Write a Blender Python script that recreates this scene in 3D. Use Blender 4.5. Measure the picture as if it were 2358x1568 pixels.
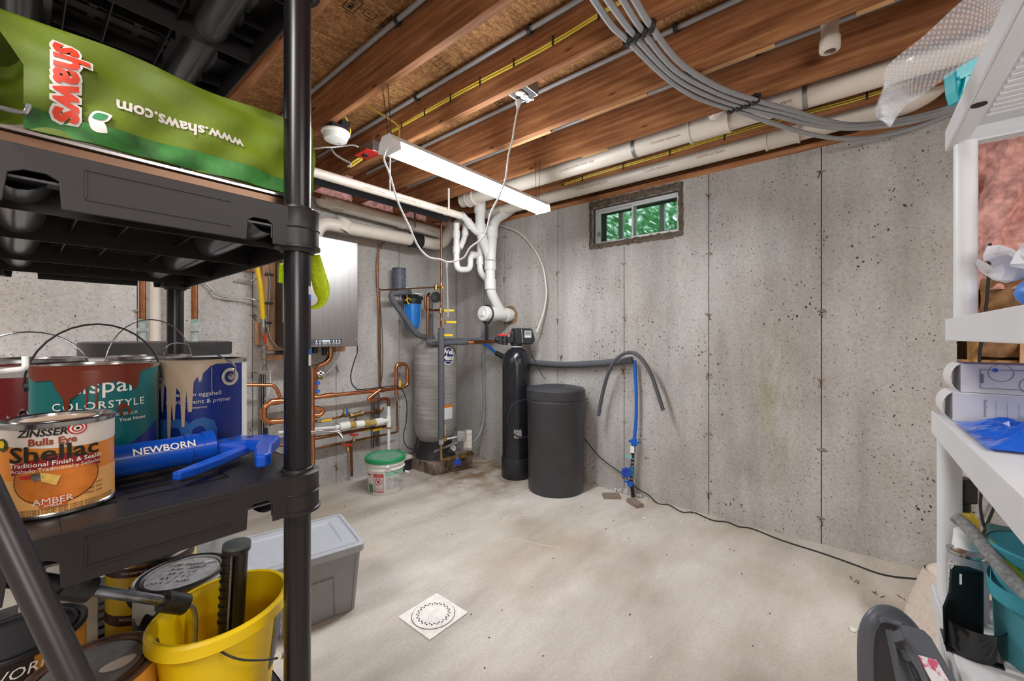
import bpy, bmesh, math, random
from mathutils import Vector as V, Matrix, Euler
random.seed(7)
PI = math.pi
for o in list(bpy.data.objects): bpy.data.objects.remove(o)
SC = bpy.context.scene
COL = SC.collection
XW, YW, CH = 3.02, 3.296, 1.22          # window wall, boiler wall, camera height
JB, OSB = 2.372, 2.61                    # joist underside, subfloor underside
SB, CB = 0.6394, 0.7689
# ---------------- camera ----------------
cam = bpy.data.objects.new('camera', bpy.data.cameras.new('camera')); COL.objects.link(cam)
cam.location = (0, 0, CH); cam.rotation_euler = (PI/2, 0, -math.asin(CB))
cam.data.sensor_width = 36; cam.data.lens = 14.427; cam.data.shift_y = -9/2358; cam.data.clip_start = 0.02
SC.camera = cam
# ---------------- view, world, lights ----------------
SC.view_settings.view_transform = 'Standard'; SC.view_settings.look = 'None'
SC.view_settings.exposure = 0.78; SC.view_settings.gamma = 1.0; SC.view_settings.use_curve_mapping = False
w = bpy.data.worlds.new('sky'); SC.world = w; w.use_nodes = True
bg = w.node_tree.nodes['Background']; bg.inputs[0].default_value = (0.72, 0.95, 0.86, 1); bg.inputs[1].default_value = 0.85
def area(name, loc, rot, sx, sy, power, col=(1, 1, 1)):
    l = bpy.data.lights.new(name, 'AREA'); l.shape = 'RECTANGLE'; l.size = sx; l.size_y = sy; l.energy = power; l.color = col
    o = bpy.data.objects.new(name, l); COL.objects.link(o); o.location = loc; o.rotation_euler = rot; return o
area('fill_light', (-0.9, 0.1, 2.33), (0, 0, .3), 1.2, 0.25, 22, (1.0, 0.97, 0.93))  # added fill above the camera side, no fixture known there
area('fill_light', (1.1, -1.6, 2.33), (0, 0, 0), 1.2, 0.25, 24, (1.0, 0.97, 0.93))  # added fill behind the camera, towards the white shelves
area('fill_light', (-0.6, 2.2, 2.33), (0, 0, 0), 0.9, 0.25, 16, (1.0, 0.98, 0.96))  # unseen fill beyond the left edge of the view
area('bounce_light', (-0.7, -1.3, 1.5), (PI-.55, 0, -.9), 1.0, 0.7, 27, (1.0, 0.97, 0.93))  # added upward fill that brightens joists and deck, no lamp seen there
LAMP = 44.0
# ---------------- pixel -> place helpers ----------------
def ray(px, py):
    d = (px-1179)/945
    return V((SB*d+CB, -CB*d+SB, -(py-775)/945))
C0 = V((0, 0, CH))
def atd(px, py, t): return C0 + ray(px, py)*t
def onX(px, py, x): r = ray(px, py); return C0 + r*(x/r.x)
def onY(px, py, y): r = ray(px, py); return C0 + r*(y/r.y)
def onZ(px, py, z): r = ray(px, py); return C0 + r*((z-CH)/r.z)
def R_(px, py, off=0.0): return onX(px, py, XW-off)
def B_(px, py, off=0.0): return onY(px, py, YW-off)
# ---------------- materials ----------------
def lin(c):
    r = []
    for v in c[:3]:
        v = v/255; r.append(v/12.92 if v <= .04045 else ((v+.055)/1.055)**2.4)
    return (r[0], r[1], r[2], 1)
class NT:
    def __init__(s, name):
        s.m = bpy.data.materials.new(name); s.m.use_nodes = True; s.t = s.m.node_tree
        s.b = s.t.nodes['Principled BSDF']
    def n(s, typ, **kw):
        x = s.t.nodes.new(typ)
        for k, v in kw.items():
            if k.startswith('i_'): x.inputs[k[2:].replace('_', ' ')].default_value = v
            else: setattr(x, k, v)
        return x
    def l(s, a, b): s.t.links.new(a, b)
    def co(s, scale=(1, 1, 1), rot=(0, 0, 0)):
        tc = s.n('ShaderNodeTexCoord'); mp = s.n('ShaderNodeMapping'); mp.inputs['Scale'].default_value = scale; mp.inputs['Rotation'].default_value = rot
        s.l(tc.outputs['Object'], mp.inputs[0]); return mp.outputs[0]
    def noise(s, vec, scale, detail=4, rough=.55):
        x = s.n('ShaderNodeTexNoise'); s.l(vec, x.inputs['Vector']); x.inputs['Scale'].default_value = scale
        x.inputs['Detail'].default_value = detail; x.inputs['Roughness'].default_value = rough; return x.outputs['Fac']
    def ramp(s, fac, stops):
        x = s.n('ShaderNodeValToRGB'); s.l(fac, x.inputs[0]); e = x.color_ramp.elements
        while len(e) < len(stops): e.new(.5)
        for i, (p, c) in enumerate(stops):
            e[i].position = p; e[i].color = c if len(c) == 4 else lin(c)
        return x.outputs[0]
    def mix(s, fac, a, b, typ='MIX'):
        x = s.n('ShaderNodeMixRGB', blend_type=typ)
        for i, q in enumerate((fac, a, b)):
            if hasattr(q, 'links'): s.l(q, x.inputs[i])
            else: x.inputs[i].default_value = q
        return x.outputs[0]
    def bump(s, h, strength=.3, dist=.01):
        x = s.n('ShaderNodeBump'); x.inputs['Strength'].default_value = strength; x.inputs['Distance'].default_value = dist
        s.l(h, x.inputs['Height']); s.l(x.outputs[0], s.b.inputs['Normal'])
    def base(s, c):
        if hasattr(c, 'links'): s.l(c, s.b.inputs['Base Color'])
        else: s.b.inputs['Base Color'].default_value = c
_M = {}
def mat(name, col, rough=.5, metal=0, var=.08, scale=20, bump=0, bscale=None, aniso=None, emit=0, alpha=1, trans=0, coat=0, spec=None):
    if name in _M: return _M[name]
    t = NT(name); c = lin(col)
    if var:
        vec = t.co(aniso or (1, 1, 1)); f = t.noise(vec, scale, 3)
        d = tuple(min(1, v*(1-var*1.6)) for v in c[:3])+(1,); u = tuple(min(1, v*(1+var*1.6)) for v in c[:3])+(1,)
        t.base(t.ramp(f, [(.3, d), (.7, u)]))
        if bump: t.bump(t.noise(vec, bscale or scale*3, 3), bump, .003)
    else: t.base(c)
    t.b.inputs['Roughness'].default_value = rough; t.b.inputs['Metallic'].default_value = metal
    if spec is not None: t.b.inputs['Specular IOR Level'].default_value = spec
    if coat: t.b.inputs['Coat Weight'].default_value = coat
    if trans: t.b.inputs['Transmission Weight'].default_value = trans
    if alpha < 1: t.b.inputs['Alpha'].default_value = alpha
    if emit:
        t.b.inputs['Emission Color'].default_value = (0.93, 0.97, 1, 1); t.b.inputs['Emission Strength'].default_value = emit
    _M[name] = t.m; return t.m
def concrete_wall():
    t = NT('poured_concrete_wall'); P = t.co(); S = t.co((1, 1, .16))
    a = t.noise(S, 5.5, 5, .6); b = t.noise(P, 2.0, 4); c = t.noise(P, 55, 4, .7)
    col = t.ramp(a, [(.26, (172, 169, 166)), (.5, (193, 190, 187)), (.76, (210, 208, 205))])
    col = t.mix(t.ramp(b, [(.35, (0, 0, 0)), (.7, (255, 255, 255))]), col, t.mix(.6, col, lin((214, 205, 196)), 'MULTIPLY'))
    col = t.mix(.3, col, t.ramp(c, [(.3, (140, 138, 136)), (.6, (255, 253, 250))]), 'MULTIPLY')
    gm = t.n('ShaderNodeMapping'); tg = t.n('ShaderNodeTexCoord'); t.l(tg.outputs['Object'], gm.inputs[0]); gm.inputs['Scale'].default_value = (0, 7.5, 1.75); gm.inputs['Location'].default_value = (0, -.375*7.5, -.9*1.75)
    gl = t.n('ShaderNodeVectorMath', operation='LENGTH'); t.l(gm.outputs[0], gl.inputs[0]); gr = t.n('ShaderNodeMapRange'); t.l(gl.outputs['Value'], gr.inputs[0]); gr.inputs[1].default_value = .2; gr.inputs[2].default_value = 1.15; gr.inputs[3].default_value = .9; gr.inputs[4].default_value = 0
    gq = t.n('ShaderNodeMath', operation='MULTIPLY'); t.l(gr.outputs[0], gq.inputs[0]); t.l(t.ramp(t.noise(t.co((1, 1, .35)), 9, 5, .6), [(.35, (0, 0, 0)), (.62, (255, 255, 255))]), gq.inputs[1])
    col = t.mix(gq.outputs[0], col, t.mix(1, col, lin((206, 198, 168)), 'MULTIPLY'))
    sk = t.n('ShaderNodeTexCoord'); nz = t.n('ShaderNodeTexNoise'); t.l(sk.outputs['Object'], nz.inputs['Vector']); nz.inputs['Scale'].default_value = 38
    ad = t.n('ShaderNodeMixRGB', blend_type='ADD'); ad.inputs[0].default_value = .03; t.l(sk.outputs['Object'], ad.inputs[1]); t.l(nz.outputs['Color'], ad.inputs[2])
    mp = t.n('ShaderNodeMapping'); t.l(ad.outputs[0], mp.inputs[0]); mp.inputs['Scale'].default_value = (1, 1, .72)
    v = t.n('ShaderNodeTexVoronoi'); t.l(mp.outputs[0], v.inputs['Vector']); v.inputs['Scale'].default_value = 46
    sep = t.n('ShaderNodeSeparateColor'); t.l(v.outputs['Color'], sep.inputs[0])
    dens = t.n('ShaderNodeMath', operation='MULTIPLY'); t.l(t.ramp(t.noise(P, 3.2, 3), [(.42, (0, 0, 0)), (.68, (255, 255, 255))]), dens.inputs[0]); dens.inputs[1].default_value = .28
    d2 = t.n('ShaderNodeMath', operation='MULTIPLY'); t.l(sep.outputs[0], d2.inputs[0]); t.l(dens.outputs[0], d2.inputs[1])
    d3 = t.n('ShaderNodeMath', operation='ADD'); t.l(d2.outputs[0], d3.inputs[0]); d3.inputs[1].default_value = .07
    hole = t.n('ShaderNodeMath', operation='LESS_THAN'); t.l(v.outputs['Distance'], hole.inputs[0]); t.l(d3.outputs[0], hole.inputs[1])
    g = t.n('ShaderNodeMath', operation='GREATER_THAN'); t.l(sep.outputs[1], g.inputs[0]); g.inputs[1].default_value = .5
    hh = t.n('ShaderNodeMath', operation='MULTIPLY'); t.l(hole.outputs[0], hh.inputs[0]); t.l(g.outputs[0], hh.inputs[1])
    v2 = t.n('ShaderNodeTexVoronoi'); t.l(mp.outputs[0], v2.inputs['Vector']); v2.inputs['Scale'].default_value = 95
    s2 = t.n('ShaderNodeSeparateColor'); t.l(v2.outputs['Color'], s2.inputs[0]); m2 = t.n('ShaderNodeMath', operation='MULTIPLY'); t.l(s2.outputs[0], m2.inputs[0]); m2.inputs[1].default_value = .27
    h2 = t.n('ShaderNodeMath', operation='LESS_THAN'); t.l(v2.outputs['Distance'], h2.inputs[0]); t.l(m2.outputs[0], h2.inputs[1])
    col = t.mix(h2.outputs[0], col, lin((108, 102, 96)))
    col = t.mix(hh.outputs[0], col, lin((78, 72, 66)))
    t.base(col); t.b.inputs['Roughness'].default_value = .85; t.b.inputs['Specular IOR Level'].default_value = .25
    hm = t.n('ShaderNodeMath', operation='SUBTRACT'); t.l(c, hm.inputs[0]); t.l(hh.outputs[0], hm.inputs[1]); t.bump(hm.outputs[0], .45, .006)
    return t.m
def concrete_floor():
    t = NT('trowelled_concrete_floor'); P = t.co(); S = t.co((.5, 1.4, 1), (0, 0, .5))
    a = t.noise(S, 2.3, 6, .6); b = t.noise(P, 1.1, 4); c = t.noise(P, 70, 3, .7)
    col = t.ramp(a, [(.3, (180, 171, 160)), (.5, (207, 199, 190)), (.72, (225, 219, 212))])
    col = t.mix(t.ramp(b, [(.45, (0, 0, 0)), (.75, (255, 255, 255))]), col, t.mix(1, col, lin((214, 205, 190)), 'MULTIPLY'))
    col = t.mix(.18, col, t.ramp(c, [(.3, (130, 124, 116)), (.6, (255, 255, 255))]), 'MULTIPLY')
    # rust-brown staining of the slab around the pressure tank
    tc = t.n('ShaderNodeTexCoord'); d = t.n('ShaderNodeVectorMath', operation='DISTANCE'); t.l(tc.outputs['Object'], d.inputs[0]); d.inputs[1].default_value = (2.75, 2.65, 0)
    mr = t.n('ShaderNodeMapRange'); t.l(d.outputs['Value'], mr.inputs[0]); mr.inputs[1].default_value = .25; mr.inputs[2].default_value = .95; mr.inputs[3].default_value = 1; mr.inputs[4].default_value = 0
    mm = t.n('ShaderNodeMath', operation='MULTIPLY'); t.l(mr.outputs[0], mm.inputs[0]); t.l(t.ramp(t.noise(P, 6, 5, .65), [(.35, (90, 90, 90)), (.6, (255, 255, 255))]), mm.inputs[1])
    col = t.mix(mm.outputs[0], col, t.mix(1, col, lin((172, 148, 124)), 'MULTIPLY'))
    t.base(col); t.b.inputs['Roughness'].default_value = .62; t.b.inputs['Specular IOR Level'].default_value = .3; t.bump(c, .12, .003)
    return t.m
def wood(name, lo, mid, hi, axis='Y', rough=.7):
    sc = {'Y': (26, 1.3, 26), 'X': (1.3, 26, 26), 'Z': (26, 26, 1.3)}[axis]
    t = NT(name); S = t.co(sc); P = t.co()
    a = t.noise(S, 1.6, 5, .6); k = t.noise(P, 4, 3)
    col = t.ramp(a, [(.3, lo), (.5, mid), (.72, hi)])
    col = t.mix(.4, col, t.ramp(k, [(.3, (150, 140, 132)), (.6, (255, 255, 255))]), 'MULTIPLY')
    v = t.n('ShaderNodeTexVoronoi'); t.l(t.co({'Y': (3, .9, 3), 'X': (.9, 3, 3), 'Z': (3, 3, .9)}[axis]), v.inputs['Vector']); v.inputs['Scale'].default_value = 2.6
    col = t.mix(t.ramp(v.outputs['Distance'], [(.035, (255, 255, 255)), (.075, (0, 0, 0))]), col, lin((58, 30, 16)))
    t.base(col); t.b.inputs['Roughness'].default_value = rough; t.b.inputs['Specular IOR Level'].default_value = .25; t.bump(a, .15, .003); return t.m
def osb():
    t = NT('strand_board'); vs = t.n('ShaderNodeTexVoronoi'); t.l(t.co((34, 95, 1)), vs.inputs['Vector']); vs.inputs['Scale'].default_value = 1.6
    S = t.co((60, 190, 60), (0, 0, .25)); a = t.noise(S, 1, 4, .7); S2 = t.co((170, 40, 40), (0, 0, .5)); b = t.noise(S2, 1, 3)
    col = t.ramp(a, [(.3, (168, 116, 68)), (.5, (218, 166, 108)), (.7, (244, 206, 152))])
    col = t.mix(.45, col, t.ramp(b, [(.35, (110, 84, 58)), (.6, (255, 240, 220))]), 'MULTIPLY')
    vsb = t.n('ShaderNodeTexVoronoi'); t.l(t.co((16, 46, 1), (0, 0, .7)), vsb.inputs['Vector']); vsb.inputs['Scale'].default_value = 1.4
    col = t.mix(.45, col, t.ramp(vs.outputs['Distance'], [(.1, (255, 255, 255)), (.9, (120, 90, 60))]), 'MULTIPLY'); sp_c = t.n('ShaderNodeSeparateColor'); t.l(vsb.outputs['Color'], sp_c.inputs[0]); col = t.mix(.5, col, t.ramp(sp_c.outputs[0], [(.1, (150, 118, 84)), (.8, (255, 255, 255))]), 'MULTIPLY')
    t.base(col); t.b.inputs['Roughness'].default_value = .8; t.bump(a, .4, .004); return t.m
M_WALL = concrete_wall(); M_FLOOR = concrete_floor(); M_OSB = osb()
M_JOIST = wood('joist_wood', (114, 70, 44), (150, 98, 62), (184, 132, 90), 'Y')
M_PLATE = wood('plate_wood', (140, 88, 58), (176, 118, 78), (200, 146, 102), 'Y')
M_BOARD = wood('board_wood', (176, 128, 92), (204, 158, 122), (224, 184, 150), 'Z')
M_STUD = wood('stud_wood', (150, 108, 62), (190, 146, 92), (214, 172, 120), 'Z')
M_NAIL = wood('nailer_wood', (170, 122, 76), (198, 150, 100), (218, 174, 126), 'Y')
M_PVC = mat('white_pvc', (216, 206, 194), .35, var=.03, scale=6)
M_PVCW = mat('bright_pvc', (228, 227, 224), .3, var=.02, scale=6)
M_COP = mat('copper', (214, 144, 100), .28, 1, var=.12, scale=14)
M_COPD = mat('dull_copper', (150, 98, 68), .42, 1, var=.18, scale=18)
M_BRASS = mat('brass', (176, 150, 104), .35, 1, var=.1, scale=25)
M_STEEL = mat('brushed_steel', (158, 154, 152), .36, 1, var=.05, scale=3, aniso=(40, 40, .6))
M_GALV = mat('galvanized_steel', (176, 178, 180), .4, .9, var=.12, scale=25)
M_BLACK = mat('black_plastic', (38, 38, 42), .42, var=.06, scale=8)
M_SHELF = mat('charcoal_plastic', (31, 28, 29), .45, var=.05, scale=5, bump=.05, bscale=200)
M_DARK = mat('dark_rubber', (30, 30, 32), .55, var=.08, scale=20)
M_FOAM = mat('foam_insulation', (88, 90, 96), .9, var=.16, scale=150, bump=.5, bscale=260)
M_GPEX = mat('grey_tubing', (152, 154, 158), .42, var=.05, scale=10)
M_YEL = mat('yellow_cable', (214, 190, 72), .45, var=.03)
M_YLV = mat('yellow_vinyl', (236, 194, 20), .4, var=.03)
M_WHITE = mat('white_plastic', (236, 236, 236), .38, var=.02)
M_WSH = mat('white_shelf_plastic', (226, 227, 230), .42, var=.02, scale=6, bump=.04, bscale=300)
M_RED = mat('red_plastic', (200, 36, 32), .4, var=.04)
M_BLUE = mat('blue_plastic', (20, 96, 200), .35, var=.05)
M_INK = mat('black_ink', (26, 22, 20), .7, var=0)
M_WINK = mat('white_ink', (236, 232, 226), .5, var=0)
M_STEELW = mat('steel_wire', (186, 188, 192), .25, 1, var=.04)
M_TIN = mat('tinplate', (196, 196, 198), .22, 1, var=.05, scale=12)
M_PINK = mat('pink_fibreglass', (226, 166, 158), .95, var=.26, scale=25, bump=.6, bscale=90)
M_KRAFT = mat('kraft_paper', (150, 112, 76), .75, var=.14, scale=12)
# ---------------- mesh builder ----------------
ORG = {}
class MB:
    def __init__(s): s.v = []; s.f = []; s.mi = []
    def add(s, vs, fs, mi=0):
        k = len(s.v); s.v += [V(p) for p in vs]; s.f += [[i+k for i in f] for f in fs]; s.mi += [mi]*len(fs); return s
    def box(s, lo, hi, mi=0):
        x0, y0, z0 = lo; x1, y1, z1 = hi
        return s.add([(x0, y0, z0), (x1, y0, z0), (x1, y1, z0), (x0, y1, z0), (x0, y0, z1), (x1, y0, z1), (x1, y1, z1), (x0, y1, z1)],
                     [(3, 2, 1, 0), (4, 5, 6, 7), (0, 1, 5, 4), (1, 2, 6, 5), (2, 3, 7, 6), (3, 0, 4, 7)], mi)
    def obox(s, c, ax, size, mi=0):       # centre, (unit x, y, z) axes, full sizes
        a, b, d = [V(q)*(k/2) for q, k in zip(ax, size)]; c = V(c)
        vs = [c-a-b-d, c+a-b-d, c+a+b-d, c-a+b-d, c-a-b+d, c+a-b+d, c+a+b+d, c-a+b+d]
        return s.add(vs, [(3, 2, 1, 0), (4, 5, 6, 7), (0, 1, 5, 4), (1, 2, 6, 5), (2, 3, 7, 6), (3, 0, 4, 7)], mi)
    def bar(s, p0, p1, wx, wz, up=(0, 0, 1), mi=0):
        p0, p1 = V(p0), V(p1); d = (p1-p0); L = d.length; d.normalize(); sd = d.cross(V(up)).normalized(); u = sd.cross(d)
        return s.obox((p0+p1)/2, (d, sd, u), (L, wx, wz), mi)
    def tube(s, path, r, seg=10, mi=0, cap=True, sx=1, closed=False):
        P = [V(p) for p in path]; n = len(P); rr = r if isinstance(r, (list, tuple)) else [r]*n
        T = []
        for i in range(n):
            if closed: d = P[(i+1) % n]-P[i-1]
            else: d = P[min(i+1, n-1)]-P[max(i-1, 0)]
            T.append(d.normalized() if d.length > 1e-9 else V((0, 0, 1)))
        a = V((0, 0, 1)) if abs(T[0].z) < .9 else V((1, 0, 0))
        N = T[0].cross(a).normalized(); vs = []; fs = []
        for i in range(n):
            if i:
                N = N-T[i]*N.dot(T[i])
                if N.length < 1e-6: N = T[i].orthogonal()
                N.normalize()
            Bn = T[i].cross(N)
            for k in range(seg):
                q = 2*PI*k/seg; vs.append(P[i]+(N*math.cos(q)*sx+Bn*math.sin(q))*rr[i])
        m = n if closed else n-1
        for i in range(m):
            for k in range(seg):
                a0 = i*seg+k; a1 = i*seg+(k+1) % seg; b0 = ((i+1) % n)*seg+k; b1 = ((i+1) % n)*seg+(k+1) % seg
                fs.append((a0, a1, b1, b0))
        if cap and not closed:
            fs.append(tuple(range(seg-1, -1, -1))); fs.append(tuple(range((n-1)*seg, n*seg)))
        return s.add(vs, fs, mi)
    def cyl(s, p0, p1, r, seg=16, r1=None, mi=0, cap=True):
        return s.tube([p0, p1], [r, r if r1 is None else r1], seg, mi, cap)
    def lathe(s, prof, c=(0, 0, 0), axis=(0, 0, 1), seg=32, mi=0, a0=0, a1=2*PI, sx=1, sy=1):
        ax = V(axis).normalized(); c = V(c)
        if abs(ax.z) > .99: u, w_ = V((1, 0, 0)), V((0, 1, 0))
        else: u = ax.cross(V((0, 0, 1))).normalized(); w_ = ax.cross(u)
        full = abs(a1-a0-2*PI) < 1e-6; m = seg if full else seg+1; vs = []; fs = []
        for r, h in prof:
            for k in range(m):
                q = a0+(a1-a0)*k/seg; vs.append(c+ax*h+(u*math.cos(q)*sx+w_*math.sin(q)*sy)*r)
        for i in range(len(prof)-1):
            for k in range(seg):
                k2 = (k+1) % m; fs.append((i*m+k, i*m+k2, (i+1)*m+k2, (i+1)*m+k))
        return s.add(vs, fs, mi)
    def prism(s, poly, o, xd, yd, depth, mi=0):   # poly 2-D, extruded along -(xd x yd) by depth
        o, xd, yd = V(o), V(xd), V(yd); nn = xd.cross(yd).normalized(); n = len(poly)
        f = [o+xd*a+yd*b for a, b in poly]; bk = [p-nn*depth for p in f]
        fs = [tuple(range(n)), tuple(range(2*n-1, n-1, -1))]+[(i, i+n, (i+1) % n+n, (i+1) % n) for i in range(n)]
        return s.add(f+bk, fs, mi)
    def grid(s, fn, nu, nv, mi=0):
        vs = [fn(i/nu, j/nv) for j in range(nv+1) for i in range(nu+1)]
        return s.add(vs, [(j*(nu+1)+i, j*(nu+1)+i+1, (j+1)*(nu+1)+i+1, (j+1)*(nu+1)+i) for j in range(nv) for i in range(nu)], mi)
    def patch(s, cx, cy, R, t0, t1, z0, z1, n=12, mi=0, zt=None, zb=None, R1=None):  # piece of a vertical cylinder, angles in rad
        def fn(u, v):
            a = t0+(t1-t0)*u; lo = zb(u) if zb else z0; hi = zt(u) if zt else z1; z = lo+(hi-lo)*v; rr = R if R1 is None else R+(R1-R)*v
            return V((cx+math.cos(a)*rr, cy+math.sin(a)*rr, z))
        return s.grid(fn, n, 1, mi)
    def sphere(s, c, r, seg=12, mi=0, sc=(1, 1, 1)):
        c = V(c); n = seg//2; vs = []; fs = []
        for i in range(n+1):
            for k in range(seg):
                a = PI*i/n; b = 2*PI*k/seg; vs.append(c+V((math.sin(a)*math.cos(b)*sc[0], math.sin(a)*math.sin(b)*sc[1], math.cos(a)*sc[2]))*r)
        for i in range(n):
            for k in range(seg): fs.append((i*seg+k, (i+1)*seg+k, (i+1)*seg+(k+1) % seg, i*seg+(k+1) % seg))
        return s.add(vs, fs, mi)
    def jitter(s, a):
        for p in s.v: p += V((random.uniform(-a, a), random.uniform(-a, a), random.uniform(-a, a)))
        return s
    def xform(s, m): s.v = [m @ p for p in s.v]; return s
    def mesh(s, name, mats, org, smooth=True, ang=40):
        me = bpy.data.meshes.new(name); me.from_pydata([tuple(p-org) for p in s.v], [], s.f)
        for m in (mats if isinstance(mats, (list, tuple)) else [mats]): me.materials.append(m)
        me.polygons.foreach_set('material_index', s.mi)
        me.polygons.foreach_set('use_smooth', [bool(smooth)]*len(me.polygons))
        me.update()
        bm = bmesh.new(); bm.from_mesh(me); bmesh.ops.remove_doubles(bm, verts=bm.verts, dist=1e-6)
        bmesh.ops.recalc_face_normals(bm, faces=bm.faces); bm.to_mesh(me); bm.free()
        if smooth: me.set_sharp_from_angle(angle=math.radians(ang))
        return me
def tagp(o, label=None, cat=None, group=None, kind=None):
    if label: o['label'] = label
    if cat: o['category'] = cat
    if group: o['group'] = group
    if kind: o['kind'] = kind
    return o
def thing(name, label, cat, loc, group=None, kind=None):
    o = bpy.data.objects.new(name, None); COL.objects.link(o); o.location = loc; o.empty_display_size = .05
    ORG[o.name] = V(loc); return tagp(o, label, cat, group, kind)
def bevel(o, w_, seg=2):
    b = o.modifiers.new('bevel', 'BEVEL'); b.width = w_; b.segments = seg; b.limit_method = 'ANGLE'; b.angle_limit = math.radians(40); b.harden_normals = False
def part(name, mb, m, parent, label=None, bev=0, smooth=True, ang=40, stuff=False):
    org = ORG[parent.name]; o = bpy.data.objects.new(name, mb.mesh(name, m, org, smooth, ang)); COL.objects.link(o); o.parent = parent
    ORG[o.name] = org
    if label: o['label'] = label
    if stuff: o['kind'] = 'stuff'
    if bev: bevel(o, bev)
    return o
def solo(name, mb, m, label, cat, group=None, bev=0, smooth=True, ang=40, kind=None):
    xs = [p.x for p in mb.v]; ys = [p.y for p in mb.v]; zs = [p.z for p in mb.v]
    org = V(((min(xs)+max(xs))/2, (min(ys)+max(ys))/2, min(zs)))
    o = bpy.data.objects.new(name, mb.mesh(name, m, org, smooth, ang)); COL.objects.link(o); o.location = org
    ORG[o.name] = org
    if bev: bevel(o, bev)
    return tagp(o, label, cat, group, kind)
def struct(name, mb, m, label=None, smooth=False):
    o = bpy.data.objects.new(name, mb.mesh(name, m, V((0, 0, 0)), smooth)); COL.objects.link(o); ORG[o.name] = V((0, 0, 0))
    o['kind'] = 'structure'
    if label: o['label'] = label
    return o
def dupe(src, parent, loc, rz=0, rot=None):     # copy of one part at world place loc
    c = src.copy(); COL.objects.link(c); c.parent = parent; c.location = V(loc)-ORG[parent.name]
    c.rotation_euler = rot if rot else (0, 0, rz); ORG[c.name] = ORG[parent.name]; return c
def fillet(pts, rad, n=4):
    P = [V(p) for p in pts]; out = [P[0]]
    for i in range(1, len(P)-1):
        a, b, c = P[i-1], P[i], P[i+1]; d0 = (a-b); d1 = (c-b); r = min(rad, d0.length*.45, d1.length*.45)
        p0 = b+d0.normalized()*r; p1 = b+d1.normalized()*r
        for k in range(n+1):
            q = k/n; out.append(p0*(1-q)**2+b*2*q*(1-q)+p1*q*q)
    out.append(P[-1]); return out
def spline(pts, n=5):                          # Catmull-Rom through the points
    P = [V(p) for p in pts]; P = [P[0]*2-P[1]]+P+[P[-1]*2-P[-2]]; out = []
    for i in range(1, len(P)-2):
        p0, p1, p2, p3 = P[i-1:i+3]
        for k in range(n):
            t = k/n; out.append(.5*((2*p1)+(p2-p0)*t+(2*p0-5*p1+4*p2-p3)*t*t+(3*p1-p0-3*p2+p3)*t*t*t))
    out.append(P[-2]); return out
def text(s, size, org, xd, yd, m, parent, name='lettering', bold=0, shear=0, align='CENTER', wrap=None, eps=.0006, label=None, sx=1, space=1):
    cu = bpy.data.curves.new(name, 'FONT'); cu.body = s; cu.size = size; cu.align_x = align; cu.align_y = 'CENTER'
    cu.offset = bold*size; cu.shear = shear; cu.resolution_u = 2; cu.space_character = space
    to = bpy.data.objects.new(name, cu); me = bpy.data.meshes.new_from_object(to); bpy.data.objects.remove(to); bpy.data.curves.remove(cu)
    bm = bmesh.new(); bm.from_mesh(me); bpy.data.meshes.remove(me)
    org = V(org); base = ORG[parent.name]
    if wrap:
        cx, cy, Rr = wrap
        xs = [v.co.x for v in bm.verts] or [0]; x = min(xs); st = Rr*.09/max(sx, .01)
        while x < max(xs):
            x += st; g = bm.verts[:]+bm.edges[:]+bm.faces[:]
            bmesh.ops.bisect_plane(bm, geom=g, plane_co=(x, 0, 0), plane_no=(1, 0, 0))
        th = math.atan2(org.y-cy, org.x-cx)
        for v in bm.verts:
            a = th+v.co.x*sx/Rr; rr = Rr+eps; v.co = V((cx+math.cos(a)*rr, cy+math.sin(a)*rr, org.z+v.co.y))-base
    else:
        xd, yd = V(xd).normalized(), V(yd).normalized(); n = xd.cross(yd)
        for v in bm.verts: v.co = org+xd*v.co.x*sx+yd*v.co.y+n*eps-base
    me = bpy.data.meshes.new(name); bm.to_mesh(me); bm.free(); me.materials.append(m)
    o = bpy.data.objects.new(name, me); COL.objects.link(o); o.parent = parent; ORG[o.name] = base
    if label: o['label'] = label
    return o
EX, EY, EZ = V((1, 0, 0)), V((0, 1, 0)), V((0, 0, 1))
# =====================================================================
# SETTING: floor, concrete walls, joists
# =====================================================================
floor = struct('floor', MB().box((-2.6, -3.2, -.12), (XW+.25, YW+.25, 0)), M_FLOOR)
WT, G = 2.334, .0025
OY0, OY1, OZ0, OZ1 = .963, 1.648, 1.978, 2.271       # window opening
M_JOINT = mat('dark_joint', (84, 78, 72), .95, var=.1)  # dark backing that shows in the panel seams
SEAMR = [-.471, .144, .760, 1.374, 1.990, 2.604, YW]
wr = MB()
wr.box((XW+.012, -.404, 0), (XW+.25, OY0, WT), 0).box((XW+.012, OY1, 0), (XW+.25, YW+.25, WT)).box((XW+.012, OY0, 0), (XW+.25, OY1, OZ0)).box((XW+.012, OY0, OZ1), (XW+.25, OY1, WT))
wall_r = struct('wall_right', wr, M_JOINT)
def panel_r(y0, y1, zt=WT):
    m = MB(); a, b = y0+G, y1-G
    if b <= OY0 or a >= OY1 or zt < OZ0: m.box((XW, a, 0), (XW+.0125, b, zt))
    else:
        m.box((XW, a, 0), (XW+.0125, b, OZ0))
        m.box((XW, a, OZ1), (XW+.0125, b, zt))
        if a < OY0: m.box((XW, a, OZ0), (XW+.0125, OY0, OZ1))
        if b > OY1: m.box((XW, OY1, OZ0), (XW+.0125, b, OZ1))
    return part('wall_panel', m, M_WALL, wall_r, smooth=False)
for i in range(len(SEAMR)-1): panel_r(max(SEAMR[i], -.404), SEAMR[i+1])
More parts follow.
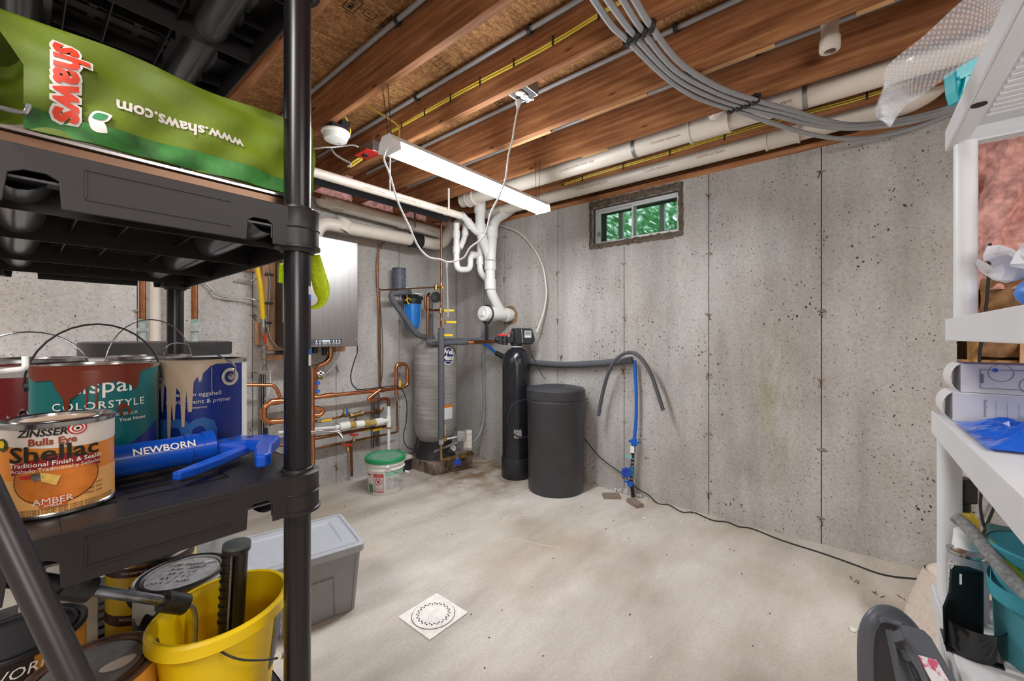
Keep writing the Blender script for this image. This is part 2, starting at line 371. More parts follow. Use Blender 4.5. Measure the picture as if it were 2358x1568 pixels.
# low run of the foundation beyond the step, right of the picture
lowz = 1.067
wl = MB().box((XW+.012, -3.2, 0), (XW+.25, -.404, lowz))
wall_low = struct('wall_right', wl, M_JOINT)
for y0, y1 in ((-1.086, -.404), (-1.70, -1.086), (-2.32, -1.70), (-3.2, -2.32)):
    part('wall_panel', MB().box((XW, y0+G, 0), (XW+.0125, y1-G, lowz)), M_WALL, wall_low, smooth=False)
SEAMB = [-2.6, -1.387, -.773, -.159, .455, 1.069, 1.683, 2.297, XW]
wall_b = struct('wall_back', MB().box((-2.6, YW+.012, 0), (XW+.25, YW+.25, WT)), M_JOINT)
for i in range(len(SEAMB)-1):
    part('wall_panel', MB().box((SEAMB[i]+G, YW, 0), (SEAMB[i+1]-G, YW+.0125, WT)), M_WALL, wall_b, smooth=False)
struct('wall_left', MB().box((-2.75, -3.2, 0), (-2.6, YW+.25, OSB)), M_WALL)
struct('wall_front', MB().box((-2.75, -3.35, 0), (XW+.25, -3.2, OSB)), M_WALL)
m = MB()
def mark(*pts):
    P = [onZ(a, b, .0004) for a, b in pts]
    for p, q in zip(P, P[1:]): m.bar(p, q, .008, .0004)
mark((888, 1222), (1010, 1180), (1140, 1215), (1020, 1262), (890, 1222)); mark((912, 1226), (1012, 1192), (1060, 1205)); mark((1060, 1262), (1180, 1240), (1290, 1262))
part('tape_residue', m, mat('pale_residue', (200, 191, 180), .8, var=.1, scale=60), floor, 'faint pale rectangle of tape residue', smooth=False)
# tie stubs left in the concrete at each panel seam
M_RUST = mat('rusty_steel', (112, 70, 52), .7, .5, var=.25, scale=60)
M_SPALL = mat('spalled_concrete', (150, 142, 132), .95, var=.2, scale=80, bump=.6)
def tie_proto(parent, rot):
    m = MB(); random.seed(3)
    for k in range(5):
        m.sphere((random.uniform(-.004, .002), random.uniform(-.02, .02), random.uniform(-.006, .006)), random.uniform(.006, .011), 6, sc=(.35, 1.3, .7))
    me = m.jitter(.0012).mesh('form_tie', [M_SPALL, M_RUST], V((0, 0, 0)), False)
    r = MB().cyl((-.004, .004, 0), (-.014, -.004, -.04), .003, 6)
    mr_ = r.mesh('tie_rod', M_RUST, V((0, 0, 0)), True)
    return me, mr_
tm, tr = tie_proto(None, 0)
TZ = [.152, .555, .964, 1.371, 1.787, 2.19]
def ties(parent, pts, rz):
    for k, (x, y, z) in enumerate(pts):
        o = bpy.data.objects.new('form_tie', tm); COL.objects.link(o); o.parent = parent; o.location = (x, y, z); ORG[o.name] = V((0, 0, 0))
        s = random.uniform(.65, 1.0); o.scale = (s, s, s); o.rotation_euler = (random.choice((0, PI)), 0, rz)
        if k % 3 != 1:
            q = bpy.data.objects.new('tie_rod', tr); COL.objects.link(q); q.parent = parent; q.location = (x, y, z); q.rotation_euler = (random.uniform(-.5, .5), 0, rz)
random.seed(11)
ties(wall_r, [(XW-.001, y, z) for y in SEAMR[1:-1] for z in TZ if not (OY0-.05 < y < OY1+.05 and z > 1.8)], 0)
ties(wall_b, [(x, YW-.001, z) for x in SEAMB[2:-1] for z in TZ], PI/2)
# mortar patching round the window, sill plate, rim boards
M_MORT = mat('rough_mortar', (104, 92, 80), .95, var=.3, scale=40, bump=.8, bscale=90)
m = MB()
def rough_strip(y0, y1, z0, z1):
    def fn(u, v):
        y = y0+(y1-y0)*u; z = z0+(z1-z0)*v
        e = .5-max(abs(u-.5), abs(v-.5))
        return V((XW-.004-.007*min(1, e*12)+random.uniform(-.002, .002), y+random.uniform(-.005, .005)*(e < .01), z+random.uniform(-.006, .006)*(e < .01)))
    m.grid(fn, max(2, int(abs(y1-y0)/.02)), max(2, int(abs(z1-z0)/.02)))
rough_strip(OY0-.035, OY0, OZ0-.04, WT-.005); rough_strip(OY1, OY1+.03, OZ0-.04, WT-.005)
rough_strip(OY0, OY1, OZ1, WT-.005); rough_strip(OY0, OY1, OZ0-.045, OZ0)
struct('trim_1', m, M_MORT)
struct('trim_2', MB().box((XW, -.404, WT), (XW+.14, YW+.2, WT+.038)), M_PLATE)
struct('trim_3', MB().box((XW+.10, -3.2, WT+.038), (XW+.14, YW+.2, OSB)), M_JOIST)
struct('trim_4', MB().box((-2.6, YW, WT), (XW, YW+.14, WT+.038)), M_PLATE)
struct('trim_5', MB().box((-2.6, YW+.10, WT+.038), (XW+.1, YW+.14, OSB)), M_JOIST)
# ceiling: strand-board deck with joists as parts
ceil = struct('ceiling', MB().box((-2.75, -3.35, OSB), (XW+.25, YW+.25, OSB+.02)), M_OSB)
JX = [1.075+.4035*k for k in range(-9, 5)]
jm = None
for x in JX:
    if jm is None:
        jm = MB().box((-.019, -3.2, JB), (.019, YW+.1, OSB)).mesh('joist', M_JOIST, V((0, 0, 0)), False)
    o = bpy.data.objects.new('joist', jm); COL.objects.link(o); o.parent = ceil; o.location = (x, 0, 0); bevel(o, .002, 1)
# short nailer strips fixed at the joist undersides
def nailer(p0, p1, x):
    a = onX(*p0, x); b = onX(*p1, x)
    part('nailer_strip', MB().box((x-.012, min(a.y, b.y), JB+.001), (x+.014, max(a.y, b.y), JB+.02)), M_NAIL, ceil, smooth=False)
xj = lambda k: 1.075+.4035*k
nailer((1160, 352), (1268, 308), xj(2)+.033); nailer((1340, 281), (1490, 222), xj(2)+.033)
nailer((1615, 168), (1784, 101), xj(2)+.033); nailer((1340, 352), (1400, 330), xj(3)+.033)
nailer((1972, 34), (2060, 2), xj(2)+.033)
# board stamps on the deck (read from below)
def stamp(s, px, py, size, rot=0, bold=.0, sx=1, z=OSB):
    p = onZ(px, py, z-.0005); a = rot
    xd = V((math.cos(a), math.sin(a), 0)); yd = V((math.sin(a), -math.cos(a), 0))
    text(s, size, p, xd, yd, M_INK, ceil, 'printed_stamp', bold=bold, sx=sx)
def frame_rect(px, py, w_, h_, rot, z=OSB-.001):
    c = onZ(px, py, z); xd = V((math.cos(rot), math.sin(rot), 0)); yd = V((math.sin(rot), -math.cos(rot), 0)); m = MB()
    for a, b, cc, dd in ((-1, -1, 1, -1), (1, -1, 1, 1), (1, 1, -1, 1), (-1, 1, -1, -1)):
        m.bar(c+xd*a*w_/2+yd*b*h_/2, c+xd*cc*w_/2+yd*dd*h_/2, .0025, .0008)
    part('stamp_border', m, M_INK, ceil, smooth=False)
ST = -PI/2
stamp('MAY', 812, 10, .034, ST, .02, .9); frame_rect(812, 11, .085, .05, ST)
stamp('1', 852, 32, .03, ST, .02); frame_rect(852, 33, .04, .048, ST)
stamp('THIS SIDE', 887, 52, .026, ST, .03, 1.1); stamp('DOWN', 905, 66, .026, ST, .03, 1.1)
stamp('MAY', 1156, 234, .03, ST, .02, .9); frame_rect(1156, 235, .08, .042, ST)
for k in range(5): stamp(('EXPOSURE 1', 'SPAN 24 OC', 'SUBFLOOR', '18 MM', 'THIS SIDE')[k], 1008+k*7, 138+k*7.5, .012, ST, .01, 1.3)
def rim_ins(x, w_):
    m = MB(); random.seed(int(x*100))
    m.grid(lambda u, v: V((x+w_*(u-.5), YW+.04-.05*math.sin(PI*u)*math.sin(PI*v)+random.uniform(-.018, .018), WT+.045+(OSB-WT-.05)*v+random.uniform(-.008, .008))), 12, 7)
    return m
for k in range(-4, 5):
    part('rim_insulation', rim_ins(xj(k)+.2, .34), M_PINK, ceil, ang=60, stuff=True)
# =====================================================================
# WINDOW with the well behind it
# =====================================================================
M_VINYL = mat('window_vinyl', (224, 226, 228), .35, var=.02)
def glass():
    t = NT('window_glass'); t.base(lin((206, 232, 222))); t.b.inputs['Roughness'].default_value = .02; t.b.inputs['Transmission Weight'].default_value = 1; t.b.inputs['IOR'].default_value = 1.02; t.b.inputs['Alpha'].default_value = .55; return t.m
M_GLASS = glass()
wx = XW+.045
win = thing('window_1', None, None, (wx, (OY0+OY1)/2, OZ0), kind='structure')
fr = MB(); e = .014
for a, b, c, d in ((OY0, OY1, OZ0, OZ0+e), (OY0, OY1, OZ1-e, OZ1), (OY0, OY0+e, OZ0+e, OZ1-e), (OY1-e, OY1, OZ0+e, OZ1-e)):
    fr.box((wx, a, c), (wx+.07, b, d))
frm = part('window_frame', fr, M_VINYL, win, bev=.002, smooth=False)
def sash(y0, y1, xo, nb):
    s = MB(); q = .014
    for a, b, c, d in ((y0, y1, OZ0+e, OZ0+e+q), (y0, y1, OZ1-e-q, OZ1-e), (y0, y0+q, OZ0+e+q, OZ1-e-q), (y1-q, y1, OZ0+e+q, OZ1-e-q)):
        s.box((wx+xo, a, c), (wx+xo+.018, b, d))
    o = part('sash', s, M_VINYL, win, bev=.0015, smooth=False)
    part('pane', MB().box((wx+xo+.007, y0+q, OZ0+e+q), (wx+xo+.010, y1-q, OZ1-e-q)), M_GLASS, o, smooth=False)
    return o
ym = OY0+(OY1-OY0)*.53
sash(OY0+e, ym+.012, .012, 1); sash(ym-.012, OY1-e, .036, 1)
part('latch', MB().box((wx-.008, OY1-.05, OZ0+.07), (wx+.012, OY1-.028, OZ0+.10)).cyl((wx-.012, OY1-.04, OZ0+.085), (wx+.01, OY1-.04, OZ0+.085), .008), M_GALV, win)
# window well: pale ribbed wall, posts and cover frame
wb = MB().box((XW+.25, OY0-.35, OZ0-.35), (XW+1.9, OY1+.9, OZ0-.30))
wxp = XW+.42; hz0 = onX(1382, 486, wxp).z
for px in (1429, 1524): yy = onX(px, 500, wxp).y; wb.box((wxp, yy-.02, OZ0-.3), (wxp+.03, yy+.02, hz0))
wb.box((wxp-.001, OY0-.5, hz0), (wxp+.031, OY1+.9, hz0+.07)).box((XW+.25, OY0-.5, hz0+.07), (wxp+.031, OY1+.9, hz0+.09))
part('well_frame', wb, M_VINYL, win, smooth=False)
M_LEAF = mat('leaf_green', (142, 204, 150), .5, var=.3, scale=6, trans=.0)
M_LEAF.node_tree.nodes['Principled BSDF'].inputs['Subsurface Weight'].default_value = 0
random.seed(5)
lf = MB()
for k in range(8000):
    c = V((XW+random.uniform(.7, 2.2), random.uniform(OY0-.5, OY1+1.7), random.uniform(OZ0-.1, OZ1+1.25)))
    a = V((random.uniform(-1, 1), random.uniform(-1, 1), random.uniform(-1, 1))).normalized(); b = a.orthogonal().normalized(); s = random.uniform(.03, .075)
    n = a.cross(b)
    lf.add([c-a*s, c-b*s*.45+n*s*.1, c+a*s, c+b*s*.45+n*s*.1], [(0, 1, 2, 3)])
st = MB()
for k in range(9):
    y = OY0-.3+k*.26; st.tube(spline([(XW+1.5, y, OZ0-.3), (XW+1.45, y+.05, OZ0+.3), (XW+1.3, y-.04, OZ0+1)]), .006, 6)
bush = thing('shrub', 'leafy green shrub seen through the basement window', 'shrub', (XW+1.3, (OY0+OY1)/2, OZ0-.3))
part('foliage', lf, M_LEAF, bush, smooth=False, stuff=True); part('stem', st, M_STUD, bush)
struct('ground', MB().box((XW+.25, -1.5, OZ0-.45), (XW+3, 4.5, OZ0-.35)), mat('garden_soil', (96, 84, 66), .95, var=.2))
# low framed wall with insulation on the step
pl = MB().box((XW+.02, -3.2, lowz), (XW+.11, -.404, lowz+.038))
fw = struct('wall_right', MB().box((XW+.16, -3.2, lowz), (XW+.2, -.404, OSB)), M_KRAFT)
part('plate', pl, M_STUD, fw, smooth=False)
for y in (-.46, -.87, -1.28, -1.69, -2.1): part('stud', MB().box((XW+.03, y-.019, lowz+.038), (XW+.12, y+.019, OSB)), M_STUD, fw, smooth=False)
def batt(y0, y1, z0, z1, seed):
    random.seed(seed); ph = [random.uniform(0, 6) for _ in range(6)]
    def fn(u, v):
        y = y0+(y1-y0)*u; z = z0+(z1-z0)*v
        d = .03*math.sin(u*13+ph[0]+v*5)+.025*math.sin(v*21+ph[1]+u*4)+.02*math.sin(u*31+v*17+ph[2])+random.uniform(-.006, .006)
        return V((XW+.02-d*.9-.03*math.sin(PI*u), y, z))
    return MB().grid(fn, 26, 40)
part('insulation_batt', batt(-.87, -.46, 1.45, 2.3, 4), M_PINK, fw, ang=60, label='pink fibreglass insulation bulging from the stud bay')
part('insulation_batt', batt(-1.25, -.9, 1.15, 2.3, 6), M_PINK, fw, ang=60)
part('paper_facing', batt(-.84, -.48, 1.12, 1.5, 9), M_KRAFT, fw, ang=60, label='crumpled brown kraft paper facing')
# =====================================================================
# CEILING SERVICES
# =====================================================================
# grey tubing high in each joist bay, with black clips
clipm = MB().lathe([(.013, -.008), (.02, -.008), (.02, .008), (.013, .008), (.013, -.008)], (0, 0, 0), (0, 1, 0), 12).box((-.006, -.008, .012), (.022, .008, .024)).mesh('clip', M_BLACK, V((0, 0, 0)))
def bay_tube(k, y0, y1, z, clips, lab):
    x = xj(k)-.036
    t = thing('heating_tube', lab, 'tube', (x, y0, z), 'grey heating tubes in the joist bays')
    part('tube', MB().tube(spline([(x, y0, z), (x, y0+(y1-y0)*.3, z-.004), (x, y0+(y1-y0)*.65, z+.002), (x, y1, z-.002)]), .011, 10), M_GPEX, t)
    for y in clips:
        o = bpy.data.objects.new('clip', clipm); COL.objects.link(o); o.parent = t; o.location = V((x, y, z))-ORG[t.name]
NB = {0: 'grey heating tube beside the joist nearest the black shelf, above the smoke alarm', 1: 'grey heating tube under the deck, one bay left of the ceiling outlet',
      2: 'grey heating tube running behind the ceiling outlet box', 3: 'grey heating tube in the bay crossed by the capped white stub pipe', 4: 'grey heating tube beside the joist left of the long white drain pipes'}
for k, cl in ((0, (.8, 1.5, 2.6)), (1, (.5, 1.1, 1.9)), (2, (.6, 1.45, 2.4)), (3, (.35, 1.6)), (4, (.5, 1.8))):
    bay_tube(k, -1.5, 3.1, 2.575, cl, NB[k])
# yellow cable pairs
stapm = MB().box((-.002, -.004, -.02), (.002, .004, .02)).mesh('staple', M_DARK, V((0, 0, 0)), False)
def romex(label, pts2, X, dz, nst, name='power_cable'):
    P = [onX(px, py, X) for px, py in pts2]
    t = thing(name, label, 'cable', P[0])
    for d in (-dz, dz):
        part('cable', MB().tube(spline([p+V((random.uniform(-.003, 0), 0, d+random.uniform(-.004, .004))) for p in P], 3), .0042, 6), M_YEL, t)
    for i in range(nst):
        f = (i+.5)/nst; q = P[0].lerp(P[-1], f)
        o = bpy.data.objects.new('staple', stapm); COL.objects.link(o); o.parent = t; o.location = q-ORG[t.name]-V((.005, 0, 0))
def jx_line(X, z, ys): return [V((X, y, z)) for y in ys]
romex('pair of yellow power cables stapled along the joist above the shop light', [(902, 303), (1063, 212), (1243, 116), (1389, 30), (1440, 2)], xj(1)-.027, .006, 7)
romex('pair of yellow power cables along the joist between the two white drain pipes', [(1300, 424), (1400, 392), (1513, 361), (1735, 293), (1950, 234), (2100, 190)], xj(4)-.03, .005, 6)
t = thing('cable_loop', 'slack loop of yellow cable near the upper right, behind bubble wrap', 'cable', (2.8, .3, 2.3))
part('cable', MB().tube(spline([atd(2200, 180, 2.0), atd(2150, 192, 2.05), atd(2133, 205, 2.1), atd(2150, 216, 2.1), atd(2205, 200, 2.0)]), .0045, 6), M_YEL, t)
t = thing('cable_end', 'thin yellow cable curving over the left end of the shop light', 'cable', atd(846, 243, 1.9))
part('cable', MB().tube(spline([onX(846, 243, xj(0)+.02), atd(887, 268, 1.95), atd(912, 285, 1.95), atd(920, 300, 1.93), atd(917, 320, 1.92)]), .004, 6), M_YEL, t)
# four big grey tubes swooping under the joists
def swoop(pts, label):
    P = [onZ(px, py, z) for px, py, z in pts]
    t = thing('water_tube', label, 'tube', P[len(P)//2], 'four grey water tubes sweeping under the joists')
    part('tube', MB().tube(spline(P, 5), .0115, 10), M_GPEX, t)
    return t, P
S1 = [(1330, -60, 2.352), (1368, 0, 2.352), (1410, 60, 2.352), (1445, 92, 2.352), (1530, 175, 2.352), (1600, 222, 2.35), (1682, 251, 2.352), (1780, 284, 2.31), (1850, 305, 2.28), (1930, 319, 2.25), (2010, 316, 2.255), (2100, 296, 2.28), (2200, 258, 2.33)]
S2 = [(1362, -60, 2.352), (1400, 0, 2.352), (1462, 82, 2.352), (1545, 170, 2.352), (1620, 215, 2.35), (1701, 244, 2.352), (1790, 268, 2.33), (1880, 289, 2.30), (1960, 296, 2.285), (2060, 288, 2.29), (2150, 268, 2.32), (2230, 240, 2.35)]
S3 = [(1398, -60, 2.352), (1435, 0, 2.352), (1481, 72, 2.352), (1555, 160, 2.352), (1640, 208, 2.35), (1719, 238, 2.352), (1800, 258, 2.34), (1880, 280, 2.31), (1960, 290, 2.297), (2060, 282, 2.305), (2150, 262, 2.33), (2230, 234, 2.36)]
S4 = [(1425, -60, 2.352), (1462, 0, 2.352), (1499, 60, 2.352), (1565, 143, 2.352), (1650, 198, 2.35), (1738, 230, 2.352), (1830, 256, 2.34), (1900, 277, 2.317), (1970, 287, 2.307), (2060, 278, 2.315), (2150, 258, 2.34), (2230, 229, 2.365)]
for S, lb in ((S1, 'lowest-hanging of the four grey tubes sweeping towards the window wall'), (S2, 'second from left of the four grey tubes clipped under the joists'),
              (S3, 'third from left of the four grey tubes clipped under the joists'), (S4, 'rightmost of the four grey tubes clipped under the joists')):
    t, P = swoop(S, lb)
    for i in (3 if S is S1 else 2, 6 if S is S1 else 5):
        o = bpy.data.objects.new('clip', clipm); COL.objects.link(o); o.parent = t; o.location = P[i]-ORG[t.name]; o.rotation_euler = (0, 0, .9 if i < 4 else -.9)
        o.scale = (1.15,)*3
# ---- large white drain pipes along the joists ----
M_TXT = mat('print_brown', (146, 104, 94), .6, var=0)
def hub(mb, p, d, r, L=.05): d = V(d).normalized(); mb.cyl(V(p)-d*L/2, V(p)+d*L/2, r, 20)
def pvc_text(s, p, d, r, size, parent):       # printed along a pipe, on its lower camera-facing side
    d = V(d).normalized(); n = (C0-V(p)); n = (n-d*n.dot(d)).normalized(); up = n.cross(d)
    if up.z < 0: d = -d; up = -up
    text(s, size, V(p)+n*(r+.0008), d, up, M_TXT, parent, 'pipe_print', sx=1.5)
M_STRAP = mat('strap_steel', (150, 150, 150), .4, .8, var=.1)
def drain(label, X, z, y0, y1, r, hubs, straps, prints):
    t = thing('drain_pipe', label, 'pipe', (X, y0, z))
    part('pipe', MB().cyl((X, y0, z), (X, y1, z), r, 24), M_PVC, t)
    for y, L in hubs:
        part('coupling', MB().cyl((X, y-L/2, z), (X, y+L/2, z), r+.008, 24).cyl((X, y-L/2-.004, z), (X, y-L/2+.006, z), r+.012, 24).cyl((X, y+L/2-.006, z), (X, y+L/2+.004, z), r+.012, 24), M_PVC, t)
    for y in straps:
        part('hanger_strap', MB().lathe([(r+.001, -.01), (r+.0035, -.01), (r+.0035, .01), (r+.001, .01), (r+.001, -.01)], (X, y, z), (0, 1, 0), 20).box((X+r+.001, y-.01, z), (X+r+.004, y+.01, OSB-.05)), M_STRAP, t)
    for y, s in prints: pvc_text(s, (X, y, z), (0, 1, 0), r, .019, t)
    return t
D1 = drain('upper long white drain pipe between joists, with branch fitting behind bubble wrap', 2.478, 2.403, -1.2, 2.62, .057, [(.62, .2), (2.5, .08)], [1.05, .18],
           [(1.45, 'CHARLOTTE PIPE  NE'), (.85, 'TrueFit System'), (.34, 'CHARLOTTE PIPE')])
D2 = drain('lower long white drain pipe nearest the window wall', 2.868, 2.403, -.15, 2.7, .056, [(.32, .16), (2.52, .08)], [],
           [(1.55, 'CHARLOTTE PIPE  NE'), (1.05, 'TrueFit System'), (.7, 'ASTM D 2665')])
def branch(t, p, q, r):
    p, q = V(p), V(q); part('branch', MB().cyl(p, q, r, 20).cyl(q-(q-p).normalized()*.04, q, r+.006, 20), M_PVC, t)
branch(D1, (2.478, .62, 2.403), (2.36, .50, 2.47), .038); branch(D2, (2.868, .32, 2.403), (2.76, .22, 2.45), .038)
part('elbow', MB().tube(spline([(2.868, -.12, 2.403), (2.868, -.22, 2.41), (2.86, -.30, 2.45), (2.86, -.33, 2.52)], 4), .06, 20), M_PVC, D2)
sp = thing('stub_pipe', 'capped white pipe stub dropping between two joists near the top edge', 'pipe', (2.13, -.03, 2.39))
sx_, sy_ = 2.125, None
p = onX(1911, 95, 2.12)
part('pipe', MB().cyl((p.x, p.y, 2.42), (p.x, p.y, OSB-.002), .03, 20), M_PVC, sp)
part('coupling', MB().lathe([(.02, 0), (.034, .004), (.036, .01), (.036, .05), (.031, .052)], (p.x, p.y, 2.385), seg=24), M_PVC, sp)
text('CHARLOTTE', .022, V((p.x, p.y, 2.5))+(C0-p).normalized()*.03*V((1, 1, 0)), EZ, EZ.cross(V((C0-p).x*EX+(C0-p).y*EY).normalized())*-1, M_TXT, sp, 'pipe_print')
# =====================================================================
# SHOP LIGHT, CORDS, CEILING DEVICES
# =====================================================================
lx0, lx1, ly, lz = 1.085, 2.325, 1.655, 2.085
M_EMIT = mat('lit_tube_diffuser', (250, 252, 255), .4, var=0, emit=LAMP)
lt = thing('shop_light', 'long white hanging shop light with its tubes lit', 'light', (lx0, ly, lz))
hs = MB(); prof = [(-.05, .034), (-.03, .062), (.03, .062), (.05, .034)]
hs.prism(prof, (lx1, ly, lz), (0, 1, 0), (0, 0, 1), lx1-lx0)
part('housing', hs, M_WHITE, lt, smooth=False)
for x in (lx0-.004, lx1):
    part('end_cap', MB().prism([(-.062, -.008), (-.055, .036), (-.03, .064), (.03, .064), (.055, .036), (.062, -.008)], (x+.004, ly, lz), (0, 1, 0), (0, 0, 1), .004), M_WHITE, lt, smooth=False)
part('lit_diffuser', MB().prism([(-.048, -.006), (-.058, .004), (-.05, .0335), (.05, .0335), (.058, .004), (.048, -.006)], (lx1-.004, ly, lz), (0, 1, 0), (0, 0, 1), lx1-lx0-.045), M_EMIT, lt, 'glowing white diffuser', bev=.004, smooth=False)
part('socket_cover', MB().prism([(-.059, -.006), (-.053, .034), (.053, .034), (.059, -.006)], (lx0+.04, ly, lz), (0, 1, 0), (0, 0, 1), .040), M_WHITE, lt, smooth=False)
for x, k in ((lx0+.02, 0), (lx1-.06, 3)):
    for dy in (-.01, .012):
        part('hanging_wire', MB().tube([(x, ly+dy, lz+.06), (xj(0) if k == 0 else x, ly+dy*2, JB+.04)], .0016, 5), M_DARK, lt)
    part('hanging_hook', MB().tube([(x-.012, ly, lz+.062), (x, ly, lz+.08), (x+.012, ly, lz+.062)], .0016, 5), M_STEELW, lt)
def rope(name, pts, r, m, label, cat, t=None, n=5, tag=True):
    P = [atd(*q) for q in pts]
    return solo(name, MB().tube(spline(P, n), r, 8), m, label, cat)
M_CORD = mat('white_cord', (226, 226, 224), .45, var=.02)
cordp = [(893, 338, 1.88), (884, 365, 1.86), (897, 400, 1.86), (916, 464, 1.88), (943, 523, 1.9), (963, 567, 1.91), (987, 592, 1.92), (1013, 597, 1.92), (1028, 603, 1.93), (1045, 602, 1.93), (1069, 592, 1.93), (1083, 570, 1.93), (1110, 549, 1.93), (1122, 523, 1.93), (1130, 490, 1.93), (1148, 455, 1.93), (1160, 425, 1.93), (1166, 400, 1.94), (1171, 356, 1.95), (1180, 322, 1.96), (1185, 288, 1.98), (1192, 252, 2.0)]
pc = thing('lamp_cable', 'white cord looping from the shop light down and up to the ceiling outlet', 'cord', atd(*cordp[8]))
part('cord', MB().tube(spline([atd(*q) for q in cordp], 4), .0042, 8), M_CORD, pc)
a_, b_ = atd(1195, 226, 2.03), atd(1192, 252, 2.0)
part('plug', MB().tube([a_, a_.lerp(b_, .35), a_.lerp(b_, .7), b_], [.016, .016, .01, .005], 12), M_CORD, pc)
rope('pull_string', [(899, 358, 1.87), (898, 400, 1.87), (898, 440, 1.88)], .003, M_CORD, 'short beaded pull string under the left end of the shop light', 'string')
ps = thing('pull_string', 'straight white string hanging from the lowest point of the white cord loop', 'string', atd(1028, 735, 1.93))
part('string', MB().tube([atd(1029, 612, 1.93), atd(1032, 730, 1.93)], .0028, 6), M_CORD, ps)
part('toggle', MB().tube([atd(1029, 603, 1.93), atd(1029, 606, 1.93), atd(1029, 618, 1.93)], [.003, .006, .004], 8), M_CORD, ps)
# outlet box
ob = thing('outlet_box', 'open metal outlet box with a round ivory outlet on the joist', 'outlet', onX(1200, 215, xj(1)+.05))
oc = onX(1204, 216, xj(1)+.075); bz = oc.z
part('metal_box', MB().box((oc.x-.052, oc.y-.055, bz-.004), (oc.x+.052, oc.y+.055, bz+.055)), M_GALV, ob, smooth=False)
part('recess', MB().box((oc.x-.045, oc.y-.048, bz-.0055), (oc.x+.045, oc.y+.048, bz-.0035)), M_DARK, ob, smooth=False)
part('receptacle', MB().cyl((oc.x+.012, oc.y, bz-.012), (oc.x+.012, oc.y, bz-.004), .019, 20).cyl((oc.x-.026, oc.y, bz-.012), (oc.x-.026, oc.y, bz-.004), .019, 20), mat('ivory', (230, 222, 204), .4, var=.02), ob)
part('yoke', MB().box((oc.x-.066, oc.y-.009, bz-.0075), (oc.x+.062, oc.y+.009, bz-.0055)).box((oc.x-.02, oc.y-.02, bz-.0085), (oc.x+.02, oc.y+.02, bz-.006)), M_GALV, ob, smooth=False)
for dx in (-.06, .056):
    part('screw_ear', MB().lathe([(.004, 0), (.009, 0), (.009, .003), (.004, .003), (.004, 0)], (oc.x+dx, oc.y+.014, bz-.0085), seg=10).lathe([(.004, 0), (.009, 0), (.009, .003), (.004, .003), (.004, 0)], (oc.x+dx, oc.y-.014, bz-.0085), seg=10), M_GALV, ob)
part('slot', MB().box((oc.x+.006, oc.y-.006, bz-.0128), (oc.x+.008, oc.y+.004, bz-.0118)).box((oc.x+.016, oc.y-.006, bz-.0128), (oc.x+.018, oc.y+.004, bz-.0118)), M_INK, ob, smooth=False)
# smoke alarm
sc = onZ(773, 309, JB-.045)
sm = thing('smoke_alarm', 'round white smoke alarm fixed under the joist', 'alarm', sc)
part('base_plate', MB().lathe([(0, .012), (.072, .012), (.075, .006), (.073, 0), (.066, -.002), (0, -.002)], sc, seg=36), M_PVCW, sm)
part('cover', MB().lathe([(.064, -.002), (.064, -.02), (.060, -.026), (.058, -.034), (.030, -.042), (0, -.043)], sc, seg=36), M_PVCW, sm)
part('mounting_box', MB().box((sc.x-.04, sc.y-.04, sc.z+.012), (sc.x+.055, sc.y+.035, JB)).box((sc.x+.02, sc.y-.03, JB-.001), (sc.x+.07, sc.y+.03, JB+.04)), M_BLACK, sm, bev=.004, smooth=False)
part('button', MB().lathe([(.012, 0), (.012, -.003), (0, -.003)], (sc.x-.015, sc.y-.01, sc.z-.0395), seg=16), M_WHITE, sm)
part('slots', MB().box((sc.x+.012, sc.y+.0, sc.z-.0425), (sc.x+.03, sc.y+.003, sc.z-.038)).box((sc.x+.012, sc.y+.008, sc.z-.0425), (sc.x+.03, sc.y+.011, sc.z-.038)), M_DARK, sm, smooth=False)
part('lead', MB().tube(spline([sc+V((.04, 0, .03)), sc+V((.10, .03, .05)), sc+V((.085, .02, .10)), sc+V((.05, .02, .15))], 4), .005, 6), M_YEL, sm)
# red switch box on the joist
rc = onX(852, 352, xj(1)-.03)
jb = thing('switch_box', 'grey metal switch box with a red cover plate, left of the shop light', 'switch', rc)
part('metal_box', MB().box((rc.x-.035, rc.y-.09, rc.z-.02), (rc.x+.012, rc.y+.06, rc.z+.05)), M_GALV, jb, bev=.003, smooth=False)
part('red_cover', MB().box((rc.x-.075, rc.y-.085, rc.z-.026), (rc.x+.012, rc.y+.055, rc.z-.02)), M_RED, jb, smooth=False)
part('switch_toggle', MB().box((rc.x-.05, rc.y-.02, rc.z-.032), (rc.x-.02, rc.y+.02, rc.z-.026)), M_BLACK, jb, smooth=False)
for k in range(2):
    part('cable_end', MB().tube(spline([rc+V((-.02, .06, -.02-.01*k)), rc+V((-.05, .11, -.045-.02*k)), rc+V((-.07, .10+.02*k, -.06-.02*k)), rc+V((-.04, .06, -.03-.02*k))], 4), .006, 6), M_YEL, jb)
M_ARM = mat('armoured_cable', (186, 184, 180), .4, .8, var=.25, scale=260, aniso=(1, 1, 1))
def armour(P, r, label, group=None):
    P = spline(P, 8); n = len(P); return solo('armoured_cable', MB().tube(P, [r*(1.0 if i % 2 else .82) for i in range(n)], 8), M_ARM, label, 'cable', group, ang=80)
armour([atd(700, 345, 2.3), atd(740, 340, 2.3), atd(775, 338, 2.35), atd(810, 334, 2.45), atd(826, 338, 2.5)], .006, 'silver armoured cable passing behind the smoke alarm to the red switch box')
armour([atd(762, 341, 2.3), atd(772, 355, 2.3), atd(790, 367, 2.3), atd(808, 377, 2.3), atd(800, 384, 2.3)], .006, 'short silver armoured cable hanging below the smoke alarm')
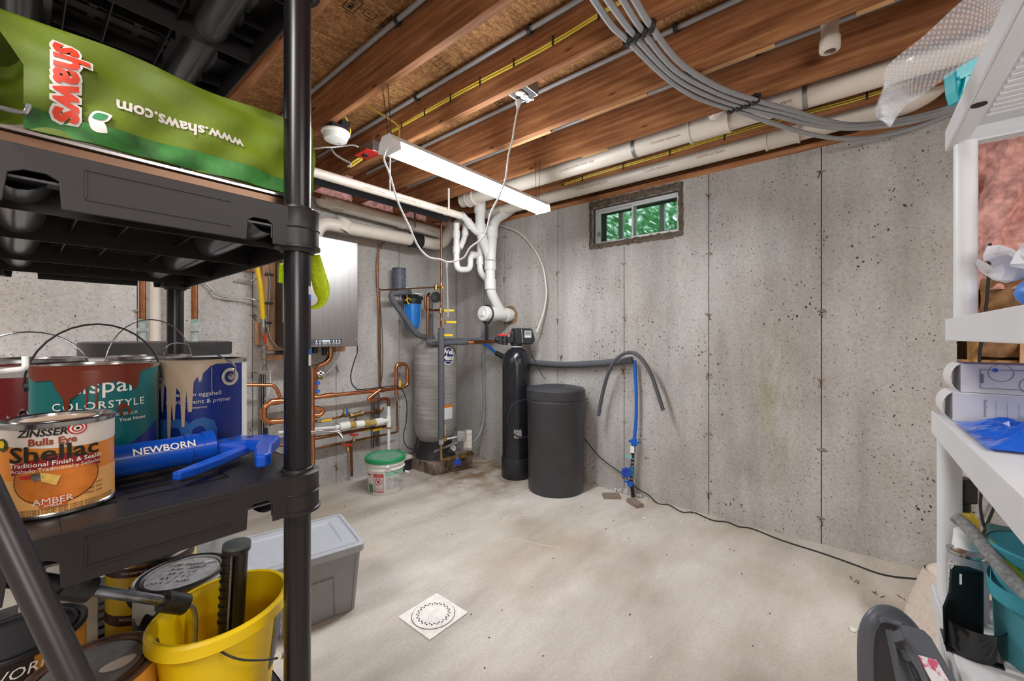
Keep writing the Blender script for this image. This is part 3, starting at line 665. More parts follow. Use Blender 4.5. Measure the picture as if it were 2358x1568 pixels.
# =====================================================================
# PIPES ALONG THE BOILER-WALL SIDE OF THE CEILING
# =====================================================================
p = thing('drain_pipe', 'slender white drain pipe crossing under the joists left of the shop light', 'pipe', (1.9, 2.45, 2.2))
A0 = onY(640, 352, 2.45); A1 = onY(1060, 493, 2.45); A0.z = 2.19; A1.z = 2.20
part('pipe', MB().cyl(A0, A1, .0285, 20), M_PVC, p)
for f, s in ((.42, 'CHARLOTTE PIPE'), (.62, 'CHARLOTTE PIPE  NE'), (.85, 'CHARLOTTE PIPE')): pvc_text(s, A0.lerp(A1, f), A1-A0, .0285, .0145, p)
st0 = onY(1027, 420, 2.45)
part('hanger_strap', MB().lathe([(.030, -.008), (.0325, -.008), (.0325, .008), (.030, .008), (.030, -.008)], (st0.x, 2.45, 2.2), (1, 0, 0), 20).box((st0.x-.008, 2.415, 2.2), (st0.x+.008, 2.419, JB)), M_PVC, p)
p = thing('insulated_pipe', 'dark foam-covered pipe running below the slender white drain pipe', 'pipe', (1.9, 2.7, 2.24))
A0 = onY(640, 380, 2.7); A1 = onY(1030, 503, 2.7); A0.z = A1.z = 2.242
part('foam_sleeve', MB().cyl(A0, A1, .031, 18), mat('dark_foam', (56, 62, 70), .85, var=.1, scale=100), p)
def ep(px, py, y): return onY(px, py, y)
def vent(label, pts, y, r, hubs, prints, name='vent_pipe'):
    P = [ep(a, b, y) for a, b in pts]; t = thing(name, label, 'pipe', P[0])
    part('pipe', MB().tube(fillet(P, .12, 5), r, 20), M_PVC, t)
    for a, b, L in hubs:
        q = ep(a, b, y); i = min(range(len(P)-1), key=lambda k: abs((P[k]+P[k+1]).length*0+(q-(P[k]+P[k+1])/2).length)); d = (P[i+1]-P[i]).normalized()
        part('coupling', MB().cyl(q-d*L/2, q+d*L/2, r+.008, 20), M_PVC, t)
    for a, b, s in prints:
        q = ep(a, b, y); pvc_text(s, q, P[2]-P[1], r, .014, t)
    return t
v1 = vent('upper white vent pipe behind the foam-covered pipe, under the joists', [(742, 462), (742, 463), (1035, 543), (1062, 500)], 3.17, .048, [(775, 474, .07), (925, 513, .05)], [(985, 530, 'SCHEDULE 40')])
v2 = vent('lower white vent pipe with a black rubber coupling', [(718, 560), (735, 512), (1020, 566), (1040, 520)], 3.04, .052, [(790, 522, .09)], [(997, 562, 'TYPE 1 PIPE')])
q0, q1 = ep(946, 552, 3.04), ep(966, 556, 3.04)
part('rubber_coupling', MB().cyl(q0, q1, .064, 24).cyl(q0-V((.008, 0, 0)), q0+V((.008, 0, 0)), .067, 24).cyl(q1-V((.008, 0, 0)), q1+V((.008, 0, 0)), .067, 24), M_DARK, v2, 'black rubber coupling')
part('hanger_strap', MB().box((ep(954, 500, 3.04).x-.01, 3.03, 2.2), (ep(954, 500, 3.04).x+.01, 3.034, JB)), M_STRAP, v2, smooth=False)
# =====================================================================
# DRAIN STACK IN THE CORNER
# =====================================================================
YS = 2.53
sk = thing('drain_stack', 'white drain stack with a wye, bends and a cleanout entering the window wall', 'pipe', (2.8, YS, 1.43))
def sp_(name, pts, r, y=YS, m=M_PVCW, rad=.08, lab=None):
    P = [onY(a, b, y) for a, b in pts]; return part(name, MB().tube(fillet(P, rad, 5), r, 20), m, sk, lab)
sp_('pipe', [(1122, 440), (1106, 452), (1105, 536), (1129, 592), (1129, 672), (1147, 706), (1152, 714)], .0445)
sp_('pipe', [(1200, 468), (1182, 480), (1137, 508), (1133, 555), (1130, 600)], .0445, 2.50)
sp_('pipe', [(1062, 494), (1078, 510), (1092, 530), (1106, 538)], .029)
for a, b, d in ((1105, 478, (0, 0, 1)), (1105, 528, (0, 0, 1)), (1133, 535, (0, 0, 1)), (1129, 610, (0, 0, 1)), (1129, 655, (0, 0, 1))):
    q = onY(a, b, YS if a != 1133 else 2.5); part('coupling', MB().cyl(q-V(d)*.045, q+V(d)*.045, .053, 20), M_PVCW, sk)
q = onY(1076, 508, YS); q2 = onY(1086, 522, YS); part('coupling', MB().cyl(q, q2, .035, 18), M_PVCW, sk)
zc = 1.425
part('cleanout_tee', MB().cyl((2.70, YS, zc), (XW+.05, YS, zc), .058, 28).cyl((2.66, YS, zc), (2.79, YS, zc), .068, 28).cyl((2.93, YS, zc), (2.99, YS, zc), .066, 28), M_PVCW, sk)
part('cleanout_plug', MB().lathe([(.066, 0), (.066, .02), (.060, .026), (0, .026)], (2.66, YS, zc), (-1, 0, 0), 28).box((2.62, YS-.02, zc-.02), (2.64, YS+.02, zc+.02)), M_PVCW, sk)
random.seed(2); m = MB()
for k in range(26):
    a = 2*PI*k/26; m.sphere((XW-.003, YS+math.cos(a)*.075, zc+math.sin(a)*.075), random.uniform(.008, .02), 6, sc=(.4, 1.2, 1))
part('hole_rim', m.jitter(.006), mat('rusty_mortar', (150, 116, 84), .95, var=.35, scale=60), sk, smooth=False)
YT = 2.62
def tp(name, pts, r=.026, rad=.066): P = [onY(a, b, YT) for a, b in pts]; return part(name, MB().tube(fillet(P, rad, 6), r, 18), M_PVCW, tr_)
tr_ = thing('drain_trap', 'white U-shaped drain trap with two open upright pipes beside the stack', 'pipe', onY(1051, 600, YT))
tp('trap_bend', [(1051, 514), (1051, 621), (1083, 621), (1083, 587), (1106, 586)])
for a, b, c in ((1051, 540, 0), (1051, 575, 0)):
    q = onY(a, b, YT); part('coupling', MB().cyl(q-V((0, 0, .03)), q+V((0, 0, .03)), .031, 18), M_PVCW, tr_)
tp('branch_pipe', [(1071, 515), (1071, 545), (1059, 572)], .024)
q = onY(1071, 537, YT); part('coupling', MB().cyl(q-V((0, 0, .02)), q+V((0, 0, .02)), .03, 16), M_PVCW, tr_)
tp('vent_riser', [(1105, 560), (1105, 626), (1122, 645)], .028)
q = onY(1105, 600, YT); part('coupling', MB().cyl(q-V((0, 0, .035)), q+V((0, 0, .035)), .034, 18), M_PVCW, tr_)
q = onY(1090, 587, YT); part('coupling', MB().cyl(q-V((.02, 0, 0)), q+V((.02, 0, 0)), .031, 18), M_PVCW, tr_)
# black wrench hanging on the cleanout, grey conduit, clear tube
wq = onY(1122, 730, 2.5)
P = [V((2.69, 2.5+math.cos(a)*.075, zc-.005+math.sin(a)*.08)) for a in [PI*2*i/28 for i in range(28)]]
wr_ = thing('filter_wrench', 'black plastic filter wrench hanging around the white cleanout', 'wrench', (2.69, YS, 1.20))
P = [V((2.69, YS+math.cos(a)*.076, zc-.002+math.sin(a)*.078)) for a in [2*PI*i/28 for i in range(28)]]
part('ring', MB().tube(P, .0075, 8, closed=True), M_BLACK, wr_)
part('handle', MB().tube([(2.69, YS+.05, zc-.06), (2.69, YS, zc-.11), (2.69, YS-.05, zc-.06)], .009, 8).bar((2.69, YS, zc-.10), (2.69, YS, zc-.265), .034, .012, up=(1, 0, 0)), M_BLACK, wr_, bev=.002)
solo('conduit', MB().tube(spline([R_(1112, 575, .03), R_(1112, 740, .03), R_(1115, 940, .03), R_(1112, 975, .05), R_(1103, 1003, .12), R_(1086, 1022, .22)], 6), .012, 10), M_GPEX, 'slim grey conduit running down the wall between the two tall tanks', 'conduit')
solo('clear_tube', MB().tube(spline([R_(1148, 518, .05), R_(1165, 523, .05), R_(1192, 534, .05), R_(1221, 561, .05), R_(1248, 608, .05), R_(1257, 655, .05), R_(1258, 684, .05), R_(1251, 722, .06), R_(1236, 764, .1)], 5), .0085, 10), mat('milky_tube', (214, 208, 194), .3, var=.04), 'milky plastic tube arching over the wall down to the softener head', 'tube')
# =====================================================================
# WATER SOFTENER, BRINE TANK, PRESSURE TANK
# =====================================================================
cx, cy = 2.79, 2.27
so = thing('softener_tank', 'tall glossy black softener tank with a digital valve head', 'water tank', (cx, cy, 0))
M_GLB = mat('glossy_black_tank', (30, 31, 36), .22, var=.1, scale=4, bump=.08, bscale=60, aniso=(1, 1, 9))
ztk = 1.115
part('tank', MB().lathe([(.122, .16), (.124, .2), (.124, ztk-.14), (.119, ztk-.09), (.104, ztk-.045), (.078, ztk-.012), (.045, ztk+.006), (.036, ztk+.01), (0, ztk+.01)], (cx, cy, 0), seg=40), M_GLB, so)
part('boot', MB().lathe([(0, 0), (.126, 0), (.130, .01), (.130, .17), (.127, .178), (.1, .178)], (cx, cy, 0), seg=40), M_BLACK, so)
part('neck', MB().lathe([(.04, 0), (.046, .004), (.046, .02), (.05, .022), (.05, .045), (0, .045)], (cx, cy, ztk+.008), seg=24), M_BLACK, so)
part('clamp_ring', MB().lathe([(.046, 0), (.051, .001), (.051, .007), (.046, .008)], (cx, cy, ztk+.012), seg=24), M_WHITE, so)
hz = ztk+.05; f = V((-.55, -.83, 0)).normalized(); s_ = V((.83, -.55, 0)).normalized(); hc = V((cx, cy, hz))+s_*.055-f*.0
hd = MB(); prof = [(-.085, -.0), (-.075, -.01), (.07, -.012), (.095, .012), (.098, .035), (.075, .115), (.065, .125), (-.07, .13), (-.085, .12)]
hd.prism(prof, hc+f*.06, s_, EZ, .13)
part('valve_head', hd, M_BLACK, so, bev=.008, ang=30)
hp = hc+f*.062
def facep(a, b, w_, h_, th, m, name, lab=None, par=None): return part(name, MB().obox(hp+s_*a+EZ*b+f*th/2, (s_, f, EZ), (w_, th, h_)), m, par or so, lab, smooth=False)
facep(.03, .075, .062, .062, .003, mat('lcd_frame', (190, 194, 196), .4, var=0), 'display_frame'); facep(.03, .084, .048, .03, .0042, mat('lcd_grey', (134, 142, 134), .3, var=.05), 'display')
for k in range(4): facep(.011+.0125*k, .055, .007, .008, .0048, M_WHITE, 'button')
part('trim_line', MB().bar(hp+s_*-.028+EZ*.118+f*.001, hp+s_*-.018+EZ*.005+f*.001, .002, .004, up=f), M_WHITE, so, smooth=False)
bp = V((cx, cy, hz+.028))
u = -s_
bm_ = MB().cyl(bp+u*-.02, bp+u*.14+V((0, 0, -.01)), .022, 14).cyl(bp+u*.035+V((0, 0, -.04)), bp+u*.035+V((0, 0, .055)), .021, 14).sphere(bp+u*.035+V((0, 0, .055)), .021, 12)
bm_.cyl(bp+u*.105+V((0, 0, -.045)), bp+u*.105+V((0, 0, .03)), .025, 14).cyl(bp+u*.145+V((0, 0, -.04)), bp+u*.145+V((0, 0, .03)), .025, 14)
bm_.cyl(bp+u*.075+f*-.0, bp+u*.075+f*.05, .022, 14).cyl(bp+u*.075+f*.045, bp+u*.075+f*.055, .026, 14).cyl(bp+u*.14, bp+u*.19, .02, 12)
part('bypass_valve', bm_, M_BLACK, so)
for a, b, w_ in ((.125, .04, .085), (.04, .062, .05)):
    part('red_handle', MB().obox(bp+u*a+EZ*b, (u, f, EZ), (w_, .02, .016)).cyl(bp+u*a+EZ*(b-.012), bp+u*a+EZ*b, .012, 10), M_RED, so, 'red bypass handle', bev=.003, smooth=False)
part('fitting', MB().cyl(bp+u*.01+EZ*.06, bp+u*.01+EZ*.09, .012, 10).obox(bp-u*.02+EZ*.062, (u, f, EZ), (.05, .03, .03)), M_BLACK, so, smooth=False)
def sticker_grid(name, cxy, R, ang, half, z0, z1, m, par, lab=None): return part(name, MB().patch(cxy[0], cxy[1], R, ang-half, ang+half, z0, z1, 8), m, par, lab)
angc = math.atan2(-cy, -cx)
def speck(name, c1, c2, sc_): 
    t = NT(name); n_ = t.n('ShaderNodeTexNoise'); t.l(t.co(), n_.inputs['Vector']); n_.inputs['Scale'].default_value = sc_; t.base(t.ramp(n_.outputs['Fac'], [(.47, c1), (.53, c2)])); t.b.inputs['Roughness'].default_value = .5; return t.m
sticker_grid('care_sticker', (cx, cy), .1255, angc+.1, .26, .36, .43, speck('fine_print', (60, 60, 58), (216, 214, 208), 190), so, 'small white printed sticker')
solo('control_wire', MB().tube(spline([atd(1217, 796, 3.42), atd(1222, 812, 3.42), atd(1234, 835, 3.42), atd(1246, 860, 3.4), atd(1256, 873, 3.35)], 5), .0035, 6), M_BLACK, 'thin black wire hanging from the softener head to the brine tank lid', 'wire')
# brine tank
bx, by, br = 2.765, 1.842, .228
bt = thing('brine_tank', 'wide round black brine tank with a domed lid, in front of the softener', 'tank', (bx, by, 0))
M_BRN = mat('matte_black_tank', (58, 58, 63), .4, var=.12, scale=6, bump=.1, bscale=300)
part('body', MB().lathe([(0, 0), (br-.022, 0), (br-.012, .006), (br-.008, .02), (br, .70), (br+.004, .705), (br+.004, .722), (br-.002, .73), (br-.01, .73)], (bx, by, 0), seg=48), M_BRN, bt)
part('lid', MB().lathe([(br+.006, .73), (br+.008, .735), (br+.007, .80), (br-.006, .812), (br-.05, .818), (br-.09, .826), (br-.14, .822), (.06, .832), (0, .834)], (bx, by, 0), seg=48), M_BRN, bt)
brine = [R_(1214, 921, .33), R_(1195, 921, .36), R_(1176, 935, .40), R_(1168, 962, .40), R_(1174, 990, .40), R_(1192, 1005, .36), R_(1213, 1005, .33)]
solo('brine_tube', MB().tube(spline([atd(1216, 919, 3.36), atd(1199, 922, 3.32), atd(1180, 934, 3.3), atd(1169, 960, 3.3), atd(1171, 980, 3.3), atd(1180, 997, 3.3), atd(1196, 1006, 3.32), atd(1216, 1006, 3.36)], 5), .006, 8), M_BLACK, 'thin black tube looping between the softener and the brine tank', 'tube')
# pressure tank on concrete pad
tx, ty = 2.515, 3.03
pad = solo('concrete_pad', MB().box((2.326, 2.82, 0), (2.80, 3.27, .105)), mat('stained_concrete', (128, 112, 98), .9, var=.45, scale=14, bump=.5), 'stained square concrete pad under the grey pressure tank', 'pad', bev=.006, smooth=False)
pt = thing('pressure_tank', 'tall grey fibre-wound pressure tank standing on the concrete pad', 'water tank', (tx, ty, .105))
t_ = NT('wound_fibre'); vv = t_.co((1.5, 1.5, 120)); aa = t_.noise(vv, 1.4, 3); bb = t_.noise(t_.co(), 7, 3)
t_.base(t_.mix(.5, t_.ramp(aa, [(.3, (136, 132, 128)), (.7, (176, 172, 168))]), t_.ramp(bb, [(.3, (170, 166, 162)), (.7, (255, 255, 255))]), 'MULTIPLY')); t_.b.inputs['Roughness'].default_value = .38; t_.bump(aa, .25, .003)
Rt = .2; z0, z1 = .27, 1.20
part('shell', MB().lathe([(0, z0-.055), (.09, z0-.045), (.15, z0-.01), (.185, z0+.05), (Rt, z0+.13), (Rt, z1-.16), (.19, z1-.10), (.165, z1-.05), (.12, z1-.015), (.06, z1), (0, z1+.002)], (tx, ty, 0), seg=48), t_.m, pt)
part('base_skirt', MB().lathe([(.19, .105), (.185, .11), (.155, .20), (.15, .30), (.10, .30)], (tx, ty, 0), seg=40), M_DARK, pt)
pta = math.atan2(-ty, -tx)
bm2 = MB()
def ell(u, v):   # oval blue badge on the shell
    a = 2*PI*u; th = pta+.62+math.cos(a)*.30*v; z = 1.065-.02+math.sin(a)*.075*v
    return V((tx+math.cos(th)*(Rt+.0015), ty+math.sin(th)*(Rt+.0015), z))
def ell2(u, v):
    p_ = ell(u, v*1.1); c = V((tx, ty, p_.z)); return c+(p_-c)*((Rt+.001)/(Rt+.0015))
part('badge_border', MB().grid(ell2, 28, 4), M_WINK, pt); part('badge', MB().grid(ell, 28, 4), mat('navy_label', (24, 40, 88), .4, var=0), pt, 'oval navy badge')
def wrapt(s, size, z, da, **k):
    th = pta+.62+da; text(s, size, (tx+math.cos(th)*Rt, ty+math.sin(th)*Rt, z), EX, EZ, M_WINK, pt, wrap=(tx, ty, Rt), eps=.0025, **k)
wrapt('Well', .062, 1.078, -.02, bold=.03); wrapt('Mate', .062, 1.027, .0, bold=.03); wrapt('WATER TECHNOLOGIES', .012, .993, .02)
sticker_grid('warning_label', (tx, ty), Rt+.001, pta+.62, .24, .47, .60, mat('label_white', (226, 228, 230), .4, var=.03), pt, 'white and orange warning label')
sticker_grid('warning_band', (tx, ty), Rt+.0018, pta+.62, .24, .575, .60, mat('orange_print', (216, 120, 30), .4, var=0), pt)
for k in range(5): wrapt2 = text('- ---- --- -----', .012, (tx+math.cos(pta+.62)*Rt, ty+math.sin(pta+.62)*Rt, .56-k*.014), EX, EZ, M_INK, pt, 'fine_print', wrap=(tx, ty, Rt), eps=.0025)
# copper riser, foam sleeve, brass manifold in front of the tank
rx, ry = 2.338, 2.74
def lever(parent, p, d, up=EZ, L=.085, col=M_YLV):
    p = V(p); d = V(d).normalized(); u = V(up)
    part('valve_body', MB().cyl(p-u*.022, p+u*.022, .017, 12).cyl(p, p+d*.03, .009, 8), M_BRASS, parent)
    part('lever', MB().obox(p+d*(.03+L/2), (d, d.cross(u), u), (L, .006, .018)), col, parent, 'yellow valve lever' if col is M_YLV else None, bev=.002, smooth=False)
ri = thing('copper_riser', 'upright copper riser with yellow-levered valves entering a grey foam sleeve', 'pipe', (rx, ry, .3))
part('copper_pipe', MB().cyl((rx, ry, 1.30), (rx, ry, 2.24), .0095, 12), M_COPD, ri)
part('foam_sleeve', MB().cyl((rx, ry, .335), (rx, ry, 1.295), .0265, 16), M_FOAM, ri, 'dark grey foam sleeve')
for py in (505, 655, 700, 735): q = onY(1017, py, ry); part('fitting', MB().cyl(V((rx, ry, q.z-.012)), V((rx, ry, q.z+.012)), .0125, 12), M_COP, ri)
right = V((SB, -CB, 0))
for py, dx in ((715, -.02), (742, .0), (772, -.03)):
    z = onY(1017, py, ry).z; lever(ri, V((rx, ry, z))+right*(dx+.015), right)
lever(ri, V((rx, ry, 1.22+(775-662)/945*3.55))-right*.045, right, L=.03)
lever(ri, V((rx, ry-.01, .335))+right*.028, EZ, up=V((0, 0, 1)).cross(right), L=.09)
wallc = B_(873, 668, .03)
part('cross_pipe', MB().tube(fillet([B_(873, 560, .03), wallc, V((rx-.02, ry+.0, wallc.z+.01)), V((rx, ry, wallc.z+.01))], .03), .006, 8), M_COPD, ri)
part('foam_pipe', MB().tube(fillet([B_(945, 672, .24), B_(900, 676, .24), B_(903, 690, .24), B_(962, 774, .24), onY(1000, 778, 3.0)], .06, 5), .024, 14), M_FOAM, ri, 'bent grey foam-covered pipe')
part('copper_pipe', MB().tube(fillet([onY(985, 776, 2.9), onY(985, 680, 2.9), onY(988, 676, 2.95)], .03), .012, 12), M_COPD, ri)
part('copper_pipe', MB().tube(fillet([onY(979, 680, 2.9), onY(980, 712, 2.9), onY(1000, 714, 2.9), onY(1012, 714, 2.82)], .02), .010, 12), M_COPD, ri)
part('foam_pipe', MB().cyl(onY(992, 790, 3.0), onY(992, 682, 3.0), .022, 14), M_FOAM, ri)
part('foam_cap', MB().lathe([(.05, 0), (.05, .02), (.02, .03), (0, .03)], onY(1003, 685, 2.98), (-.3, -.9, .2), 16), M_DARK, ri)
part('foam_pipe', MB().tube(fillet([onY(984, 783, 2.92), onY(990, 791, 2.9), onY(1078, 788, 2.72)], .04), .022, 14), M_FOAM, ri)
ch = MB().cyl(onY(1076, 788, 2.72), onY(1150, 786, 2.36), .014, 12); part('copper_pipe', ch, M_COPD, ri)
for a in (1085, 1102): q = onY(a, 788, 2.66); part('fitting', MB().cyl(q-V((.015, -.02, 0)), q+V((.015, -.02, 0)), .018, 12), M_COP, ri)
part('foam_pipe', MB().cyl(onY(1000, 784, 3.0), onY(1145, 781, 2.5), .017, 12), M_FOAM, ri)
# blue tube from header behind softener, then foam pipe on window wall
bl = thing('foam_pipe', 'grey foam-covered pipe sagging along the window wall behind the tanks', 'pipe', R_(1300, 839, .05))
part('foam_sleeve', MB().tube(spline([R_(1160, 826, .06), R_(1200, 832, .05), R_(1236, 836, .05), R_(1303, 840, .05), R_(1399, 835, .05), R_(1456, 829, .05)], 5), .0265, 16), M_FOAM, bl)
part('blue_tube', MB().tube([R_(1115, 790, .1), R_(1128, 800, .09), R_(1150, 820, .07)], .014, 12), M_BLUE, bl, 'short blue tube')
part('foam_sleeve', MB().tube([R_(1143, 813, .08), R_(1162, 823, .06)], [.024, .028], 14), M_DARK, bl)
for a in (1289, 1460): q = R_(a, 820 if a < 1400 else 812, .03); part('wall_anchor', MB().cyl(q, q+V((.03, 0, 0)), .012, 8), M_SPALL, bl)
# arched half-round foam strip
af = [(1378, 957, .10), (1383, 928, .10), (1391, 891, .10), (1402, 856, .11), (1418, 828, .12), (1443, 812, .12), (1466, 816, .12), (1485, 836, .12), (1501, 866, .11), (1511, 895, .11), (1520, 922, .10), (1527, 945, .10)]
solo('foam_strip', MB().tube(spline([R_(*q) for q in af], 5), .0185, 12, sx=.7), M_FOAM, 'loose arch of grey foam insulation draped over the wall pipe', 'foam insulation')
# blue feed line down to the floor valve
bf = thing('blue_feed_line', 'bright blue tube dropping to blue valves where it enters the floor', 'water line', R_(1455, 1130, .05))
part('tube', MB().tube(spline([R_(1461, 829, .05), R_(1463, 860, .05), R_(1465, 905, .05), R_(1465, 960, .05), R_(1461, 1010, .06)], 5), .0125, 12), M_BLUE, bf)
part('collar', MB().cyl(R_(1461, 1010, .06), R_(1460, 1026, .06), .02, 14).obox(R_(1460, 1017, .06), (EY, EX, EZ), (.075, .02, .02)), M_BLUE, bf, bev=.003)
Pm = [R_(1459, 1024, .06), R_(1457, 1052, .06), R_(1456, 1080, .06), R_(1454, 1100, .06), R_(1453, 1122, .06)]
part('riser_pipe', MB().tube(Pm, .012, 10).cyl(R_(1455, 1112, .05), R_(1458, 1152, .02), .014, 10), M_DARK, bf)
m = MB()
for py in (1032, 1040, 1055, 1064, 1072, 1101, 1108): m.lathe([(.013, -.004), (.0165, -.004), (.0165, .004), (.013, .004)], R_(1459-(py-1024)*.06, py, .06), seg=12)
part('hose_clamps', m, M_GALV, bf)
part('valve', MB().cyl(R_(1455, 1075, .06), R_(1454, 1096, .06), .019, 12).cyl(R_(1455, 1086, .06), R_(1445, 1088, .12), .012, 10), mat('teal_valve', (24, 128, 160), .4, var=.05), bf)
hw = MB(); hc_ = R_(1442, 1088, .13); xx = right
for k in range(8):
    a = 2*PI*k/8; hw.sphere(hc_+right*math.cos(a)*.03+EZ*math.sin(a)*.03, .012, 8)
hw.lathe([(.03, -.006), (.034, 0), (.03, .006), (0, .008), (0, -.006)], hc_, V((-CB, -SB, 0)), 20)
part('hand_wheel', hw, mat('wheel_blue', (24, 66, 176), .35, var=.05), bf, 'blue hand wheel')
part('bottom_cap', MB().cyl(R_(1452, 1108, .07), R_(1451, 1120, .08), .02, 12).obox(R_(1445, 1110, .08), (EY, EX, EZ), (.06, .012, .012)), M_BLUE, bf, bev=.002)
part('tag', MB().obox(R_(1456, 1035, .08), (EY, EX, EZ), (.03, .002, .05)), M_WHITE, bf, smooth=False)
part('tag', MB().obox(R_(1448, 1051, .08), (EY, EX, EZ), (.05, .002, .025)), mat('pale_teal', (120, 190, 190), .4, var=.05), bf, smooth=False)
# floor crumbs pile where it enters
random.seed(8); m = MB(); c = onZ(1445, 1135, 0)
for k in range(60):
    a = random.uniform(0, 6.28); r = abs(random.gauss(0, .09)); x = min(XW-.01, c.x+.06+math.cos(a)*r*.6)
    m.sphere((x, c.y+math.sin(a)*r*1.5, .004+max(0, .03-r*.2)*random.random()), random.uniform(.004, .013), 6)
solo('rubble', m.jitter(.0015), mat('pale_rubble', (206, 200, 194), .95, var=.12, scale=50), 'pale crumbled concrete at the foot of the blue feed line', 'rubble', kind='stuff', smooth=False)
def brick(px, py, rot, lab):
    c = onZ(px, py, 0); d = V((math.cos(rot), math.sin(rot), 0)); s2 = V((-d.y, d.x, 0))
    solo('paver_brick', MB().obox(c+EZ*.014, (d, s2, EZ), (.125, .062, .028)), mat('brown_brick', (140, 120, 110), .85, var=.1, scale=60, bump=.3), lab, 'brick', 'small bricks by the feed line', bev=.002, smooth=False)
brick(1408, 1146, -.88, 'small brown brick lying nearer the brine tank'); brick(1462, 1162, 1.0, 'small brown brick lying nearest the black floor cable')
def fl(px, py): return onZ(px, py, .004)
solo('floor_cable', MB().tube(spline([R_(1346, 1010, .02), R_(1373, 1044, .02), R_(1399, 1067, .02), R_(1434, 1092, .02), R_(1456, 1115, .03), R_(1473, 1128, .02), R_(1494, 1140, .02), fl(1515, 1159), fl(1541, 1163), fl(1570, 1179), fl(1598, 1180), fl(1641, 1198), fl(1675, 1202), fl(1702, 1213), fl(1731, 1217), fl(1800, 1244), fl(1897, 1275), fl(1970, 1301), fl(2029, 1322), fl(2088, 1331), fl(2131, 1330), fl(2200, 1308), fl(2300, 1290)], 5), .0042, 8), M_DARK, 'long thin black cable snaking along the foot of the window wall', 'cable')
# brass manifold and pump switch
mf = thing('pump_manifold', 'brass manifold with gauge, blue hand wheel and grey switch boxes by the tank', 'manifold', (rx, ry, .11))
z_ = .155
A = V((rx, ry, z_)); Bq = onZ(1090, 1046, .15)
part('brass_pipe', MB().tube(fillet([V((rx, ry, .31)), A, Bq, Bq+V((.04, .05, .0)), Bq+V((.02, .1, 0))], .03, 4), .0135, 12), M_BRASS, mf)
for f_ in (.0, .2, .4, .62, .74): q = A.lerp(Bq, f_); dd = (Bq-A).normalized(); part('fitting', MB().cyl(q-dd*.014, q+dd*.014, .02, 12), M_BRASS, mf)
part('block', MB().obox((rx, ry, .315), (right, V((CB, SB, 0)), EZ), (.04, .035, .05)), M_TIN, mf, bev=.003, smooth=False)
hc2 = A.lerp(Bq, .52)+V((-.05, -.045, -.025)); hw = MB()
for k in range(6): hw.sphere(hc2+right*math.cos(k*PI/3)*.026+EZ*math.sin(k*PI/3)*.026, .011, 8)
hw.lathe([(.02, -.005), (.024, 0), (.02, .005), (0, .007), (0, -.005)], hc2, V((-CB, -SB, 0)), 16)
part('hand_wheel', hw, mat('wheel_blue', (24, 66, 176), .35), mf, 'blue hand wheel'); part('valve_stem', MB().cyl(A.lerp(Bq, .52), hc2, .013, 10), M_TIN, mf)
gc = A.lerp(Bq, .36)+V((0, 0, .085))
fd = V((-.62, -.78, .1)).normalized()
part('gauge', MB().lathe([(.030, -.018), (.032, 0), (.030, .008), (.027, .008), (.027, .004), (0, .004)], gc, fd, 24), M_BLACK, mf)
part('gauge_dial', MB().lathe([(.026, .0045), (0, .005)], gc, fd, 24), M_WHITE, mf); part('gauge_needle', MB().bar(gc+fd*.006, gc+fd*.006+V((0, 0, .018)), .002, .001, up=fd), M_INK, mf, smooth=False)
part('gauge_neck', MB().cyl(gc-fd*.01, A.lerp(Bq, .36), .008, 8).cyl(gc+V((-.05, .02, -.01)), gc+V((-.02, .0, -.03)), .02, 12), M_DARK, mf)
sw = onY(1063, 1003, 2.62)
part('switch_box', MB().obox(sw, (right, V((CB, SB, 0)), EZ), (.075, .06, .085)), M_GALV, mf, 'small grey switch box', bev=.006, smooth=False)
part('conduit', MB().tube([V((rx, ry, .33))+right*.03, sw-right*.03+EZ*-.01], .011, 10).tube(spline([onY(1000, 1040, 2.85), onY(1025, 1030, 2.75), onY(1055, 1018, 2.64)], 4), .012, 10), M_GALV, mf)
cb = onY(1078, 1012, 2.66)
part('control_box', MB().obox(cb, (right, V((CB, SB, 0)), EZ), (.085, .06, .185)), M_GALV, mf, 'tall grey pump control box', bev=.004, smooth=False)
part('box_label', MB().obox(cb+V((-CB, -SB, 0))*.031+EZ*.01, (right, V((CB, SB, 0)), EZ), (.07, .001, .15)), mat('aged_label', (214, 206, 192), .5, var=.12, scale=70), mf, smooth=False)
text('PUMP CONTROL', .011, cb+V((-CB, -SB, 0))*.032+EZ*.05, right, EZ, mat('label_blue', (30, 70, 120), .5, var=0), mf, sx=.8)
# =====================================================================
# BOILER, FILTER AND COPPER ON THE BACK WALL
# =====================================================================
X0, X1, Y0, ZB, ZT = 1.203, 1.68, 2.95, 1.146, 1.943
bo = thing('wall_boiler', 'wall-hung boiler with a brushed steel front and dark sides', 'boiler', (1.44, YW, ZB))
part('case', MB().box((X0, Y0+.004, ZB+.004), (X1-.004, YW-.005, ZT-.004)), mat('dark_bronze_paint', (66, 54, 50), .5, var=.05), bo, bev=.003, smooth=False)
part('front_panel', MB().box((X0, Y0, ZB), (X1, Y0+.02, ZT)), M_STEEL, bo, 'brushed stainless front', bev=.003, smooth=False)
pa, pb = onY(717, 781, Y0), onY(788, 793, Y0)
part('control_panel', MB().box((pa.x, Y0-.003, pb.z), (pb.x, Y0+.001, pa.z)), mat('slate_panel', (72, 78, 90), .4, var=0), bo, smooth=False)
pd = MB().box((pa.x+.075, Y0-.0036, pa.z-.022), (pa.x+.125, Y0-.0028, pa.z-.006)); part('display', pd, mat('pale_lcd', (190, 205, 210), .3, var=0), bo, smooth=False)
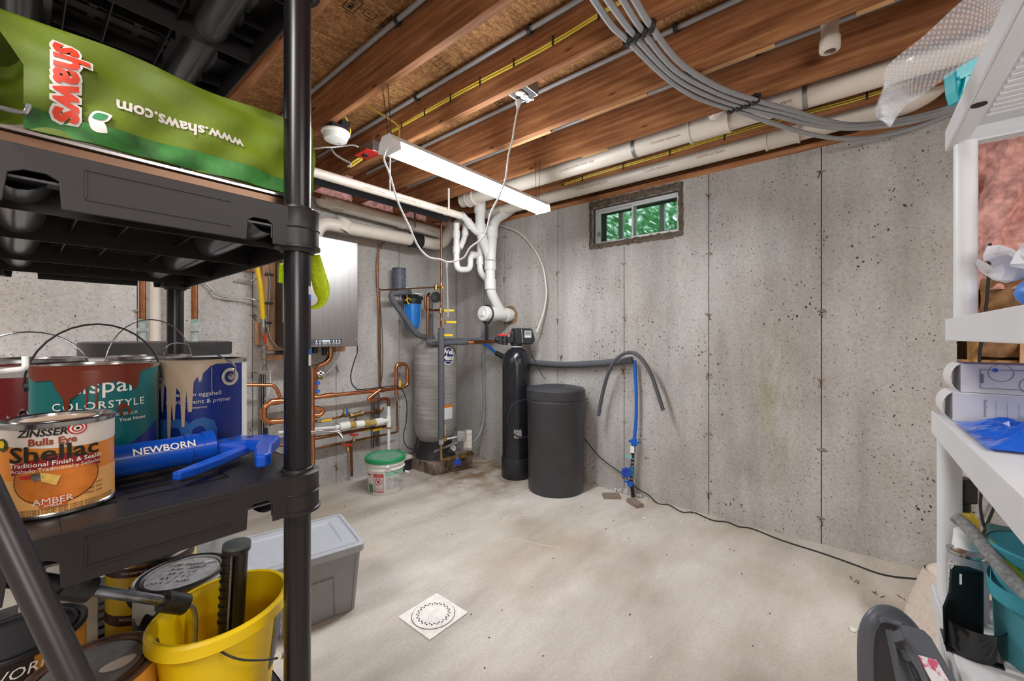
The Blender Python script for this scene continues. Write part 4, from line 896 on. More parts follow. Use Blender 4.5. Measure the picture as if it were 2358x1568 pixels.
for k, xx in enumerate((.035, .06, .088, .105, .13, .16, .182, .205)):
    part('button', MB().lathe([(.0045, 0), (.007, 0), (.007, .001), (.0045, .001), (.0045, 0)], (pa.x+xx, Y0-.003, pa.z-.031), (0, -1, 0), 14), M_WINK, bo)
    if k not in (2, 3): part('icon', MB().box((pa.x+xx-.004, Y0-.0038, pa.z-.019), (pa.x+xx+.004, Y0-.003, pa.z-.008)), M_WINK, bo, smooth=False)
part('warning_label', MB().box((X0-.002, Y0+.10, 1.32), (X0+.001, Y0+.17, 1.76)), mat('cream_label', (216, 204, 168), .5, var=.1, scale=60), bo, 'pale strip label', smooth=False)
part('lock_screw', MB().cyl((X1-.012, Y0-.004, ZB+.05), (X1-.012, Y0+.01, ZB+.05), .006, 10), M_TIN, bo)
part('underside_ports', MB().cyl((1.33, 3.1, ZB-.06), (1.33, 3.1, ZB), .02, 12).cyl((1.42, 3.1, ZB-.05), (1.42, 3.1, ZB), .02, 12).cyl((1.5, 3.12, ZB-.07), (1.5, 3.12, ZB), .018, 12), M_BLACK, bo)
part('mount_block', MB().box((1.60, YW-.16, ZB-.045), (1.68, YW-.002, ZB-.002)), M_BOARD, bo, smooth=False)
# mounting board and gas line left of boiler
bd = thing('mounting_board', 'pale wooden board fixed upright to the wall behind the yellow gas hose', 'board', B_(620, 800, 0))
e0, e1 = B_(600, 600, 0).x, B_(652, 600, 0).x
part('board', MB().box((e0, YW-.04, 1.05), (e1, YW-.001, 1.98)), M_BOARD, bd, bev=.002, smooth=False)
part('batten', MB().box((e0-.04, YW-.05, 1.16), (e0-.004, YW-.001, 1.32)), M_BOARD, bd, bev=.002, smooth=False)
part('cross_board', MB().box((e0-.45, YW-.03, 1.68), (e0-.03, YW-.001, 1.80)), M_BOARD, bd, bev=.002, smooth=False)
gp = .10
gs = thing('gas_line', 'yellow gas hose above a grey iron tee with a red-handled valve', 'gas line', B_(609, 780, gp))
part('yellow_hose', MB().tube(spline([B_(585, 560, gp), B_(594, 625, gp), B_(600, 660, gp), B_(606, 735, gp)], 5), .0165, 14), M_YLV, gs)
part('hose_end', MB().cyl(B_(606, 733, gp), B_(607, 756, gp), .013, 14), M_GALV, gs)
M_IRON = mat('galvanised_iron', (138, 126, 116), .5, .7, var=.2, scale=50)
part('iron_fittings', MB().cyl(B_(607, 754, gp), B_(607, 765, gp), .021, 6).cyl(B_(607, 765, gp), B_(608, 800, gp), .014, 12).cyl(B_(608, 796, gp), B_(608, 826, gp), .021, 14).cyl(B_(608, 812, gp), B_(630, 812, gp), .018, 14).cyl(B_(609, 826, gp), B_(609, 846, gp), .014, 12).cyl(B_(609, 845, gp), B_(609, 853, gp), .018, 8), M_IRON, gs)
part('red_handle', MB().obox(B_(611, 779, gp+.03), (EZ, EX, EY), (.06, .014, .01)).cyl(B_(608, 779, gp), B_(611, 779, gp+.035), .01, 8), M_RED, gs, 'small red valve handle', bev=.002)
part('black_pipe', MB().cyl(B_(628, 812, gp), B_(700, 812, gp), .0145, 12), M_DARK, gs)
armour([B_(470, 650, .03), B_(487, 664, .03), B_(500, 678, .04), B_(525, 684, .05), B_(560, 686, .06), B_(585, 690, .07), B_(605, 702, .07), B_(613, 722, .06), B_(614, 760, .05)], .0075, 'silver armoured cable sagging across the wall left of the yellow gas hose')
armour([B_(545, 645, .03), B_(575, 647, .05), B_(590, 642, .07)], .0075, 'short silver armoured cable in front of the cross board')
armour([B_(616, 622, .05), B_(622, 650, .05), B_(619, 700, .05), B_(617, 745, .05), B_(622, 775, .06), B_(638, 797, .07), B_(655, 806, .08)], .0075, 'armoured cable bundle strapped to the upright board')
part('cable_strap', MB().obox(B_(620, 632, .06), (EX, EY, EZ), (.05, .02, .014)).obox(B_(619, 698, .06), (EX, EY, EZ), (.05, .02, .014)).obox(B_(617, 743, .06), (EX, EY, EZ), (.05, .02, .014)), M_BLACK, bd, smooth=False)
def run(parent, pts, r, m, off=.14, rad=.035, name='pipe', lab=None):
    return part(name, MB().tube(fillet([B_(a, b, (c[0] if c else off)) for a, b, *c in pts], rad, 5), r, 12), m, parent, lab)
def coll(parent, pts, r, m, off=.14, L=.016):
    for a, b, h in pts:
        q = B_(a, b, off); d = {'x': EX, 'z': EZ}[h]; part('fitting', MB().cyl(q-d*L, q+d*L, r, 12), m, parent)
cu = thing('copper_pipework', 'bright copper heating pipework with a long sloping header below the boiler', 'pipework', B_(800, 900, .14))
run(cu, [(640, 922), (712, 916), (925, 893), (939, 886), (937, 845), (931, 838), (916, 838), (912, 846), (912, 910)], .0165, M_COP, .14, .05)
coll(cu, [(753, 911, 'x'), (762, 910, 'x'), (860, 900, 'x'), (880, 898, 'x')], .0205, M_COP)
coll(cu, [(938, 868, 'z'), (938, 855, 'z')], .021, M_COP)
run(cu, [(874, 898), (849, 917), (850, 922), (866, 921)], .0155, M_COP, .17, .03)
run(cu, [(866, 920), (893, 917), (895, 928), (895, 942)], .0145, M_COPD, .15, .02)
run(cu, [(720, 1070, .30), (719, 1000, .30), (719, 852, .30), (712, 843, .30), (700, 856, .28)], .0165, M_COP, .3, .04, lab='thick upright copper pipe beside the shelf post')
run(cu, [(761, 799, .2), (761, 824, .2), (752, 834, .2), (733, 842, .18), (727, 855, .16), (726, 911, .14)], .0155, M_COP, .18, .05)
coll(cu, [(761, 806, 'z')], .021, M_BRASS, .2)
run(cu, [(560, 886), (600, 886), (628, 887), (636, 893), (647, 919)], .0125, M_COP, .16, .03)
run(cu, [(690, 917), (655, 923), (622, 926), (607, 940), (606, 962), (617, 972), (655, 969), (690, 966)], .019, M_COP, .18, .06)
coll(cu, [(607, 945, 'z'), (607, 957, 'z')], .023, M_COP, .18)
coll(cu, [(628, 925, 'x'), (640, 924, 'x'), (628, 971, 'x')], .023, M_COP, .18)
run(cu, [(690, 940), (731, 939), (744, 943), (742, 953), (731, 957), (690, 961)], .0165, M_COP, .16, .04)
coll(cu, [(731, 957, 'x'), (724, 957, 'x')], .0205, M_COP, .16)
# purge valves by the boiler drop
part('purge_valve', MB().cyl(B_(726, 868, .16), B_(738, 870, .2), .012, 10).cyl(B_(735, 865, .2), B_(740, 872, .22), .012, 10), M_BRASS, cu)
part('white_handle', MB().obox(B_(738, 859, .2), (EX, EY, EZ), (.05, .012, .014)).obox(B_(738, 859, .2), (EX, EY, EZ), (.014, .012, .035)), M_WHITE, cu, smooth=False)
for py in (882, 901): part('blue_knob', MB().cyl(B_(728, py, .15), B_(733, py, .21), .014, 12), M_BLUE, cu, 'small blue knob')
# lower lines
lo = thing('water_pipework', 'weathered bronze supply line with pressure regulator and yellow lever', 'pipework', B_(800, 960, .1))
run(lo, [(690, 974), (712, 971), (760, 965), (786, 959), (868, 947), (880, 946), (883, 938)], .0085, M_COPD, .10, .02)
part('regulator', MB().lathe([(.0, -.03), (.018, -.028), (.03, -.004), (.03, .004), (.014, .02), (.01, .045), (0, .045)], B_(796, 952, .13), (-.25, 0, 1), 18), M_BRASS, lo)
part('regulator_tag', MB().obox(B_(799, 949, .16), (EX, EY, EZ), (.014, .004, .05)), M_BLUE, lo, smooth=False)
part('backflow_valve', MB().cyl(B_(808, 958, .1), B_(832, 952, .1), .02, 12).cyl(B_(818, 955, .1), B_(818, 973, .1), .011, 10).cyl(B_(805, 958, .1), B_(810, 957, .1), .024, 6).cyl(B_(830, 952, .1), B_(835, 951, .1), .024, 6), M_BRASS, lo)
part('clamp', MB().obox(B_(868, 947, .1), (EX, EY, EZ), (.03, .05, .04)), M_COPD, lo, smooth=False)
part('lever', MB().obox(B_(752, 968, .14), (EX, EY, EZ), (.085, .006, .018)), M_YLV, lo, 'yellow valve lever', bev=.002, smooth=False); part('valve_body', MB().cyl(B_(728, 970, .1), B_(742, 969, .1), .016, 12), M_TIN, lo)
nf = thing('condensate_filter', 'white plastic condensate line with an amber-windowed neutraliser', 'filter', B_(830, 975, .2))
run(nf, [(640, 996), (721, 988), (774, 984), (895, 968)], .0105, M_PVCW, .2)
q0, q1, q2, q3, q4 = [B_(a, b, .2) for a, b in ((781, 983), (803, 979), (863, 973), (880, 970), (887, 969))]
part('end_cap', MB().cyl(q0, q1, .033, 20), M_PVCW, nf); part('end_cap', MB().cyl(q2, q3, .033, 20), M_PVCW, nf)
part('amber_chamber', MB().cyl(q1, q2, .028, 20), mat('amber_media', (176, 148, 84), .3, var=.35, scale=90), nf, 'clear tube packed with amber grit')
part('chamber_label', MB().lathe([(.0285, .055), (.0288, .125)], q1, q2-q1, 20), M_WHITE, nf)
part('reducer', MB().cyl(B_(771, 984, .2), q0, .018, 16).cyl(q3, q4, .02, 16), M_PVCW, nf)
run(nf, [(895, 936), (895, 1040)], .0135, M_PVCW, .2)
part('tee', MB().cyl(B_(895, 957, .2), B_(895, 983, .2), .019, 16).cyl(B_(887, 969, .2), B_(895, 969, .2), .018, 16), M_PVCW, nf)
part('pipe_clamp', MB().lathe([(.014, -.006), (.022, -.006), (.022, .006), (.014, .006)], B_(895, 985, .2), seg=16), M_COP, nf)
l2 = thing('return_pipework', 'dull copper return line with red taps and a yellow lever near the floor', 'pipework', B_(800, 1000, .12))
run(l2, [(620, 1030), (712, 1012), (841, 988), (893, 981)], .0135, M_COPD, .14, .02)
run(l2, [(620, 1052), (712, 1036), (794, 1019), (905, 997), (915, 994), (915, 988), (914, 923)], .009, M_COPD, .09, .02)
coll(l2, [(915, 985, 'z'), (914, 915, 'z'), (790, 1020, 'x'), (845, 1009, 'x')], .0115, M_COP, .09)
part('lever', MB().obox(B_(869, 989, .18), (EX, EY, EZ), (.085, .006, .02)).obox(B_(846, 991, .17), (EX, EY, EZ), (.04, .006, .014)), M_YLV, l2, 'yellow valve lever', bev=.002, smooth=False)
def tap(px, py, off):
    c = B_(px, py, off)
    part('red_handle', MB().obox(c, (right, V((CB, SB, 0)), EZ), (.055, .012, .014)).sphere(c-right*.026, .011, 8).sphere(c+right*.026, .011, 8), M_RED, l2, 'red tap handle')
    part('tap_spout', MB().cyl(c, c-EZ*.03, .009, 10).cyl(c-EZ*.025, c-EZ*.05+V((-.01, -.02, 0)), .012, 10), M_BRASS, l2)
tap(815, 1001, .2); tap(801, 1025, .2)
run(l2, [(808, 1018), (810, 1096)], .011, M_COPD, .05)
part('lever', MB().obox(B_(921, 884, .17), (EZ, EX, EY), (.06, .016, .006)), M_YLV, cu, 'yellow valve lever', bev=.002, smooth=False)
part('valve_body', MB().cyl(B_(913, 902, .09), B_(914, 915, .09), .015, 12), M_TIN, l2)
# strut channels
def strut(a, b, py0, py1, lab):
    xa, xb = B_(a, 900, .05).x, B_(b, 900, .05).x; z0, z1 = B_(a, py1, .05).z, B_(a, py0, .05).z; m = MB()
    m.box((xa, YW-.045, z0), (xa+.004, YW-.002, z1)).box((xb-.004, YW-.045, z0), (xb, YW-.002, z1)).box((xa, YW-.006, z0), (xb, YW-.002, z1)).box((xa, YW-.045, z0), (xa+.010, YW-.041, z1)).box((xb-.010, YW-.045, z0), (xb, YW-.041, z1))
    solo('strut_channel', m, M_GALV, lab, 'strut', 'galvanised strut channels on the boiler wall', smooth=False)
strut(861, 875, 908, 1032, 'galvanised strut channel behind the white-lidded copper and filter lines, near the pail'); strut(602, 612, 862, 1035, 'galvanised strut channel just right of the blue paint can')
solo('sensor_wire', MB().tube(spline([B_(823, 797, .3), B_(822, 815, .25), B_(816, 831, .2), B_(808, 862, .16), B_(810, 882, .16), B_(818, 893, .16), B_(828, 897, .165), B_(876, 892, .165), B_(914, 889, .165), B_(929, 902, .15), B_(937, 933, .14), B_(935, 974, .14), B_(929, 1004, .14), B_(937, 1029, .16), B_(960, 1036, .2)], 5), .0045, 8), M_DARK, 'black wire looping from the boiler corner over the copper header to the floor', 'wire')
for k, (pp, lb) in enumerate((([(755, 795, .2), (757, 812, .2), (749, 830, .18), (736, 838, .16), (720, 841, .16)], 'thin black wire under the boiler, left of the sagging silver hose'),
                 ([(783, 797, .22), (778, 822, .22), (765, 848, .22), (744, 866, .22)], 'silver and black hose sagging from the boiler to the brass purge valve'),
                 ([(700, 815, .1), (730, 810, .1), (755, 804, .1)], 'grey wire running along the wall under the boiler'),
                 ([(622, 853, .08), (622, 880, .08), (618, 905, .08), (610, 920, .08)], 'white wire hanging below the gas tee'))):
    solo('wire', MB().tube(spline([B_(*q) for q in pp], 5), .0035, 6), (M_DARK, M_GPEX, M_GPEX, M_CORD)[k], lb, 'wire')
cw = thing('wall_tubing', 'pair of thin brown copper tubes running down the wall right of the boiler', 'tubing', B_(873, 890, .03))
part('tube', MB().tube(spline([B_(897, 548, .04), B_(880, 562, .03), B_(869, 595, .025), B_(869, 650, .025), B_(872, 700, .025), B_(873, 800, .025), B_(875, 893, .025)], 4), .006, 8), M_COPD, cw)
part('tube', MB().tube([B_(874, 670, .02), B_(876, 780, .03), B_(877, 893, .03)], .0055, 8), mat('brown_tube', (104, 72, 56), .5, .4, var=.15), cw)
part('black_wire', MB().tube(spline([B_(873, 672, .02), B_(880, 760, .03), B_(881, 850, .03), B_(876, 893, .03)], 4), .003, 6), M_DARK, cw)
# big blue filter
fx = onY(950, 720, 3.16); 
bfil = thing('water_filter', 'blue-bowled water filter with black head on a white wall bracket', 'water filter', (fx.x, 3.16, onY(950, 757, 3.16).z))
zb, zt_ = onY(950, 757, 3.16).z, onY(950, 700, 3.16).z
part('bowl', MB().lathe([(0, zb), (.045, zb), (.062, zb+.02), (.066, zb+.05), (.072, zt_), (0, zt_)], (fx.x, 3.16, 0), seg=32), mat('filter_blue', (46, 130, 214), .3, var=.04), bfil)
m = MB()
for k in range(10): a = 2*PI*k/10; m.bar((fx.x+math.cos(a)*.070, 3.16+math.sin(a)*.070, zb+.05), (fx.x+math.cos(a)*.074, 3.16+math.sin(a)*.074, zt_), .004, .006)
part('bowl_ribs', m, mat('filter_blue', (46, 130, 214)), bfil)
part('head', MB().lathe([(.078, 0), (.082, .012), (.082, .045), (.06, .06), (.05, .085), (0, .085)], (fx.x, 3.16, zt_), seg=32).cyl((fx.x-.11, 3.16, zt_+.06), (fx.x+.11, 3.16, zt_+.06), .02, 12), M_BLACK, bfil)
text('BIG BLUE', .014, V((fx.x, 3.16, zt_+.026)), EX, EZ, M_WINK, bfil, wrap=(fx.x, 3.16, .083))
part('bracket', MB().box((fx.x-.03, YW-.02, zt_+.05), (fx.x+.05, YW-.003, zt_+.165)).box((fx.x-.03, 3.08, zt_+.085), (fx.x+.06, YW-.005, zt_+.095)).lathe([(.008, 0), (.014, 0), (.014, .006), (.008, .006)], (fx.x-.02, YW-.02, zt_+.18), (0, -1, 0), 10), M_WHITE, bfil, bev=.003, smooth=False)
part('yellow_ribbon', MB().tube(spline([V((fx.x-.09, 3.12, zt_+.09)), V((fx.x-.095, 3.11, zt_+.02)), V((fx.x-.075, 3.11, zt_-.01))], 4), .006, 6, sx=.4).tube(spline([V((fx.x-.12, 3.11, zt_+.02)), V((fx.x-.085, 3.10, zt_+.045)), V((fx.x-.06, 3.11, zt_+.03))], 4), .005, 6), M_YLV, bfil)
kc = onY(919, 640, 3.2); k0, k1 = onY(919, 672, 3.2).z, onY(919, 618, 3.2).z
ca = thing('spare_cartridge', 'dark mesh filter cartridge standing above the blue filter', 'cartridge', (kc.x, 3.2, k0))
part('mesh_body', MB().cyl((kc.x, 3.2, k0+.01), (kc.x, 3.2, k1-.012), .058, 28), speck('cartridge_mesh', (48, 54, 64), (104, 110, 120), 130), ca)
m = MB()
for k in range(14):
    for s in (1, -1):
        m.tube([V((kc.x+math.cos(2*PI*k/14+s*2.2*u/8)*.0588, 3.2+math.sin(2*PI*k/14+s*2.2*u/8)*.0588, k0+.012+(k1-k0-.026)*u/8)) for u in range(9)], .0012, 4, cap=False)
part('net', m, mat('net_grey', (120, 126, 136), .6, var=0), ca)
part('end_cap', MB().lathe([(0, 0), (.06, 0), (.061, .006), (.06, .014), (.02, .014)], (kc.x, 3.2, k1-.014), seg=28), mat('cartridge_cap', (66, 74, 88), .6), ca)
# =====================================================================
# PAIL, PUMP UNIT, STORAGE BIN, FLOOR DRAIN
# =====================================================================
gx, gy = 1.865, 2.86; R0, R1, H = .125, .148, .268
pa_ = thing('plastic_pail', 'white plastic pail with a green lid and printed label by the boiler wall', 'pail', (gx, gy, 0))
def rr(z): return R0+(R1-R0)*z/H
part('body', MB().lathe([(0, 0), (R0-.004, 0), (R0, .005), (rr(.19), .19), (rr(.19)+.007, .193), (rr(.2)+.007, .197), (rr(.2)+.001, .201), (rr(.225), .225), (rr(.225)+.008, .228), (rr(.235)+.008, .232), (rr(.235), .236), (R1, H), (R1-.004, H)], (gx, gy, 0), seg=44), mat('pail_white', (232, 230, 226), .35, var=.03), pa_)
part('lid', MB().lathe([(R1+.002, H-.022), (R1+.007, H-.02), (R1+.008, H+.006), (R1+.002, H+.012), (R1-.014, H+.012), (R1-.018, H+.003), (0, H+.004)], (gx, gy, 0), seg=44), mat('pail_green', (34, 150, 92), .4, var=.05), pa_, 'green snap-on lid')
part('lid_dust', MB().lathe([(R1-.02, H+.0045), (0, H+.0055)], (gx, gy, 0), seg=44), mat('dusty_green', (112, 156, 134), .7, var=.12, scale=30), pa_)
pang = math.atan2(-gy, -gx)
def plab(name, a0, a1, z0, z1, m, lab=None, e=.001): return part(name, MB().patch(gx, gy, rr(z0)+e, pang+a0, pang+a1, z0, z1, 12, R1=rr(z1)+e), m, pa_, lab)
M_LR = mat('label_red', (190, 40, 44), .45, var=0); M_LG = mat('label_green', (30, 130, 76), .45, var=0); M_LM = mat('label_mint', (150, 200, 176), .5, var=0); M_GT = speck('grey_print', (150, 150, 150), (210, 210, 208), 240)
plab('red_strip', -1.2, -.82, .155, .165, M_LR); plab('warning_band', -.68, -.10, .145, .172, M_LR); 
for a0, a1, z0, z1 in ((-.68, -.65, .03, .145), (-.13, -.10, .03, .145), (-.68, -.10, .028, .034)): plab('warning_border', a0, a1, z0, z1, M_LR)
plab('green_plants', -1.15, -.78, .02, .085, M_LG); plab('mint_band', .0, 1.3, .15, .185, M_LM)
for a0 in (.02, .42, .82): plab('text_block', a0, a0+.34, .045, .125, M_GT); plab('text_block', a0, a0+.3, .128, .142, M_GT)
def ring_pat():
    m = MB(); a_c = pang-.39; zc_ = .112
    def q(a, r): th = a_c+math.cos(a)*r/rr(zc_); z = zc_+math.sin(a)*r; return V((gx+math.cos(th)*(rr(z)+.0015), gy+math.sin(th)*(rr(z)+.0015), z))
    m.grid(lambda u, v: q(2*PI*u, .022+.005*v), 24, 1); m.grid(lambda u, v: q(PI*.75, .025).lerp(q(-PI*.25, .025), u)+V((0, 0, (v-.5)*.004)), 6, 1)
    m.grid(lambda u, v: q(2*PI*u, .001+.011*v), 12, 1); return m
part('warning_symbol', ring_pat(), M_LR, pa_, 'red crossed circle')
for k, s in enumerate(('WARNING', 'CHILDREN CAN FALL', 'INTO BUCKET AND', 'DROWN KEEP AWAY', 'FROM WATER')):
    z = .158 if k == 0 else .075-.011*k; th = pang-.39
    text(s, .012 if k == 0 else .0085, (gx+math.cos(th)*rr(z), gy+math.sin(th)*rr(z), z), EX, EZ, M_WINK if k == 0 else M_LR, pa_, wrap=(gx, gy, rr(z)), eps=.003, sx=1 if k == 0 else .8)
part('handle_boss', MB().sphere((gx+math.cos(pang+.1)*(R1+.0), gy+math.sin(pang+.1)*(R1+.0), .225), .016, 12, sc=(1, 1, 1.2)).sphere((gx+math.cos(pang+1.35)*(R1-.01), gy+math.sin(pang+1.35)*(R1-.01), .2), .016, 12), M_WHITE, pa_)
hpt = [V((gx+math.cos(pang+a)*(R1+.02), gy+math.sin(pang+a)*(R1+.02), z)) for a, z in ((.1, .225), (.35, .19), (.65, .165), (1.0, .15), (1.3, .143))]
part('wire_handle', MB().tube(spline(hpt, 4), .0025, 6), M_STEELW, pa_); part('grip', MB().cyl(hpt[-1]-V((.012, 0, -.01)), hpt[-1]+V((.018, 0, -.006)), .008, 8), M_WHITE, pa_)
cp = onZ(936, 1085, 0)
cpu = thing('condensate_pump', 'small black and white condensate pump tucked behind the pail', 'pump', (cp.x, cp.y+.05, 0))
part('tank', MB().box((cp.x-.06, cp.y, 0), (cp.x+.06, cp.y+.13, .10)), M_BLACK, cpu, bev=.006, smooth=False)
part('motor_cover', MB().box((cp.x-.065, cp.y-.005, .10), (cp.x+.065, cp.y+.135, .135)), M_PVC, cpu, bev=.008, smooth=False)
part('wire', MB().tube(spline([V((cp.x+.06, cp.y+.06, .12)), V((cp.x+.14, cp.y+.08, .13)), V((cp.x+.2, cp.y+.1, .25))], 4), .004, 6), M_DARK, cpu)
# storage bin (turned about 13 degrees)
bo_ = V((.991, 1.677, 0)); L_, W_ = .50, .387; ex = V((-.975, .222, 0)); ey = V((.222, .975, 0)); zt = .30
bn = thing('storage_bin', 'grey lidded plastic storage bin on the floor behind the shelf post', 'storage bin', bo_+ex*L_/2+ey*W_/2)
M_BIN = mat('bin_grey', (146, 144, 146), .45, var=.03, bump=.03); M_LID = mat('bin_lid_grey', (172, 176, 184), .38, var=.03)
def bp_(a, b, z): return bo_+ex*a+ey*b+EZ*z
def loop(a0, b0, z, c=.02, n=4):
    a1, b1 = L_-a0, W_-b0; pts = []
    for cx_, cy_, s in ((a1-c, b1-c, 0), (a0+c, b1-c, 1), (a0+c, b0+c, 2), (a1-c, b0+c, 3)):
        for k in range(n+1): q = PI/2*(s+k/n); pts.append(bp_(cx_+c*math.cos(q), cy_+c*math.sin(q), z))
    return pts
def loft(loops, capb=True, capt=True):
    m = MB(); n = len(loops[0]); vs = [p for l in loops for p in l]; fs = []
    for i in range(len(loops)-1):
        for k in range(n): fs.append((i*n+k, i*n+(k+1) % n, (i+1)*n+(k+1) % n, (i+1)*n+k))
    if capb: fs.append(tuple(range(n-1, -1, -1)))
    if capt: fs.append(tuple(range((len(loops)-1)*n, len(loops)*n)))
    return m.add(vs, fs)
part('tub', loft([loop(.035, .035, .001), loop(.032, .032, .006), loop(.012, .012, zt-.03)]), M_BIN, bn, ang=25)
lidm = loft([loop(.004, .004, zt-.035), loop(.0, .0, zt-.03), loop(.0, .0, zt-.004), loop(.004, .004, zt), loop(.016, .016, zt), loop(.018, .018, zt-.008), loop(.022, .022, zt-.008), loop(.03, .03, zt+.001), loop(.075, .07, zt+.001), loop(.082, .078, zt-.006)])
part('lid', lidm, M_LID, bn, 'pale grey recessed lid', ang=25)
part('side_ridge', MB().bar(bp_(.035, .012, zt-.045), bp_(.05, .03, .01), .003, .003).bar(bp_(.13, .017, zt*.6), bp_(.12, .028, .01), .003, .003).bar(bp_(.13, .014, zt*.6), bp_(.42, .014, zt*.6), .003, .003), M_BIN, bn, smooth=False)
for b in (W_*.5,): part('latch', MB().obox(bp_(-.004, b, zt-.03), (ex, ey, EZ), (.012, .1, .04)), M_LID, bn, bev=.003, smooth=False)
# floor drain
def oz(px, py): return onZ(px, py, .0)
cs = [oz(1004.5, 1366.7), oz(1079.5, 1413.5), oz(985, 1477), oz(921, 1420)]
cc = sum(cs, V((0, 0, 0)))/4; S_ = .075+0*1; s1 = ((cs[0]-cs[1]).length+(cs[2]-cs[3]).length+(cs[1]-cs[2]).length+(cs[3]-cs[0]).length)/8
fdn = thing('floor_drain', 'square white floor drain with a ring of holes set in the concrete', 'drain', (cc.x, cc.y, 0))
M_DRN = mat('drain_white', (246, 243, 238), .5, var=.06, scale=30)
part('plate', MB().box((cc.x-s1, cc.y-s1, .0005), (cc.x+s1, cc.y+s1, .005)), M_DRN, fdn, bev=.002, smooth=False)
part('strainer', MB().lathe([(s1*.86, .005), (s1*.855, .0075), (0, .0085)], (cc.x, cc.y, 0), seg=48), M_DRN, fdn)
part('joint', MB().lathe([(s1*.86, .0052), (s1*.885, .0054)], (cc.x, cc.y, 0), seg=48), M_RUST, fdn)
m = MB()
for k in range(40): a = 2*PI*k/40; r = s1*(.66 if k % 2 else .60); m.lathe([(.0, .0092), (.0034, .0092), (.0034, .0085)], (cc.x+math.cos(a)*r, cc.y+math.sin(a)*r, 0), seg=10)
part('holes', m, M_INK, fdn, 'ring of small dark holes')
# crumbs on the floor
random.seed(21)
M_CH = mat('white_chip', (236, 234, 230), .8, var=.05)
CHL = ['chunky white chip on the floor just in front of the right-hand brick', 'mid-sized white chip just right of the chunky one near the bricks', 'tiny white chip above the mid-sized one, nearest the wall cable', 'lone small white chip midway along the floor cable', 'small white chip below the pair in front of the bricks', 'larger white chip on the open floor near the step stool', 'tiny white chip on the open floor at the bottom centre', 'faint white speck between the bricks and the lone chip']
for k, (px, py, s) in enumerate(((1484, 1193, .012), (1507, 1197, .009), (1503, 1187, .006), (1568, 1200, .008), (1500, 1214, .008), (1965, 1449, .016), (1499, 1514, .006), (1530, 1226, .004))):
    solo('concrete_chip', MB().sphere(onZ(px, py, s*.3), s, 8, sc=(1.2, .8, .35)).jitter(s*.12), M_CH, CHL[k], 'chip', 'white chips scattered on the floor', smooth=False)
m = MB()
for k in range(90):
    px, py = random.choice(((random.uniform(1300, 1640), random.uniform(1150, 1240)), (random.uniform(900, 1250), random.uniform(1100, 1250)), (random.uniform(1000, 1950), random.uniform(1230, 1560)), (random.uniform(1650, 2100), random.uniform(1225, 1330)), (random.uniform(740, 900), random.uniform(1140, 1200))))
    c = onZ(px, py, .0015)
    if c.x < XW-.02 and c.y < YW-.05: m.sphere(c, random.uniform(.0015, .004), 6, sc=(random.uniform(.7, 2), 1, .5))
solo('grit', m, mat('dark_grit', (70, 58, 48), .9, var=.2), 'dark grit scattered over the concrete floor', 'grit', kind='stuff', smooth=False)
m = MB()
for px, py in ((2014, 1365), (1962, 1334), (2077, 1377), (2140, 1338)):
    for k in range(3): c = onZ(px+k*6, py+k*5, .002); m.tube([c, c+V((.03*random.uniform(.4, 1), .02*random.uniform(-1, 1), .001))], .0016, 5)
solo('leaf_bits', m, mat('dry_leaf', (74, 58, 44), .9), 'dry dark plant bits on the floor near the white shelf', 'debris', kind='stuff')
